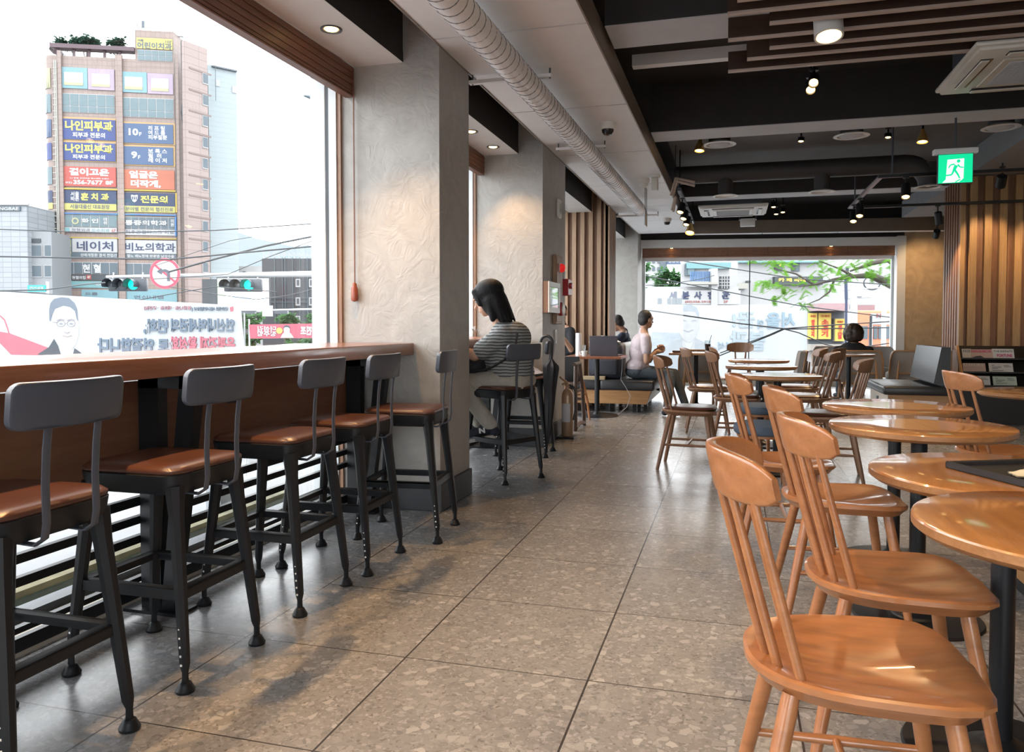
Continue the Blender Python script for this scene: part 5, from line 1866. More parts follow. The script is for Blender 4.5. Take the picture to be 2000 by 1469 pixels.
# --- simple seated figures farther away
def seated(label, O, head, hf, neck, sh, el, wr, hands, hip, kn, an, hair, shirt, trou, skin, shoes=True, hs=1.0, sleeves=.55, thick=1.0, vox=.011):
    O = Vector(O)
    pw = thing('person', label, 'person', O)
    L = lambda p: Vector(p) - O
    hp, HP, HA = head_parts(L(head), hf, hs)
    parts = hp + [('c', HP(0, -.015, -.05), .050 * hs, L(neck), .054 * hs)]
    for i in range(2):
        parts += [('c', L(sh[i]), .045, L(el[i]), .040), ('c', L(el[i]), .040, L(wr[i]), .027), ('c', L(neck), .052, L(sh[i]), .045)]
        parts += hand_parts(L(wr[i]), *hands[i])
    blob('body', parts, skin, pw, .008, 2)
    for x in (.033, -.033):
        MB().ball((0, 0, 0), .010, T(*HP(x, .075, .012)), 8, 6).build('eye', HAIR, pw)
    blob('hair', hair(HP, HA, hs), hair.m, pw, .009, 2)
    N, Hp = L(neck), L(hip)
    mid = N.lerp(Hp, .55)
    S0, S1 = L(sh[0]), L(sh[1])
    wd = (S1 - S0)
    ax = math.atan2(wd.y, wd.x)
    A = RZ(ax)
    t = thick
    sp = [('e', N.lerp(Hp, .38), (.185 * t, .12 * t, .17), A), ('e', mid, (.17 * t, .125 * t, .17), A), ('e', Hp + Vector((0, 0, .07)), (.175 * t, .135 * t, .11), A)]
    for i, q in enumerate((S0, S1)):
        sp += [('c', N + Vector((0, 0, -.05)), .062, q, .062), ('c', q, .063, q.lerp(L(el[i]), sleeves), .058)]
    sp.append(('c', N + Vector((0, 0, -.0)), .060, N + Vector((0, 0, -.08)), .075))
    blob('shirt', sp, shirt, pw, vox, 2)
    tp = [('e', Hp, (.17 * t, .14 * t, .10), A)]
    for i in range(2):
        off = (wd.normalized() * (.09 if i else -.09))
        tp += [('c', Hp + off, .088, L(kn[i]), .064), ('c', L(kn[i]), .064, L(an[i]) + Vector((0, 0, .03)), .05)]
    blob('trousers', tp, trou, pw, vox, 2)
    if shoes:
        for i in range(2):
            d = (Vector(kn[i]) - Vector(hip))
            d.z = 0
            d.normalize()
            q = L(an[i])
            B = RZ(math.atan2(d.y, d.x))
            blob('shoe', [('e', q + Vector((0, 0, -.02)), (.05, .04, .045), B), ('e', q + d * .09 + Vector((0, 0, -.04)), (.085, .044, .035), B), ('e', q - d * .03 + Vector((0, 0, -.04)), (.04, .038, .035), B)], SH, pw, .008, 2)
    return pw, HP, L


def short_hair(HP, HA, s):
    return [('e', HP(0, -.022, .046), (.082 * s, .093 * s, .084 * s), HA), ('e', HP(0, -.055, -.005), (.076 * s, .055 * s, .075 * s), HA), ('e', HP(.05, -.02, .02), (.03 * s, .06 * s, .05 * s), HA), ('e', HP(-.05, -.02, .02), (.03 * s, .06 * s, .05 * s), HA)]


short_hair.m = HAIRG


def curly_hair(HP, HA, s):
    rnd = random.Random(4)
    out = [('e', HP(0, -.02, .02), (.105 * s, .115 * s, .115 * s), HA)]
    for k in range(160):
        a, b = rnd.uniform(0, 2 * PI), rnd.uniform(-.7, 1.4)
        d = (math.cos(a) * math.cos(b), -.1 + math.sin(a) * math.cos(b), math.sin(b))
        if d[1] > .5 and d[2] < .5: continue
        out.append(('e', HP(d[0] * .085, -.02 + d[1] * .09, .02 + d[2] * .095), (.034 * s,) * 3))
    return out


curly_hair.m = HAIRB

# man in the pale shirt on the bench, facing across the aisle, looking away
YM = 10.15
m_ = lambda u, v, y=YM: at(u, v, y=y)
hipm = m_(1245, 733)
hipm.z = .50
shirt_m = folds(mat('pale_lilac_shirt', (.50, .42, .44), .85), 10, .5)
trou_m = folds(mat('slate_trousers', (.055, .068, .082), .8), 9, .6)
nk = m_(1257, 645)
seated('man in a pale lilac short-sleeved shirt sitting sideways on the bench with clasped hands', (hipm.x, YM, .405), m_(1262, 625), (.72, .68, -.05), nk,
       (m_(1262, 662, YM - .19), m_(1258, 658, YM + .2)), (m_(1263, 706, YM - .24), m_(1268, 704, YM + .26)), (m_(1281, 688, YM - .10), m_(1281, 685, YM + .09)),
       (((.5, .75, .12), (.3, 0, 1), 1.15, .85), ((.5, -.75, .12), (.3, 0, 1), 1.15, .85, False)), hipm,
       (Vector((hipm.x + .44, YM - .13, .47)), Vector((hipm.x + .46, YM + .16, .47))), (at(1303, 800, z=.08), at(1338, 793, z=.08)), short_hair, shirt_m, trou_m, SKIN2, thick=1.15)
# curly-haired person in the armchair, from behind
YC = 12.12
q = at(1666, 655, y=YC)
x = q.x
dark_m = mat('black_knit', (.012, .012, .016), .85, var=.4, vs=60)
seated('person with dark curly hair and a black top, back turned, in an armchair', (x, YC, .43), (x, YC, q.z - .0), (0, 1, 0), (x, YC - .02, q.z - .145),
       ((x - .215, YC - .03, q.z - .215), (x + .215, YC - .03, q.z - .215)), ((x - .25, YC + .05, q.z - .45), (x + .25, YC + .05, q.z - .45)), ((x - .12, YC + .25, q.z - .42), (x + .12, YC + .25, q.z - .42)),
       (((.2, 1, 0), (0, 0, -1), 1, .5), ((-.2, 1, 0), (0, 0, -1), 1, .5, False)), (x, YC - .0, .52), ((x - .12, YC + .42, .47), (x + .12, YC + .42, .47)), ((x - .12, YC + .46, .08), (x + .12, YC + .46, .08)),
       curly_hair, dark_m, trou_m, SKIN, hs=1.22, thick=1.15, sleeves=.9)
# person bending beyond the slatted pillar
YB = 11.75
hb = at(1206, 632, y=YB)
navy = folds(mat('navy_shirt', (.03, .045, .085), .85), 10, .4)
x = hb.x
seated('person in a navy top with short black hair half hidden behind the slatted pillar', (x - .12, YB, .405), hb, (-.75, .3, -.4), (x + .10, YB, hb.z - .12),
       ((x + .10, YB - .19, hb.z - .19), (x + .10, YB + .19, hb.z - .19)), ((x - .12, YB - .22, hb.z - .40), (x - .12, YB + .22, hb.z - .40)), ((x - .33, YB - .1, hb.z - .38), (x - .33, YB + .1, hb.z - .38)),
       (((-1, .2, 0), (0, 0, -1), 1, .5), ((-1, -.2, 0), (0, 0, -1), 1, .5, False)), (x + .08, YB, .50), ((x - .34, YB - .12, .47), (x - .34, YB + .12, .47)), ((x - .36, YB - .12, .08), (x - .36, YB + .12, .08)),
       short_hair, navy, trou_m, SKIN2, sleeves=.8)
# person in black whose arm shows past the second pillar
YD = 10.05
hd = at(1096, 612, y=YD)
x = hd.x
seated('person in black mostly hidden by the second pillar, one arm and shoulder in view', (x, YD, .405), hd, (.5, -.8, -.3), (x + .02, YD + .02, hd.z - .17),
       ((x - .14, YD, hd.z - .24), (x + .13, YD, hd.z - .24)), ((x - .13, YD - .1, hd.z - .46), (x + .17, YD - .08, hd.z - .50)), ((x - .1, YD - .3, hd.z - .36), (x + .10, YD - .28, hd.z - .33)),
       (((.3, -.6, .4), (0, 0, -1), 1, .5), ((-.3, -.6, .4), (0, 0, -1), 1, .5, False)), (x, YD + .05, .50), ((x - .12, YD - .38, .47), (x + .12, YD - .38, .47)), ((x - .12, YD - .42, .08), (x + .12, YD - .42, .08)),
       short_hair, dark_m, dark_m, SKIN, sleeves=.95)
# ------------------------------------------------------------------ the street outside (the room is one floor up)
GZ = -4.2
def op(u, v, D): return at(u, v, d=D)


CR = Vector((math.cos(YAW), math.sin(YAW), 0))      # level direction across the view
FW = Vector((-math.sin(YAW), math.cos(YAW), 0))     # level direction into the view


class Front:
    """an upright plane standing in the place: through the foot of pixel u0 at distance D, turned by ang from the view's own level"""
    def __init__(s, u0, D, ang=0):
        s.o = op(u0, 635, D)
        s.o.z = 0
        s.e = (CR * math.cos(R(ang)) + FW * math.sin(R(ang))).normalized()
        s.n = Vector((-s.e.y, s.e.x, 0))
        s.A = Matrix(((s.e.x, s.n.x, 0, s.o.x), (s.e.y, s.n.y, 0, s.o.y), (0, 0, 1, 0), (0, 0, 0, 1)))

    def sz(s, u, v):
        r = ray(u, v)
        c = Vector((0, 0, CAM_H))
        t = (s.o - c).dot(s.n) / r.dot(s.n)
        p = c + r * t
        return (p - s.o).dot(s.e), p.z

    def rect(s, u0, v0, u1, v1):
        a, zt = s.sz(u0, v0)
        b, _ = s.sz(u1, v0)
        _, zb = s.sz(u0, v1)
        return a, b, zb, zt

    def panel(s, name, u0, v0, u1, v1, m, par=None, t=.15, y=0):
        a, b, zb, zt = s.rect(u0, v0, u1, v1)
        return MB().box(a, y - t, zb, b, y, zt, s.A).build(name, m, par, 0)

    def text(s, name, body, u0, v0, u1, v1, m, par, y=-.15, bold=.025, mirror=False):
        a, b, zb, zt = s.rect(u0, v0, u1, v1)
        return write(name, body, s.A @ T(a, y - .02, zb), b - a, zt - zb, m, par, bold, mirror, .01)

    def box(s, name, u0, u1, zb, zt, m, par=None, y0=0, y1=5):
        a, b = s.sz(u0, 635)[0], s.sz(u1, 635)[0]
        return MB().box(a, y0, zb, b, y1, zt, s.A).build(name, m, par, 0)


o = MB().add([(-400, -100, GZ), (300, -100, GZ), (300, 700, GZ), (-400, 700, GZ)], [(0, 1, 2, 3)]).build('street_ground', mat('street_paving', (.15, .155, .16), .8, var=.15, vs=.4))
o['kind'] = 'structure'
o = MB().add([(-6.5, -20, GZ + .12), (-2.62, -20, GZ + .12), (-2.62, 40, GZ + .12), (-6.5, 40, GZ + .12), (-6.5, -20, GZ), (-6.5, 40, GZ)], [(0, 1, 2, 3), (0, 3, 5, 4)]).build('sidewalk', tile_mat('sidewalk_tiles', (.22, .22, .21), (.12, .12, .12), .4, .4, .01))
o['kind'] = 'structure'
o = MB().box(-2.6, -3.2, GZ, 5.2, 15.7, -.06).build('building_below', mat('lower_storey', (.3, .3, .3), .7))
o['kind'] = 'structure'

DIM = .42
C = {k: mat('facade_' + k, [q * DIM for q in v], .6, var=.05, vs=.6) for k, v in dict(navy=(.028, .05, .13), blue=(.045, .075, .26), steel=(.075, .135, .27), red=(.52, .095, .075), orange=(.54, .16, .09), yellow=(.55, .52, .16), pale=(.50, .50, .30),
     white=(.55, .56, .57), dark=(.06, .075, .09), glass=(.17, .25, .28), teal=(.22, .45, .48), cyan=(.22, .42, .48), pink=(.45, .36, .47), amber=(.55, .36, .16), cream=(.50, .49, .44), slate=(.12, .165, .2), gold=(.55, .40, .06), brightblue=(.07, .22, .50), charcoal=(.038, .048, .062)).items()}
INKY = mat('sign_yellow', (.28, .265, .062), .6)
INKW = mat('sign_white', (.30, .305, .31), .6)
INKD = mat('sign_dark', (.05, .06, .08), .6)
STONE = tile_mat('pinkish_stone', (.155, .118, .105), (.095, .072, .065), .9, .75, .03, .05)
STONEB = mat('stone_band', (.115, .086, .078), .7)

# --- the tall building with the stacked clinic signs
F = Front(113, 115, 8.5)
bt = thing('tower_building', 'tall pinkish stone building covered with stacked blue, red and white clinic signs', 'building', (F.o.x, F.o.y, GZ))
Ainv = Matrix.Translation((-F.o.x, -F.o.y, -GZ))
_A = F.A
F.A = Ainv @ F.A
s1 = F.sz(347, 635)[0]
zt = F.sz(113, 108)[1]
ztw = F.sz(263, 58)[1]
stw = F.sz(263, 60)[0]
side = Vector((.12, 1, 0))
q = MB()
# plan of the main block, rounded at the left corner
def plan_left(r=1.75):
    return [(r - 1.75 - r * math.sin(R(a)) - .0, r - r * math.cos(R(a))) for a in range(0, 91, 15)]
pl = [(s1, 0), (s1 + 1.3, 9)] + [(-1.75 - .0, 16)] + list(reversed([(-1.55 * math.sin(R(a)), 1.75 - 1.75 * math.cos(R(a))) for a in range(0, 91, 15)]))
q.prism(pl, GZ, zt, F.A)
q.build('wall', STONE, bt, 30)
q = MB().prism([(stw, -.02), (s1, -.02), (s1 + 1.0, 7), (stw, 7)], zt - 1, ztw, F.A)
q.build('stair_tower', STONE, bt, 0)
G = Front(372, 116, 62)
G.A = Ainv @ G.A
a, b = G.sz(368, 635)[0], G.sz(412, 635)[0]
MB().box(a, 0, GZ, b, .6, G.sz(387, 89)[1], G.A).build('rear_wing', tile_mat('pale_stone', (.18, .14, .13), (.115, .09, .083), 3, 1.1, .04, .04), bt, 0)
for v in (112, 154, 195, 237, 278, 321, 361, 402, 446):
    G.panel('band', 369, v + 18, 412, v + 21.5, STONEB, bt, .06)
for k, v in enumerate((142, 184, 225, 267, 308, 349, 390, 431, 471, 512)):
    w = G.panel('window', 395, v, 405.5, v + 21, C['white'], bt, .10)
    G.panel('pane', 396, v + 1, 405, v + 19, C['slate'], w, .14)
NB = Front(350, 121, 55)
NB.A = Ainv @ NB.A
NB.panel('notch_glazing', 347, 78, 372, 640, C['glass'], bt, .1)
for u in (352, 360): NB.panel('notch_pier', u, 80, u + 3, 640, STONEB, bt, .2)
# piers and floor bands over the sign walls
for u0, u1 in ((227, 239.5), (343, 349)):
    F.panel('pier', u0, 108, u1, 640, STONE, bt, .45)
F.panel('pier', 113.5, 100, 121, 640, STONE, bt, .45)
pipe = MB()
for u in (108.5, 111.5):
    pipe.tube([(F.sz(u, 120)[0], -.5, F.sz(u, 120)[1]), (F.sz(u, 120)[0], -.5, F.sz(u, 560)[1])], .1, 6, True, None, F.A)
for v in range(135, 560, 12):
    x, z = F.sz(110, v)
    pipe.box(x - .25, -.6, z - .06, x + .25, -.4, z + .06, F.A)
pipe.build('wall_ladder', C['cream'], bt, 0)
# the rooftop canopy with posts
rc = MB()
pts = [(F.sz(90, 96)[0] - .1, 2.5), (F.sz(92, 96)[0], .6), (F.sz(100, 96)[0], -.5), (F.sz(264, 96)[0], -.5)]
for (x0, y0), (x1, y1) in zip(pts, pts[1:]):
    rc.add([(x0, y0, zt + 1.0), (x1, y1, zt + 1.0), (x1 + .0, y1 + 1.6, zt + 1.0), (x0 + .9, y0 + 1.6, zt + 1.0), (x0, y0, zt + 1.6), (x1, y1, zt + 1.6), (x1, y1 + 1.6, zt + 1.6), (x0 + .9, y0 + 1.6, zt + 1.6)],
           [(0, 3, 2, 1), (4, 5, 6, 7), (0, 1, 5, 4), (1, 2, 6, 5), (2, 3, 7, 6), (3, 0, 4, 7)], F.A)
rc.build('roof_canopy', mat('maroon_steel', (.045, .022, .03), .5), bt, 0)
for u in (108, 140, 170, 200, 230):
    x = F.sz(u, 96)[0]
    MB().box(x, .2, zt, x + .35, .55, zt + 1.1, F.A).build('canopy_post', bpy.data.materials['maroon_steel'], bt, 0)
# rows of signs and glazing: left column, right column
def glazing(u0, v0, u1, v1, n, m=None, cut=.66):
    w = F.panel('window', u0, v0, u1, v1, C['white'], bt, .10)
    for k in range(n):
        a, b = u0 + (u1 - u0) * (k + .06) / n, u0 + (u1 - u0) * (k + .94) / n
        dv = 0
        vm = v0 + (v1 - v0) * cut
        s0, b0, zb, zt_ = F.rect(u0, v0, u1, v1)
        x0, x1 = s0 + (b0 - s0) * (k + .05) / n, s0 + (b0 - s0) * (k + .95) / n
        zm = zt_ - (zt_ - zb) * cut
        MB().box(x0, -.16, zm + .05, x1, -.10, zt_ - .08, F.A).box(x0, -.16, zb + .08, x1, -.10, zm - .05, F.A).build('pane', m or C['glass'], w, 0)
    return w


for u0, u1, dv in ((118, 171, 0), (172, 223.5, 3.2)):
    p = F.panel('poster', u0, 131 + dv, u1, 172 + dv, C['cyan'] if dv == 0 else C['pink'], bt, .15)
    F.panel('poster_card', u0 + 8, 141 + dv, u1 - 8, 162 + dv, C['white'], p, .18)
    F.panel('poster_strip', u0 + 8, 161 + dv, u1 - 8, 166.5 + dv, C['pale'], p, .20)
for u0, u1, dv in ((236, 287, 0), (288, 338, 3.2)):
    p = F.panel('poster', u0, 140 + dv, u1, 180 + dv, C['cyan'] if dv == 0 else C['pink'], bt, .15)
    F.panel('poster_card', u0 + 8, 150 + dv, u1 - 8, 170 + dv, C['white'], p, .18)
    F.panel('poster_strip', u0 + 8, 169 + dv, u1 - 8, 175 + dv, C['pale'], p, .20)
glazing(119, 182, 224, 219, 6)
glazing(237, 190, 339, 228, 6)
s = F.panel('sign', 267, 74, 337, 95, C['yellow'], bt, .2)
F.text('lettering', '서울', 269, 77, 281, 81.5, INKD, s, -.2)
F.text('lettering', '10F', 324, 80, 336, 85, INKD, s, -.2, .0)
F.text('lettering', '어린이치과', 269, 82.5, 336, 95, INKD, s, -.2)
glazing(269, 97, 337, 118, 5, None, .5)
for v0, v1, t1, t2, r in ((232, 272, '나인피부과', '피부과 전문의', (241, 279, '10F', '리 프 팅\n여 드 름\n피부질환')), (278, 313, '나인피부과', '피부과 전문의', (286, 321, '9F', '보 톡 스\n필  러\n레 이 저'))):
    fr = F.panel('sign_frame', 120, v0 - 4, 227, v1 + 1.5, C['amber'], bt, .10)
    s = F.panel('sign', 123, v0, 226, v1, C['blue'], bt, .2)
    F.text('lettering', t1, 128, v0 + 3, 221, v0 + 3 + (v1 - v0) * .50, INKY, s, -.2, .04)
    F.text('lettering', t2, 143, v0 + 5.5 + (v1 - v0) * .52, 206, v0 + 5 + (v1 - v0) * .79, INKW, s, -.2, .03)
    a, b, t3, t4 = r
    F.panel('sign_frame', 238, a - 3.5, 342, b + 2, C['amber'], bt, .10)
    s = F.panel('sign', 240, a, 338.5, b, C['steel'], bt, .2)
    F.text('lettering', t3[:-1], 252 if len(t3) > 2 else 257, a + 10, 271 if len(t3) > 2 else 269, a + 24, INKW, s, -.2, .04)
    F.text('lettering', 'F', 272.5 if len(t3) > 2 else 270.5, a + 18, 277.5 if len(t3) > 2 else 275, a + 25, INKW, s, -.2, .03)
    F.text('lettering', t4, 290, a + 5, 327, a + 32, INKW, s, -.2, .03)
s = F.panel('sign', 123, 325, 227, 363.5, C['red'], bt, .2)
F.text('lettering', '결이고온', 136, 328, 214, 343, INKW, s, -.2, .05)
F.text('lettering', '1:1 맞춤 프리미엄 에스테틱 브랜드', 138, 346.5, 214, 349.5, INKW, s, -.2, .02)
F.text('lettering', '02)', 129, 355, 142, 359.5, INKW, s, -.2, .02)
F.text('lettering', '356-7677', 144.5, 351.5, 202, 360.5, INKW, s, -.2, .04)
F.text('lettering', '8F', 207, 353.5, 222, 361.5, INKW, s, -.2, .04)
s = F.panel('sign', 241, 331, 341, 369, C['orange'], bt, .2)
F.text('lettering', '얼굴은', 253, 333.5, 309, 348.5, INKW, s, -.2, .05)
F.text('lettering', '더작게,', 256, 351.5, 315, 367, INKW, s, -.2, .05)
F.panel('sign_band', 120, 367, 344, 370, C['gold'], bt, .3)
F.panel('sign_band', 344, 378, 347, 416, C['gold'], bt, .5)
s = F.panel('sign', 124, 371, 228, 397, C['navy'], bt, .2)
F.text('lettering', '서울\n바른', 139, 374.5, 155.5, 393, INKW, s, -.2, .02)
F.text('lettering', '훈 치 과', 159, 377, 213.5, 392, INKY, s, -.2, .04)
s = F.panel('sign', 124, 397, 228, 410, C['yellow'], bt, .2)
F.text('lettering', '서울대출신 대표원장', 138, 399, 215, 407.5, INKD, s, -.2, .01)
s = F.panel('sign', 242, 376.5, 342.5, 402, C['navy'], bt, .2)
F.text('lettering', '전문의', 275, 382, 328, 397, INKY, s, -.2, .04)
x, z = F.sz(263.5, 388)
k = .6
q = MB()
for p_ in ([(-.9, .9), (-.55, 1.0), (0, .8), (.55, 1.0), (.9, .9), (.8, -.1), (.45, -.8), (0, -1.05), (-.45, -.8), (-.8, -.1)],):
    q.prism([(a, b) for a, b in p_], 0, .03, F.A @ T(x, -.20, z) @ RX(PI / 2) @ Matrix.Scale(k * .9, 4))
q.build('shield_emblem', INKW, s, 0)
q = MB()
for a in (-.45, .0, .45): q.box(x + a * k - .07, -.24, z - .3 * k, x + a * k + .07, -.23, z + .45 * k, F.A)
q.build('emblem_detail', C['navy'], s, 0)
s = F.panel('sign', 242, 402, 342.5, 414, C['yellow'], bt, .2)
F.text('lettering', '분야별 전문의 협진진료', 246, 404, 339, 412, INKD, s, -.2, .01)
F.panel('sign_band', 122, 415.5, 345, 418, C['brightblue'], bt, .3)
F.panel('sign_band', 343, 424, 346, 462, C['brightblue'], bt, .5)
w = glazing(124, 418.5, 229, 443.5, 6, None, .95)
F.text('lettering', '화 인', 160, 427, 193, 436, INKW, w, -.2, .03)
F.text('lettering', '마\n취', 203, 425.5, 211, 439.5, INKW, w, -.2, .02)
x, z = F.sz(148, 432)
MB().lathe([(.28, 0), (.5, 0), (.5, .03), (.28, .03), (.28, 0)], 20, F.A @ T(x, -.18, z) @ RX(PI / 2)).build('swirl_emblem', C['pale'], w, 0)
s = F.panel('sign', 124, 444, 229, 454, C['white'], bt, .2)
F.panel('sign_patch', 125, 445, 137, 453.5, C['teal'], s, .25)
F.text('lettering', '정형외과', 141, 446, 177, 452.5, INKD, s, -.2, .0)
F.text('lettering', '도수치료', 180, 447, 215, 453.5, C['teal'], s, -.2, .0)
F.text('lettering', '6F', 219, 447.5, 227, 454, C['red'], s, -.2, .0)
w = glazing(242, 423, 343, 447.5, 7, C['slate'], .95)
F.text('lettering', '통증의학과', 245, 430, 327, 440, INKW, w, -.2, .03)
F.text('lettering', '의\n원', 334, 428.5, 341, 442.5, INKW, w, -.2, .02)
s = F.panel('sign', 242, 448, 343, 459, C['white'], bt, .2)
F.text('lettering', '척추관절디스크 치료', 246, 449.5, 341, 456.5, INKD, s, -.2, .0)
F.panel('sign_band', 125, 463, 346, 465, C['gold'], bt, .3)
s = F.panel('sign', 127, 465.5, 142, 503, C['slate'], bt, .2)
F.text('lettering', '대학\n병원\n교수\n출신', 128, 468, 140, 498, INKY, s, -.2, .02)
s = F.panel('sign', 142, 465.5, 230, 492.5, C['white'], bt, .22)
F.text('lettering', '네이처', 151, 471, 222, 490, C['navy'], s, -.22, .02)
s = F.panel('sign', 142, 493, 230, 503, C['slate'], bt, .2)
F.text('lettering', '성매개질환 결석 전립선', 158, 495, 229, 501.5, INKW, s, -.2, .01)
s = F.panel('sign', 243, 469, 345, 495, C['white'], bt, .22)
F.text('lettering', '비뇨의학과', 245, 474, 343, 491, C['navy'], s, -.22, .02)
s = F.panel('sign', 243, 495.5, 345, 504.5, C['slate'], bt, .2)
F.text('lettering', '혈뇨 배뇨장애 방광염 남성수술', 249, 497, 341, 503, INKW, s, -.2, .01)
w = glazing(127, 511.5, 231, 535.5, 6, C['slate'], .96)
F.text('lettering', '헌 혈', 162, 516, 198, 533, INKW, w, -.2, .03)
s = F.panel('sign', 127, 536.5, 231, 547.5, C['dark'], bt, .2)
F.text('lettering', '헌혈의집', 142, 539, 168, 545.5, INKW, s, -.2, .02)
F.panel('cross_mark', 131, 540.5, 139, 543, C['red'], s, .24)
F.panel('cross_mark', 133.7, 537.7, 136.3, 545.7, C['red'], s, .24)
F.panel('sign_patch', 170, 537.5, 179, 545.5, C['red'], s, .23)
F.text('lettering', '4F', 171.5, 539, 177.5, 544, INKW, s, -.24, .02)
glazing(244, 514, 346, 538, 6, C['slate'], .96)
s = F.panel('sign', 127, 549, 231, 562, C['teal'], bt, .2)
F.text('lettering', '약처', 187, 552, 201, 558.5, INKW, s, -.2, .02)
s = F.panel('sign', 160, 566, 231, 640, C['cyan'], bt, .2)
F.text('lettering', '드롭', 167, 571, 192, 577, INKD, s, -.2, .02)
s = F.panel('sign', 246, 565, 346, 640, C['cyan'], bt, .2)
F.text('lettering', '연신내점', 262, 577, 320, 584, INKD, s, -.2, .02)
# signs wrapping the rounded corner
def corner(name, v0, v1, m):
    z1, z0 = F.sz(105, v0)[1], F.sz(105, v1)[1]
    q = MB()
    pts = [(-1.62 * math.sin(R(a)) - .0, 1.75 - 1.85 * math.cos(R(a))) for a in range(12, 85, 12)]
    for (x0, y0), (x1, y1) in zip(pts, pts[1:]):
        q.add([(x0, y0, z0), (x1, y1, z0), (x1, y1, z1), (x0, y0, z1)], [(0, 1, 2, 3)], F.A)
    return q.build(name, m, bt, 60)


for v0, v1, m in ((133, 172, C['pale']), (184, 220, C['glass']), (233, 268, C['steel']), (279, 312, C['blue']), (326, 360, C['glass']), (372, 396, C['navy']), (396, 408, C['yellow']), (419, 455, C['glass']), (466, 500, C['slate']), (520, 560, C['teal'])):
    corner('corner_panel', v0, v1, m)
# aerials and ventilators on the stair tower
for k, u in enumerate((321, 332.5, 342, 348)):
    x = F.sz(u, 60)[0]
    MB().lathe([(.27, 0), (.27, 1.5), (.2, 1.58), (0, 1.6)], 14, F.A @ T(x, 2, ztw)).build('ventilator', C['teal'] if k == 9 else mat('grey_green_can', (.33, .40, .38), .5) if k == 0 else bpy.data.materials['grey_green_can'], bt, 40)
an = MB()
for u, v in ((258, 33), (268, 36), (272, 40), (289, -20), (313, 18)):
    x = F.sz(268 if u == 258 else u, 60)[0]
    x1, z1 = F.sz(u, v)
    an.tube([(x, 1.5, ztw), (x1, 1.5, z1)], .06 if u == 258 else .03, 6, True, None, F.A)
x, z = F.sz(273, 40)
an.box(x - .2, 1.4, z - .5, x + .2, 1.6, z + .5, F.A)
for u, v in ((374, 62), (402, 40)):
    x1, z1 = F.sz(u, v)
    an.tube([(x1, 6, zt - 4), (x1, 6, z1)], .04, 6, True, None, F.A)
    if u == 374:
        for dz in (.3, .8, 1.3): an.box(x1 - .5, 5.97, z1 - dz, x1 + .5, 6.03, z1 - dz + .05, F.A)
an.build('aerial', C['slate'], bt, 0)
cb_ = MB()
pts = [F.sz(u, v) for u, v in ((362, 85), (363, 150), (364, 200), (362, 222), (365, 260), (367, 300), (370, 335), (364, 370))]
cb_.tube([(x, -.9, z) for x, z in pts], [.45, .4, .35, .45, .2, .15, .12, .1], 6, True, None, F.A)
cb_.build('cable_bundle', C['dark'], bt, 0)


def leaves(rnd, centres, n, size, flat=.6):
    """individual leaves around the given (centre, radius) clumps"""
    q = MB()
    for _ in range(n):
        c, r = rnd.choice(centres)
        while True:
            d = Vector((rnd.uniform(-1, 1), rnd.uniform(-1, 1), rnd.uniform(-1, 1)))
            if d.length < 1: break
        p = Vector(c) + Vector((d.x * r, d.y * r, d.z * r * flat))
        a = Vector((rnd.uniform(-1, 1), rnd.uniform(-1, 1), rnd.uniform(-.7, .3))).normalized()
        b = a.cross(Vector((rnd.uniform(-.4, .4), rnd.uniform(-.4, .4), 1))).normalized()
        L, Wd = size * rnd.uniform(.7, 1.3), size * rnd.uniform(.25, .4)
        q.add([p, p + a * L * .5 + b * Wd, p + a * L, p + a * L * .5 - b * Wd], [(0, 1, 2, 3)])
    return q


def leaf_mat(name, c):
    m = cloth_sheet(name, c, .4)
    return m


LF = leaf_mat('roof_leaves', (.028, .065, .045))
LG = leaf_mat('bright_leaves', (.10, .235, .03))
LM = leaf_mat('mid_leaves', (.055, .13, .05))
BARK = mat('bark', (.05, .04, .035), .8)
rnd = random.Random(2)
for u, v, w, lb in ((122, 88, 18, 'spiky dark tree at the left end of the tower building roof'), (168, 85, 25, 'broad dark tree in the middle of the tower building roof'), (228, 92, 18, 'thin small tree at the right of the tower building roof')):
    c = op(u, v, 118)
    t = thing('roof_tree', lb, 'tree', (c.x, c.y, zt), 0, 'trees on the tower roof')
    s_ = 118 / 1520.
    cl = [((rnd.uniform(-.9, .9) * w * s_, rnd.uniform(-1, 1), c.z - zt + rnd.uniform(-.3, .9) * 13 * s_), .75) for _ in range(14 if w > 20 else 8)]
    leaves(rnd, cl, 1300 if w > 20 else 700, .60, .8).build('foliage', LF, t, 0)
    tm = MB()
    for cc, _ in cl: tm.tube([(0, 0, 0), (cc[0] * .4, 0, cc[2] * .6), cc], [.06, .04, .02], 5)
    tm.build('trunk', BARK, t, 0)

# --- neighbours of the tower
def block(label, u0, u1, vtop, D, m, ang=0, depth=12, name='building'):
    f = Front(u0, D, ang)
    z = f.sz((u0 + u1) / 2, vtop)[1]
    t = thing(name, label, 'building', (f.o.x, f.o.y, GZ))
    f.A = Matrix.Translation((-f.o.x, -f.o.y, -GZ)) @ f.A
    f.box('wall', u0, u1, GZ, z, m, t, 0, depth)
    return t, f


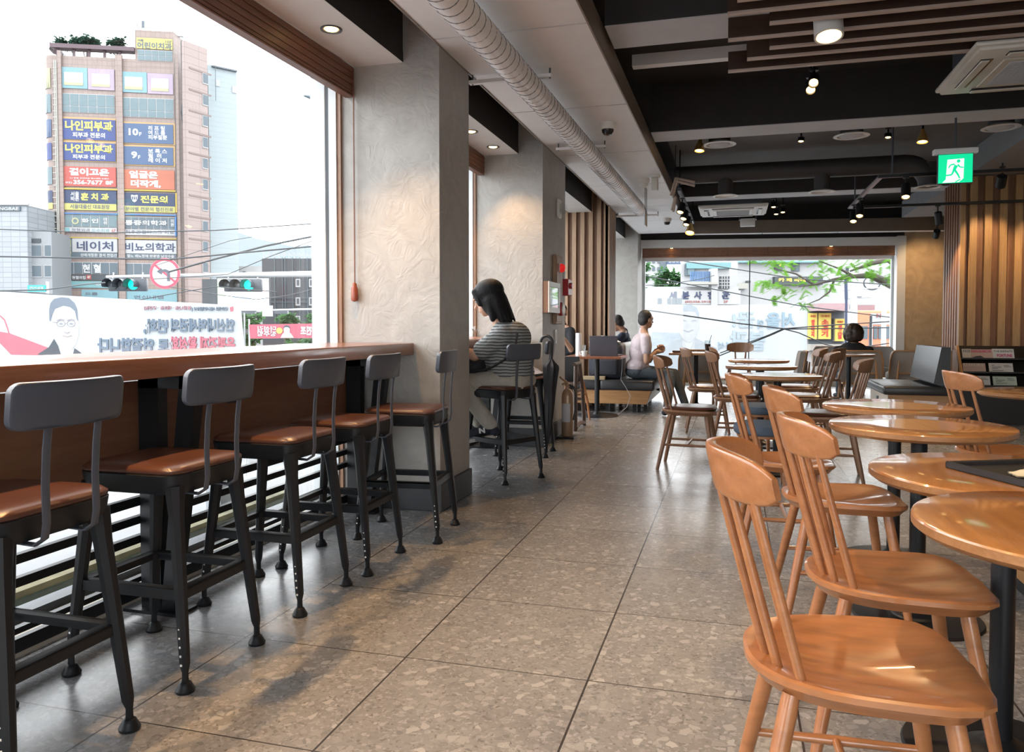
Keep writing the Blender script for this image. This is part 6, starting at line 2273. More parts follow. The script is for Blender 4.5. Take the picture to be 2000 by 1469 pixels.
t, f = block('pale blue-grey clad tower standing right behind the signed building', 413, 468, 133, 124, tile_mat('bluish_cladding', (.19, .225, .24), (.155, .185, .195), 30, .8, .03, .02), 40, 14)
f.panel('roof_slab', 413, 128, 462, 131, C['slate'], t, .4)
for u in (421, 453): f.panel('window', u, 155 if u < 430 else 168, u + 8, (155 if u < 430 else 168) + 13, C['white'], t, .1)
t, f = block('grey tiled office building at the left edge of the big window', -60, 57, 400, 108, tile_mat('grey_tiles', (.18, .195, .21), (.12, .135, .15), 1.5, .7, .05, .05), 0, 14)
s = f.panel('sign_strip', -30, 404, 41, 412, C['slate'], t, .2)
f.text('lettering', 'NGBAE', 1, 405, 38, 411, INKW, s, -.2, .01)
f.panel('roof_slab', -60, 397, 58, 401, C['white'], t, .3)
t, f = block('low grey wing with dark windows beside the signed tower', 57, 104, 452, 109, mat('wing_render', (.155, .165, .175), .7), 6, 10)
for v in (478, 518):
    for u0, u1 in ((61, 82), (87, 101)):
        w = f.panel('window', u0, v, u1, v + 24, C['white'], t, .1)
        f.panel('pane', u0 + 1, v + 1, u1 - 1, v + 22, C['slate'], w, .14)
f.panel('sign_strip', 60, 466, 80, 474, C['dark'], t, .15)
t, f = block('black-clad building with white windows at the right side of the big window', 513, 690, 505, 80, C['charcoal'], 0, 14)
q = MB()
for u in (536, 551, 556, 571, 585, 600, 611):
    a, b, zb, zt2 = f.rect(u, 503, u + 1.2, 660)
    q.box(a, -.1, zb, b, 0, zt2, f.A)
for v in (532, 582, 590):
    a, b, zb, zt2 = f.rect(514, v, 660, v + 1)
    q.box(a, -.1, zb, b, 0, zt2, f.A)
q.build('cladding_joints', C['slate'], t, 0)
for u in (578, 604):
    for v in (545, 581, 617):
        w = f.panel('window', u, v, u + 9, v + 16, C['white'], t, .15)
        f.panel('pane', u + 2.5, v + 2, u + 7, v + 13, C['dark'], w, .2)
q = MB()
for u in range(514, 600, 10):
    a, zz = f.sz(u, 505)
    q.box(a, 0, zz, a + .06, .06, zz + .6, f.A)
a, b, zb, zt2 = f.rect(513, 498, 610, 499)
q.box(a, 0, zb, b, .06, zt2, f.A)
q.build('roof_railing', C['white'], t, 0)
t, f = block('white low rooftop houses between the grey tower and the black building', 466, 516, 520, 130, C['white'], 0, 12)
f.panel('window', 474, 530, 480, 538, C['slate'], t, .1)
sc_ = Front(425, 72, 0)
bb = thing('screen_billboard', 'bright outdoor screen billboard behind the right-hand traffic light', 'billboard', (sc_.o.x, sc_.o.y, GZ))
sc_.A = Matrix.Translation((-sc_.o.x, -sc_.o.y, -GZ)) @ sc_.A
sc_.panel('screen_case', 423, 541, 527, 612, C['dark'], bb, .3, .3)
sp_ = sc_.panel('screen', 425, 544, 525, 609, glow('screen_white', (.70, .76, .80), .55), bb, .02)
sc_.panel('screen_picture', 425, 545, 440, 600, glow('screen_green', (.35, .50, .30), .4), sp_, .05)
sc_.panel('screen_picture', 495, 546, 525, 580, glow('screen_rose', (.60, .45, .45), .45), sp_, .05)
sc_.panel('screen_picture', 455, 580, 490, 588, glow('screen_blue', (.25, .38, .60), .4), sp_, .05)
sc_.box('pillar', 395, 424, GZ, sc_.sz(424, 545)[1], C['dark'], bb, .1, 3)
sc_.box('support', 470, 480, GZ, sc_.sz(424, 600)[1], C['dark'], bb, .0, .3)

# --- hills
def hill(label, pts, D, m):
    q = MB()
    n = len(pts)
    P = [op(u, v, D) for u, v in pts]
    back = [p + FW * 300 for p in P]
    vs = [(p.x, p.y, p.z) for p in P] + [(p.x, p.y, GZ - 1) for p in [op(u, v, D * .8) for u, v in pts]] + [(p.x, p.y, GZ) for p in back]
    fs = [(n + i, n + i + 1, i + 1, i) for i in range(n - 1)] + [(i, i + 1, 2 * n + i + 1, 2 * n + i) for i in range(n - 1)]
    o = q.add(vs, fs).build('hill', m, None, 60)
    o['kind'] = 'structure'


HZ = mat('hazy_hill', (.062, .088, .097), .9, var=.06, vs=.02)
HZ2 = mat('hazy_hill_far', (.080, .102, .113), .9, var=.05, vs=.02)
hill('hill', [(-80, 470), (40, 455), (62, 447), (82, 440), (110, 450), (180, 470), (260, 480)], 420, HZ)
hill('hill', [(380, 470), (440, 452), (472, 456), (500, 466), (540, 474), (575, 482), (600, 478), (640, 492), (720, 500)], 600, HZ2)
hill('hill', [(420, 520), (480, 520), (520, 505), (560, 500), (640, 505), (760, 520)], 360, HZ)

# --- mast with signals and the no-left-turn sign
D = 20.5
POLE = mat('pale_grey_pole', (.32, .335, .345), .45)
ms = thing('signal_mast', 'pale mast arm crossing behind the big window, carrying traffic lights', 'signal mast', op(735, 635, D) * 1)
ms.location.z = GZ
B0 = Vector((ms.location.x, ms.location.y, GZ))
L_ = lambda u, v, d=D: op(u, v, d) - B0
MB().tube([L_(208, 541), L_(400, 538), L_(630, 535), L_(735, 533)], [.04, .055, .085, .10], 14).build('arm', POLE, ms)
top = L_(735, 520)
MB().tube([(0, 0, 0), (0, 0, top.z)], [.16, .12], 16).build('post', POLE, ms)
BLK = mat('signal_black', (.03, .038, .05), .4)
for u0, u1, v0, v1, lb in ((207, 285, 544, 568, 'traffic light on the mast left of the no-left-turn sign, green lit'), (433, 511, 545, 569, 'traffic light on the mast right of the no-left-turn sign, green lit')):
    c = op((u0 + u1) / 2, (v0 + v1) / 2, D - .1)
    t = thing('traffic_light', lb, 'traffic light', c, YAW, 'traffic lights on the mast')
    w = (u1 - u0) * D / FPX / 2
    h = (v1 - v0) * D / FPX / 2
    MB().rbox(-w * .9, .0, -h * 1.05, w * .98, .16, h * 1.02, .03, 2).build('housing', BLK, t)
    for k in range(3):
        x = -w * .66 + k * w * .52
        A = T(x, 0, 0) @ RX(PI / 2)
        vz = MB().lathe([(h * .86, 0), (h * .90, .30)], 20, A @ Matrix.Shear('XY', 4, (-.35, 0)) if False else A, R(-30), R(210))
        vz.lathe([(h * .82, 0), (h * .85, .29)], 20, A, R(-30), R(210))
        vz.build('visor', BLK, t, 60)
        MB().lathe([(h * .84, .02), (h * .6, .05), (0, .07)], 20, A).build('lens', glow('signal_green', (.0, .75, .55), 1.0) if k == 2 else bpy.data.materials.get('lens_off') or mat('lens_off', (.06, .07, .08), .25), t, 60)
    for x in (-w * .72, w * .75): MB().tube([(x, .08, h), (x, .12, h + .16)], .02, 6).build('clamp', POLE, t)
c = op(322, 534, D - .25)
sg_ = thing('road_sign', 'round red-bordered no-left-turn sign on the mast', 'road sign', c, YAW)
r = .5 * 60 * (D - .25) / FPX
A = RX(PI / 2)
A_ = A
MB().lathe([(0, -.012), (r, -.012), (r, .0), (0, .0)], 48, A).build('plate', INKW, sg_, 30)
MB().lathe([(r * .82, .0), (r * .99, .0), (r * .99, .006), (r * .82, .006), (r * .82, .0)], 48, A).build('red_ring', mat('sign_red', (.55, .03, .06), .45), sg_, 0)
a0 = R(-45)
MB().box(-r * .86, -.0075, -r * .065, r * .86, -.002, r * .065, RY(R(40))).build('red_bar', bpy.data.materials['sign_red'], sg_, 0)
arrow = [(.34, -.5), (.34, -.02), (.26, .18), (.06, .27), (-.16, .24), (-.22, .34), (-.52, .12), (-.20, -.08), (-.18, .06), (.0, .10), (.12, .04), (.15, -.08), (.15, -.5)]
q = MB()
n = len(arrow)
q.add([(x * r, -.011, z * r) for x, z in arrow], [list(range(n))])
q.build('arrow', INKD, sg_, 0)
MB().box(-.05, 0.01, -r * .2, .05, .26, r * .1).build('clamp', POLE, sg_)
# street lamp
t = thing('street_lamp', 'flat street lamp head reaching in from behind the window frame', 'street lamp', op(735, 635, 24))
t.location.z = GZ
L2 = lambda u, v: op(u, v, 24) - Vector(t.location)
MB().tube([(0, 0, 0), (0, 0, L2(735, 200).z), L2(700, 196), L2(624, 193)], [.09, .07, .045, .035], 10).build('pole', POLE, t)
a, b = L2(594, 187), L2(628, 196)
MB().tube([a, a.lerp(b, .35), b], [(.05, .03), (.12, .06), (.05, .05)], 10).build('lamp_head', C['slate'], t)

# --- overhead wires, each strung between real ends outside the view
WIRE = mat('wire_black', (.02, .025, .03), .6)
def wire(label, pts, D0, D1, r=.012, sag=0, grp='overhead wires outside the big window'):
    n = len(pts)
    P = [op(u, v, D0 + (D1 - D0) * i / (n - 1)) for i, (u, v) in enumerate(pts)]
    out = []
    for a, b in zip(P, P[1:]):
        for k in range(6): out.append(a.lerp(b, k / 6))
    out.append(P[-1])
    o = MB().tube(out, r, 6).build('overhead_wire', WIRE)
    tag(o, label, 'wire', grp)


wire('heavy wire crossing the tower just above the no-left-turn sign', [(-200, 490), (0, 501), (330, 507), (480, 493), (760, 468)], 14, 14, .014)
wire('wire crossing the tower at the height of its striped lower signs', [(-200, 442), (0, 448), (210, 455), (420, 450), (625, 436), (780, 424)], 15, 15, .011)
wire('thick wire rising from the sign toward the window frame', [(330, 531), (420, 506), (520, 480), (625, 459), (760, 430)], 15, 13, .018)
wire('thin wire fanning up past the dark building', [(300, 545), (445, 536), (530, 500), (625, 465), (760, 410)], 16, 13, .008)
wire('thin pale wire fanning highest toward the frame', [(300, 520), (450, 470), (625, 440), (760, 420)], 16, 14, .006)
wire('thin wire dropping below the right-hand traffic light', [(330, 560), (420, 575), (500, 585), (560, 578), (625, 562), (760, 540)], 15, 13, .008)
wire('loose wire behind the left-hand traffic light', [(-200, 560), (0, 568), (90, 566), (160, 556), (205, 552)], 14, 18, .014)
wire('wire running low along the top of the candidate banner', [(-200, 566), (20, 569), (70, 572), (250, 590), (330, 575), (420, 560), (540, 570)], 14, 14, .008)

# --- the banner outside the big window, printed side turned to the street so that it reads mirrored from here
D = 12.0
Bf = Front(0, D, 0)
BAN = cloth_sheet('banner_white', (.50, .525, .545), .5)
GZ1 = GZ
bn1 = thing('street_banner', 'long white election banner seen from behind outside the big window, a portrait at its left', 'banner', (Bf.o.x, Bf.o.y, GZ))
Bf.A = Matrix.Translation((-Bf.o.x, -Bf.o.y, -GZ)) @ Bf.A
def shape(F_, name, pts, m, par, y=-.004, t=.002):
    q = MB()
    P = [F_.sz(u, v) for u, v in pts]
    n = len(P)
    q.add([(a, y, z) for a, z in P] + [(a, y + t, z) for a, z in P], [list(range(n)), [n + i for i in reversed(range(n))]] + [(i, n + i, n + (i + 1) % n, (i + 1) % n) for i in range(n)], F_.A)
    return q.build(name, m, par, 0)


sheet = shape(Bf, 'sheet', [(-420, 545), (0, 570), (240, 584), (470, 597), (476, 660), (480, 700), (240, 735), (0, 745), (-420, 760)], BAN, bn1, 0, .004)
P_ = {k: mat('print_' + k, [q * .42 for q in v], .8) for k, v in dict(pink=(.66, .20, .26), rose=(.62, .30, .35), grey=(.24, .29, .36), mid=(.34, .42, .50), skin=(.70, .69, .71), dark=(.10, .125, .155), line=(.40, .40, .44), lip=(.55, .45, .47), steel=(.20, .27, .36)).items()}
shape(Bf, 'red_field', [(-90, 632), (19, 651), (94, 679), (80, 694), (22, 693), (-10, 660), (-90, 660)], P_['pink'], sheet)
shape(Bf, 'red_outline', [(0, 615), (10, 624), (16, 640), (19, 652), (17, 652), (13, 640), (8, 626), (0, 618)], P_['pink'], sheet)
fc = shape(Bf, 'portrait_face', [(99, 612), (100, 632), (105, 655), (113, 670), (125, 683), (140, 684), (149, 672), (154, 655), (155, 632), (152, 610), (140, 594), (118, 592), (104, 598)], P_['skin'], sheet, -.005)
shape(Bf, 'portrait_hair', [(97, 626), (96.5, 605), (99, 592), (106, 584), (120, 580.5), (135, 582), (146, 592), (151, 604), (153, 628), (150, 622), (147, 608), (138, 600), (124, 597), (108, 603), (103, 614), (99.5, 628)], P_['grey'], fc, -.008)
shape(Bf, 'portrait_suit', [(74, 692), (96, 678), (106, 662), (114, 676), (120, 695), (90, 697)], P_['dark'], fc, -.008)
shape(Bf, 'portrait_suit', [(146, 680), (160, 690), (150, 695), (143, 692)], P_['dark'], fc, -.008)
shape(Bf, 'portrait_ear', [(94, 630), (101, 634), (104, 652), (98, 646)], P_['skin'], fc, -.007)
def tri_line(pts, w, m, name, closed=False):
    q = MB()
    P = [Bf.sz(u, v) for u, v in pts]
    q.tube([(a, -.010, z) for a, z in P], [(.001, w)] * len(P), 4, True, None, Bf.A, closed)
    return q.build(name, m, fc, 0)
for cx in (119.5, 139.5):
    tri_line([(cx + 8 * math.cos(R(a)), 632 + 6 * math.sin(R(a))) for a in range(0, 360, 24)], .005, P_['line'], 'portrait_glasses', True)
    shape(Bf, 'portrait_eye', [(cx - 4.5, 632.5), (cx, 630.5), (cx + 4.5, 632.5), (cx, 634)], P_['mid'], fc, -.011)
    tri_line([(cx - 8, 626), (cx, 623.5), (cx + 7, 625.5)], .008, P_['line'], 'portrait_brow')
tri_line([(127.5, 632), (131.5, 632)], .005, P_['line'], 'portrait_glasses')
tri_line([(103, 629), (111.5, 630)], .005, P_['line'], 'portrait_glasses')
tri_line([(126, 648), (131, 651), (137, 648.5)], .006, P_['line'], 'portrait_nose')
tri_line([(123, 656), (132, 657.5), (141, 655.5)], .008, P_['lip'], 'portrait_mouth')
def btext(F_, name, body, u0, v0, u1, v1, m, par, bold=.03):
    return F_.text(name, body, u0, v0, u1, v1, m, par, .0, bold, True)
btext(Bf, 'lettering', '국민의힘 서울시의원후보 [', 375, 599.5, 447, 608, P_['steel'], sheet, .01)
btext(Bf, 'lettering', '불광1,2동 · 대조동 · 구산동]', 283, 597.5, 374, 606, P_['rose'], sheet, .01)
shape(Bf, 'party_mark', [(449, 600), (456, 598.5), (456, 608), (450, 609)], P_['pink'], sheet)
btext(Bf, 'lettering', '연신내역세권의', 335, 622, 459, 648, P_['steel'], sheet, .04)
btext(Bf, 'lettering', '변화,', 281, 623, 329, 653, P_['steel'], sheet, .04)
btext(Bf, 'lettering', '은평경제 활성화', 333, 657, 460, 687, P_['pink'], sheet, .04)
btext(Bf, 'lettering', '로 연결합니다', 192, 660, 331, 689, P_['steel'], sheet, .04)
for u in (-415, 474):
    a, z = Bf.sz(u, 560)
    MB().tube([(a, .06, GZ), (a, .06, z - (.15 if u < 0 else .40))], .012, 8, True, None, Bf.A).build('banner_pole', POLE, bn1)

# pink banner across the street
R2 = Front(486, 42, 0)
t = thing('street_banner', 'narrow pink banner hung across the road before the black building', 'banner', (R2.o.x, R2.o.y, GZ))
R2.A = Matrix.Translation((-R2.o.x, -R2.o.y, -GZ)) @ R2.A
sh2 = shape(R2, 'sheet', [(486, 634), (660, 631), (660, 660), (489, 661.5)], cloth_sheet('banner_pink', (.40, .12, .16), .35), t, 0, .01)
btext(R2, 'lettering', '박진조', 587, 637, 620, 655, INKW, sh2, .05)
btext(R2, 'lettering', '더섬김\n정주행', 503, 637, 540, 657, INKW, sh2, .03)
shape(R2, 'portrait', [(548, 660), (552, 652), (555, 650), (554, 640), (560, 636), (566, 640), (566, 650), (569, 652), (574, 660)], P_['skin'], sh2, -.02)
shape(R2, 'portrait_hair', [(554, 642), (555, 637), (560, 635), (566, 638), (566.5, 642), (563, 639), (557, 639)], P_['dark'], sh2, -.03)
MB().lathe([(0, 0), (.17, 0), (.17, .01), (0, .01)], 20, R2.A @ T(*[R2.sz(546, 646)[0], -.02, R2.sz(546, 646)[1]]) @ RX(PI / 2)).build('badge', INKY, sh2, 0)
for u in (486, 660):
    a, z = R2.sz(u, 634)
    MB().tube([(a, .06, GZ), (a, .06, z + .3)], .04, 8, True, None, R2.A).build('banner_pole', POLE, t)


def street_tree(label, u, v, w, h, D, m, n=700, size=.28, seed=1, grp='street trees outside', trunk=True, name='street_tree'):
    rnd = random.Random(seed)
    c = op(u, v, D)
    t = thing(name, label, 'tree', (c.x, c.y, GZ), 0, grp)
    s_ = D / FPX
    cl = [((rnd.uniform(-1, 1) * w * s_ * .8, rnd.uniform(-1, 1) * w * s_ * .5, c.z - GZ + rnd.uniform(-1, 1) * h * s_ * .8), min(w, h) * s_ * .45) for _ in range(16)]
    leaves(rnd, cl, n, size, .8).build('foliage', m, t, 0)
    q = MB().tube([(0, 0, 0), (.05, 0, (c.z - GZ) * .6), (0, 0, c.z - GZ)], [.16, .12, .05], 8)
    for cc, _ in cl[:8]: q.tube([(0, 0, (c.z - GZ) * .6), cc], [.06, .02], 5)
    q.build('trunk', BARK, t, 40)


street_tree('leafy street tree just right of the election banner', 488, 640, 22, 38, 50, LM, 800, .34, 5)
street_tree('feathery street tree in front of the black building', 562, 625, 25, 14, 52, LM, 500, .34, 6)
street_tree('street tree at the window frame behind the pink banner', 612, 628, 16, 16, 52, LM, 400, .34, 7)
street_tree('low hedge-like tree under the pink banner', 590, 668, 40, 10, 48, LM, 500, .30, 8)
t, f = block('low grey tiled roof wall below the pink banner', 535, 700, 674, 34, tile_mat('roof_blocks', (.24, .265, .29), (.16, .17, .19), .5, .22, .02), 0, 3, 'low_building')
t, f = block('pale low kiosk roof beside the banner', 482, 537, 678, 30, C['white'], 0, 3, 'low_building')
# teal street name sign and second signal arm far off
t = thing('street_sign', 'small teal street-name sign at the left above the banner', 'street sign', op(72, 635, 40))
t.location.z = GZ
f = Front(72, 40, 0)
f.A = Matrix.Translation((-f.o.x, -f.o.y, -GZ)) @ f.A
s = f.panel('plate', 55, 557, 90, 570, mat('teal_sign', (.02, .28, .25), .5), t, .06)
f.text('lettering', '연신내역', 60, 560, 86, 566, INKW, s, -.06, .02)
MB().tube([(f.sz(93, 635)[0], .05, GZ), (f.sz(93, 635)[0], .05, f.sz(93, 550)[1])], .07, 8, True, None, f.A).build('post', POLE, t)
t = thing('signal_mast', 'distant grey mast with two signal heads seen below the screen billboard', 'signal mast', op(640, 635, 46))
t.location.z = GZ
f = Front(640, 46, 0)
f.A = Matrix.Translation((-f.o.x, -f.o.y, -GZ)) @ f.A
MB().tube([(f.sz(u, v)[0], 0, f.sz(u, v)[1]) for u, v in ((470, 608), (560, 605), (640, 603))], .06, 8, True, None, f.A).tube([(0, 0, GZ), (0, 0, f.sz(640, 590)[1])], .1, 8, True, None, f.A).build('arm', POLE, t)
for u in (475, 538): f.panel('signal_head', u, 607, u + 26, 613, BLK, t, .3)
f.panel('back_plate', 513, 597, 533, 618, POLE, t, .1)
# parapet ledge outside the big window
z = at(300, 694, x=-3.0).z
o = MB().rbox(-3.1, -6, z - .03, -2.66, 4.1, z, .01, 1).box(-3.1, -6, z - .12, -3.06, 4.1, z).box(-3.0, -6, -.06, -2.9, -5.9, z).box(-3.0, 3.9, -.06, -2.9, 4.0, z).build('outer_ledge', mat('ledge_metal', (.30, .32, .335), .35, .3), None)
o['kind'] = 'structure'
o = MB().box(-3.6, -8, -.16, -2.62, 15, -.06).build('outer_slab', mat('slab_concrete', (.17, .175, .18), .8), None)
o['kind'] = 'structure'
o = MB().box(-2.74, -6, -.06, -2.60, 4.2, .06).build('outer_kerb', mat('dark_green_kerb', (.018, .045, .035), .3), None)
o['kind'] = 'structure'
o = MB().box(-2.76, -6, .06, -2.61, 4.2, .085).build('outer_kerb_cap', mat('mossy_stone', (.16, .16, .10), .9, var=.35, vs=8), None)
o['kind'] = 'structure'
# ------------------------------------------------------------------ what stands beyond the far window
def local(f, t):
    f.A = Matrix.Translation((-t.location.x, -t.location.y, -t.location.z)) @ f.A
    return f


# banner of the far street, seen from behind
Q = Front(1250, 22, 0)
t = thing('street_banner', 'large white election banner seen from behind outside the far window', 'banner', (Q.o.x, Q.o.y, GZ))
local(Q, t)
sh = shape(Q, 'sheet', [(1205, 594), (1420, 596), (1576, 592), (1576, 700), (1574, 745), (1205, 748)], BAN, t, 0, .006)
PB = {k: mat('brush_' + k, [q * .36 for q in v], .8) for k, v in dict(blue=(.44, .62, .76), pale=(.62, .75, .84), field=(.66, .75, .83), suit=(.62, .68, .74), skin=(.78, .80, .83), hair=(.60, .67, .74), line=(.52, .56, .62)).items()}
shape(Q, 'blue_field', [(1205, 606), (1330, 606), (1330, 730), (1205, 738)], PB['field'], sh, -.006)
fc = shape(Q, 'portrait_face', [(1322, 620), (1324, 645), (1330, 658), (1340, 668), (1350, 668), (1360, 656), (1365, 640), (1365, 615), (1356, 602), (1335, 602)], PB['skin'], sh, -.010)
shape(Q, 'portrait_hair', [(1321, 622), (1322, 606), (1332, 597), (1348, 595), (1360, 600), (1365, 612), (1365, 622), (1358, 609), (1345, 607), (1330, 609)], PB['hair'], fc, -.014)
shape(Q, 'portrait_suit', [(1285, 735), (1295, 680), (1318, 665), (1332, 660), (1345, 690), (1358, 660), (1375, 668), (1400, 680), (1405, 735)], PB['suit'], fc, -.008)
shape(Q, 'portrait_collar', [(1332, 661), (1345, 692), (1358, 661), (1352, 735), (1338, 735)], PB['skin'], fc, -.011)
def qline(pts, w, m, name, par):
    q = MB()
    P = [Q.sz(u, v) for u, v in pts]
    q.tube([(a, -.016, z) for a, z in P], [(.001, w)] * len(P), 4, True, None, Q.A)
    return q.build(name, m, par, 0)
for cx in (1335, 1355):
    qline([(cx - 5, 627), (cx, 625.5), (cx + 5, 627)], .012, PB['line'], 'portrait_eye', fc)
qline([(1335, 645), (1344, 648), (1353, 644)], .016, PB['line'], 'portrait_mouth', fc)
btext(Q, 'lettering', '서울', 1496, 610, 1553, 642, PB['blue'], sh, .03)
btext(Q, 'lettering', '의', 1480, 624, 1492, 643, PB['blue'], sh, .02)
btext(Q, 'lettering', '꿈!', 1430, 610, 1474, 640, PB['pale'], sh, .02)
btext(Q, 'lettering', '불광', 1426, 646, 1494, 685, PB['pale'], sh, .03)
btext(Q, 'lettering', '연석', 1403, 668, 1431, 684, PB['blue'], sh, .0)
for u in (1206, 1575):
    a, z = Q.sz(u, 592)
    MB().tube([(a, .05, GZ), (a, .05, z + .2)], .03, 8, True, None, Q.A).build('banner_pole', POLE, t)

# photo studio house with its box sign
t, f = block('white house carrying the blue-lettered photo studio sign outside the far window', 1272, 1442, 560, 40, C['white'], 0, 8, 'building')
s = f.panel('sign_box', 1273, 568, 1441, 595, C['white'], t, .5)
for ch, u in zip('세븐사진관', (1303, 1327, 1351, 1377, 1405)):
    f.text('lettering', ch, u, 570, u + 15, 585, C['navy'], s, -.5, .045)
f.text('lettering', '(02)358-2910', 1334, 588, 1383, 593, C['red'], s, -.5, .0)
f.text('lettering', '2F', 1408, 587.5, 1416, 592, C['red'], s, -.5, .0)
q = MB()
for u, w in ((1281, 5), (1300, 4), (1309, 4), (1316, 4), (1322, 3.5)):
    a, b, zb, z2 = f.rect(u, 583, u + w * 1.6, 594)
    q.box(a, -.56, zb, b, -.5, z2, f.A)
q.build('sign_pictures', C['slate'], s, 0)
f.panel('upper_wall', 1346, 505, 1445, 572, C['white'], t, .1, 2)
f.panel('teal_eave', 1355, 508, 1445, 520, C['teal'], t, .4, 2)
w = f.panel('window', 1353, 511, 1374, 534, C['slate'], t, .3, 2)
f.panel('panes', 1358, 517, 1371, 533, C['glass'], w, .34, 2)
q = MB()
for u in range(1346, 1400, 3):
    a, b, zb, z2 = f.rect(u, 531, u + 1.6, 550 if u < 1390 else 542)
    q.box(a, -.3, zb, b, -.2, z2, f.A)
q.build('balcony_railing', C['brightblue'], t, 0)
q = MB()
a, b, zb, z2 = f.rect(1404, 540, 1424, 564)
q.box(a, -.1, zb, b, 0, z2, f.A)
q.build('dark_window', C['dark'], t, 0)
g = MB()
for k in range(1, 4): g.box(a + (b - a) * k / 4 - .02, -.14, zb, a + (b - a) * k / 4 + .02, -.1, z2, f.A).box(a, -.14, zb + (z2 - zb) * k / 4 - .02, b, -.1, zb + (z2 - zb) * k / 4 + .02, f.A)
g.build('window_bars', C['white'], t, 0)
f.panel('eave', 1340, 553, 1396, 557, C['cream'], t, .8)
f.panel('satellite_box', 1384, 526, 1396, 600, C['white'], t, .6)

t, f = block('pale apartment block far off at the left of the far window', 1240, 1302, 470, 90, C['white'], 0, 12, 'building')
for v in (507, 522, 540):
    for u in (1254, 1264, 1274, 1284):
        f.panel('window', u, v, u + 5, v + 7, C['slate'], t, .12)
f.panel('grey_strip', 1289, 480, 1302, 560, C['slate'], t, .15)
s = f.panel('blue_sign', 1302, 495, 1336, 517, C['steel'], t, .3)
f.text('lettering', '일심병원', 1304, 507, 1332, 514, C['white'], s, -.3, .02)

t, f = block('long white building with dark windows and an LED strip beyond the tree', 1440, 1800, 470, 46, C['white'], 0, 10, 'building')
f.panel('cornice', 1440, 511, 1600, 514, C['teal'], t, .4)
for u0, u1, v0, v1 in ((1512, 1528, 511, 530), (1545, 1561, 511, 530), (1652, 1662, 522, 546)):
    w = f.panel('window', u0, v0, u1, v1, C['slate'], t, .1)
    f.panel('pane', u0 + 1, v0 + 1, (u0 + u1) / 2 - .5, v1 - 1, C['dark'], w, .14)
s = f.panel('led_strip', 1509, 541, 1602, 557, C['dark'], t, .4)
f.text('lettering', '카 페 라떼', 1516, 544, 1568, 551, glow('led_amber', (.95, .55, .08), .9), s, -.4, .02)
f.panel('air_unit', 1439, 554, 1455, 565, C['cream'], t, .6)
f.panel('meter_box', 1456, 549, 1462, 553, C['dark'], t, .4)

t, f = block('butcher shop front with yellow and red hanging signs outside the far window', 1577, 1652, 606, 34, C['white'], 0, 1.0, 'shop')
f.panel('awning', 1577, 594, 1650, 608, mat('dusty_rose', (.22, .15, .16), .7), t, 1.2)
f.panel('shop_window', 1580, 608, 1648, 672, C['slate'], t, .05)
f.panel('low_wall', 1576, 672, 1652, 684, C['cream'], t, .4)
SY = mat('shop_yellow', (.46, .37, .075), .6)
SR = mat('shop_red', (.40, .03, .03), .6)
for u0, u1, v0, v1, a, b in ((1574, 1591, 612, 662, '국내산', '암\n돼\n지'), (1594, 1618, 612, 662, '국내산', '소\n고\n기'), (1626, 1644, 623, 666, '국내산', '생\n닭')):
    s = f.panel('sign', u0, v0, u1, v1, SY, t, .3)
    f.panel('sign_frame', u0 - .8, v0 - .8, u1 + .8, v1 + .8, C['cream'], s, .24)
    f.text('lettering', a, u0 + 3, v0 + 3.5, u1 - 3, v0 + 8, SR, s, -.3, .0)
    f.text('lettering', b, u0 + 5, v0 + 12, u1 - 5, v1 - 4, SR, s, -.3, .04)

# orange bus
f = Front(1674, 30, 0)
t = thing('bus', 'orange and white bus partly behind the curly-haired person', 'bus', (f.o.x, f.o.y, GZ))
local(f, t)
OR = mat('bus_orange', (.42, .11, .045), .4)
a, b, zb, z2 = f.rect(1674, 606, 1800, 690)
MB().rbox(a, 0, GZ + .35, b, .6, z2, .12, 3, f.A).build('body', OR, t)
f.panel('roof_rack', 1676, 595, 1720, 606, mat('bus_maroon', (.16, .10, .11), .6), t, .02, .5)
f.panel('white_band', 1700, 612, 1800, 634, C['white'], t, .03)
for u0, u1, v0, v1 in ((1677, 1694, 637, 662), (1706, 1713, 637, 662), (1715, 1721, 637, 662), (1728, 1740, 637, 662)):
    f.panel('window', u0, v0, u1, v1, C['slate'], t, .04)
f.panel('door_post', 1697, 632, 1704, 690, C['white'], t, .04)
f.text('lettering', 'N', 1711, 613, 1720, 620, C['red'], t, -.04, .02)
for u in (1688, 1745):
    x = f.sz(u, 635)[0]
    MB().lathe([(0, 0), (.48, 0), (.48, .25), (0, .25)], 22, f.A @ T(x, .2, GZ + .48) @ RX(PI / 2)).build('wheel', C['dark'], t)

# utility pole with transformer, blue post, white post
t = thing('utility_pole', 'grey concrete utility pole with a transformer box and a loop of cable', 'utility pole', op(1667, 635, 27))
t.location.z = GZ
L3 = lambda u, v, d=27: op(u, v, d) - Vector(t.location)
MB().tube([(0, 0, 0), L3(1667, 480)], [.19, .13], 14).build('post', POLE, t)
a, b = L3(1671, 548), L3(1684, 580)
MB().rbox(a.x, a.y - .1, b.z, b.x, a.y + .3, a.z, .03, 2).build('transformer', POLE, t)
q = MB()
for u0, v0, u1, v1 in ((1645, 566, 1720, 562), (1650, 583, 1700, 580)): q.tube([L3(u0, v0), L3(u1, v1)], .03, 6)
q.build('crossarm', POLE, t)
q = MB()
q.tube([L3(1703 + 16 * math.cos(R(k)), 553 + 13 * math.sin(R(k))) for k in range(0, 360, 15)], .022, 6, True, None, None, True)
for o_ in (0, 4, 8): q.tube([L3(1660 + o_, 520), L3(1663 + o_, 560), L3(1660 + o_, 600), L3(1664 + o_, 640)], .02, 6)
q.build('cable', WIRE, t)
t = thing('sign_post', 'dark blue slender post left of the utility pole', 'post', op(1653, 635, 25))
t.location.z = GZ
L3 = lambda u, v, d=25: op(u, v, d) - Vector(t.location)
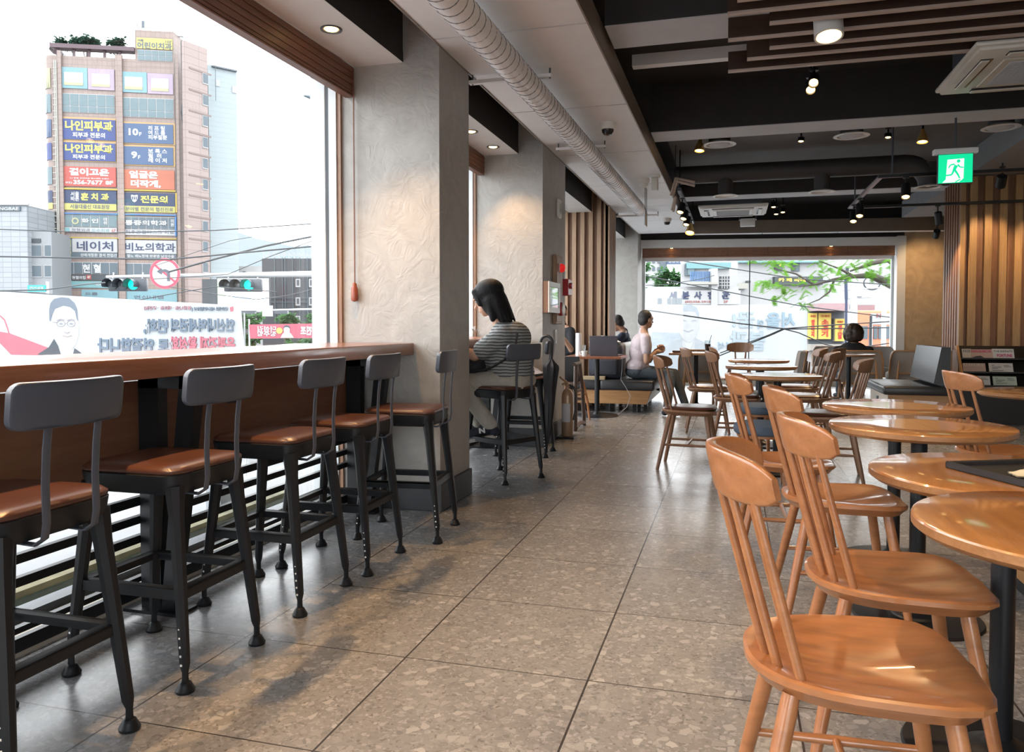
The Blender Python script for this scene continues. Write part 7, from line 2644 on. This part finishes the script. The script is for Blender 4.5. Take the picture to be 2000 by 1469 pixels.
MB().tube([(0, 0, 0), L3(1653, 585)], .04, 10).tube([L3(1653, 585), L3(1652, 545)], .05, 10).build('post', C['navy'], t)
t = thing('sign_post', 'black thin post in front of the orange bus', 'post', op(1701, 635, 21))
t.location.z = GZ
L3 = lambda u, v, d=21: op(u, v, d) - Vector(t.location)
MB().tube([(0, 0, 0), L3(1701, 617)], .035, 8).build('post', WIRE, t)
t = thing('sign_post', 'pale square post close to the right edge of the far window', 'post', op(1727, 635, 24))
t.location.z = GZ
L3 = lambda u, v, d=24: op(u, v, d) - Vector(t.location)
MB().tube([(0, 0, 0), L3(1727, 565)], .09, 4).build('post', POLE, t)

# trees
street_tree('bushy green tree above the photo studio sign', 1312, 556, 38, 32, 46, LM, 1100, .32, 21)
street_tree('feathery green tree at the left edge of the far window', 1254, 552, 14, 46, 44, LM, 700, .30, 22)
c0 = op(1790, 560, 19)
t = thing('street_tree', 'near locust tree whose leafy boughs reach in from the right of the far window', 'tree', (c0.x, c0.y, GZ), 0, 'street trees outside')
L4 = lambda u, v, d=19: op(u, v, d) - Vector(t.location)
q = MB()
q.tube([(0, 0, 0), (0.05, 0, 3), L4(1790, 590)], [.24, .2, .18], 12)
q.tube([L4(1790, 590), L4(1745, 557), L4(1700, 538), L4(1668, 540), L4(1630, 546), L4(1590, 556), L4(1560, 560)], [.17, .12, .08, .055, .04, .025, .012], 8)
q.tube([L4(1760, 520), L4(1735, 506), L4(1700, 515), L4(1660, 530)], [.12, .09, .05, .02], 8)
q.tube([L4(1790, 590), L4(1775, 540), L4(1760, 520)], [.16, .14, .12], 8)
q.tube([L4(1590, 556), L4(1555, 535), L4(1510, 524)], [.03, .022, .01], 6)
q.tube([L4(1630, 546), L4(1620, 570), L4(1600, 585), L4(1575, 595)], [.03, .022, .016, .008], 6)
q.tube([L4(1668, 540), L4(1640, 525), L4(1600, 510)], [.04, .025, .01], 6)
q.build('trunk', BARK, t, 40)
rnd = random.Random(9)
cl = []
for u, v, r in ((1490, 553, 11), (1508, 512, 12), (1520, 525, 16), (1545, 512, 14), (1525, 560, 16), (1550, 552, 18), (1560, 575, 16), (1590, 545, 18), (1612, 530, 18), (1640, 520, 18), (1600, 512, 12), (1665, 515, 18), (1690, 508, 18), (1715, 520, 18), (1735, 540, 12), (1700, 535, 10), (1735, 508, 16), (1520, 580, 8), (1572, 590, 10), (1470, 507, 8), (1620, 560, 8), (1650, 540, 10)):
    for _ in range(2):
        p = L4(u + rnd.uniform(-6, 6), v + rnd.uniform(-4, 4), 19 + rnd.uniform(-.8, .8))
        cl.append((p, r * 19 / FPX))
fl = MB()
for c, r in cl:
    for _ in range(7):
        d = Vector((rnd.uniform(-1, 1), rnd.uniform(-1, 1), rnd.uniform(-.5, .5))) * r
        p = c + d
        ax = Vector((rnd.uniform(-1, .6), rnd.uniform(-1, 1), rnd.uniform(-.6, .1))).normalized()
        sd = ax.cross(Vector((0, 0, 1))).normalized()
        for k in range(7):
            for sgn in (1, -1):
                b0 = p + ax * (.035 * k)
                tip = b0 + (sd * sgn + ax * .5).normalized() * .085
                n_ = ax * .016
                fl.add([b0 - n_, b0 + n_, tip], [(0, 1, 2)])
fl.build('foliage', LG, t, 0)

# wires across the far window
G2 = 'overhead wires outside the far window'
for lb, pts, D, r in (('wire slanting from the top left of the far window to the tree', [(1180, 480), (1310, 506), (1400, 520), (1560, 545), (1740, 556), (1820, 560)], 18, .012),
                      ('wire slanting above the photo studio sign down to the shop', [(1180, 528), (1255, 538), (1420, 570), (1560, 597), (1700, 615), (1820, 630)], 18, .012),
                      ('wire running from the seated man head down to the knot', [(1200, 598), (1280, 608), (1445, 632), (1530, 642)], 16, .014),
                      ('pair wire rising from the iced drink to the knot', [(1330, 720), (1400, 692), (1500, 655), (1530, 642), (1640, 634), (1740, 628), (1820, 622)], 16, .012),
                      ('second pair wire rising from the iced drink to the knot', [(1330, 728), (1400, 697), (1505, 655), (1532, 643), (1740, 640), (1820, 640)], 16, .012),
                      ('wire dropping right from the knot toward the curly head', [(1532, 643), (1560, 650), (1610, 672), (1650, 683), (1740, 670), (1820, 662)], 16, .012),
                      ('thin wire sagging behind the photo studio sign letters', [(1180, 560), (1300, 556), (1370, 545), (1395, 538)], 24, .010)):
    wire(lb, pts, D, D, r, 0, G2)
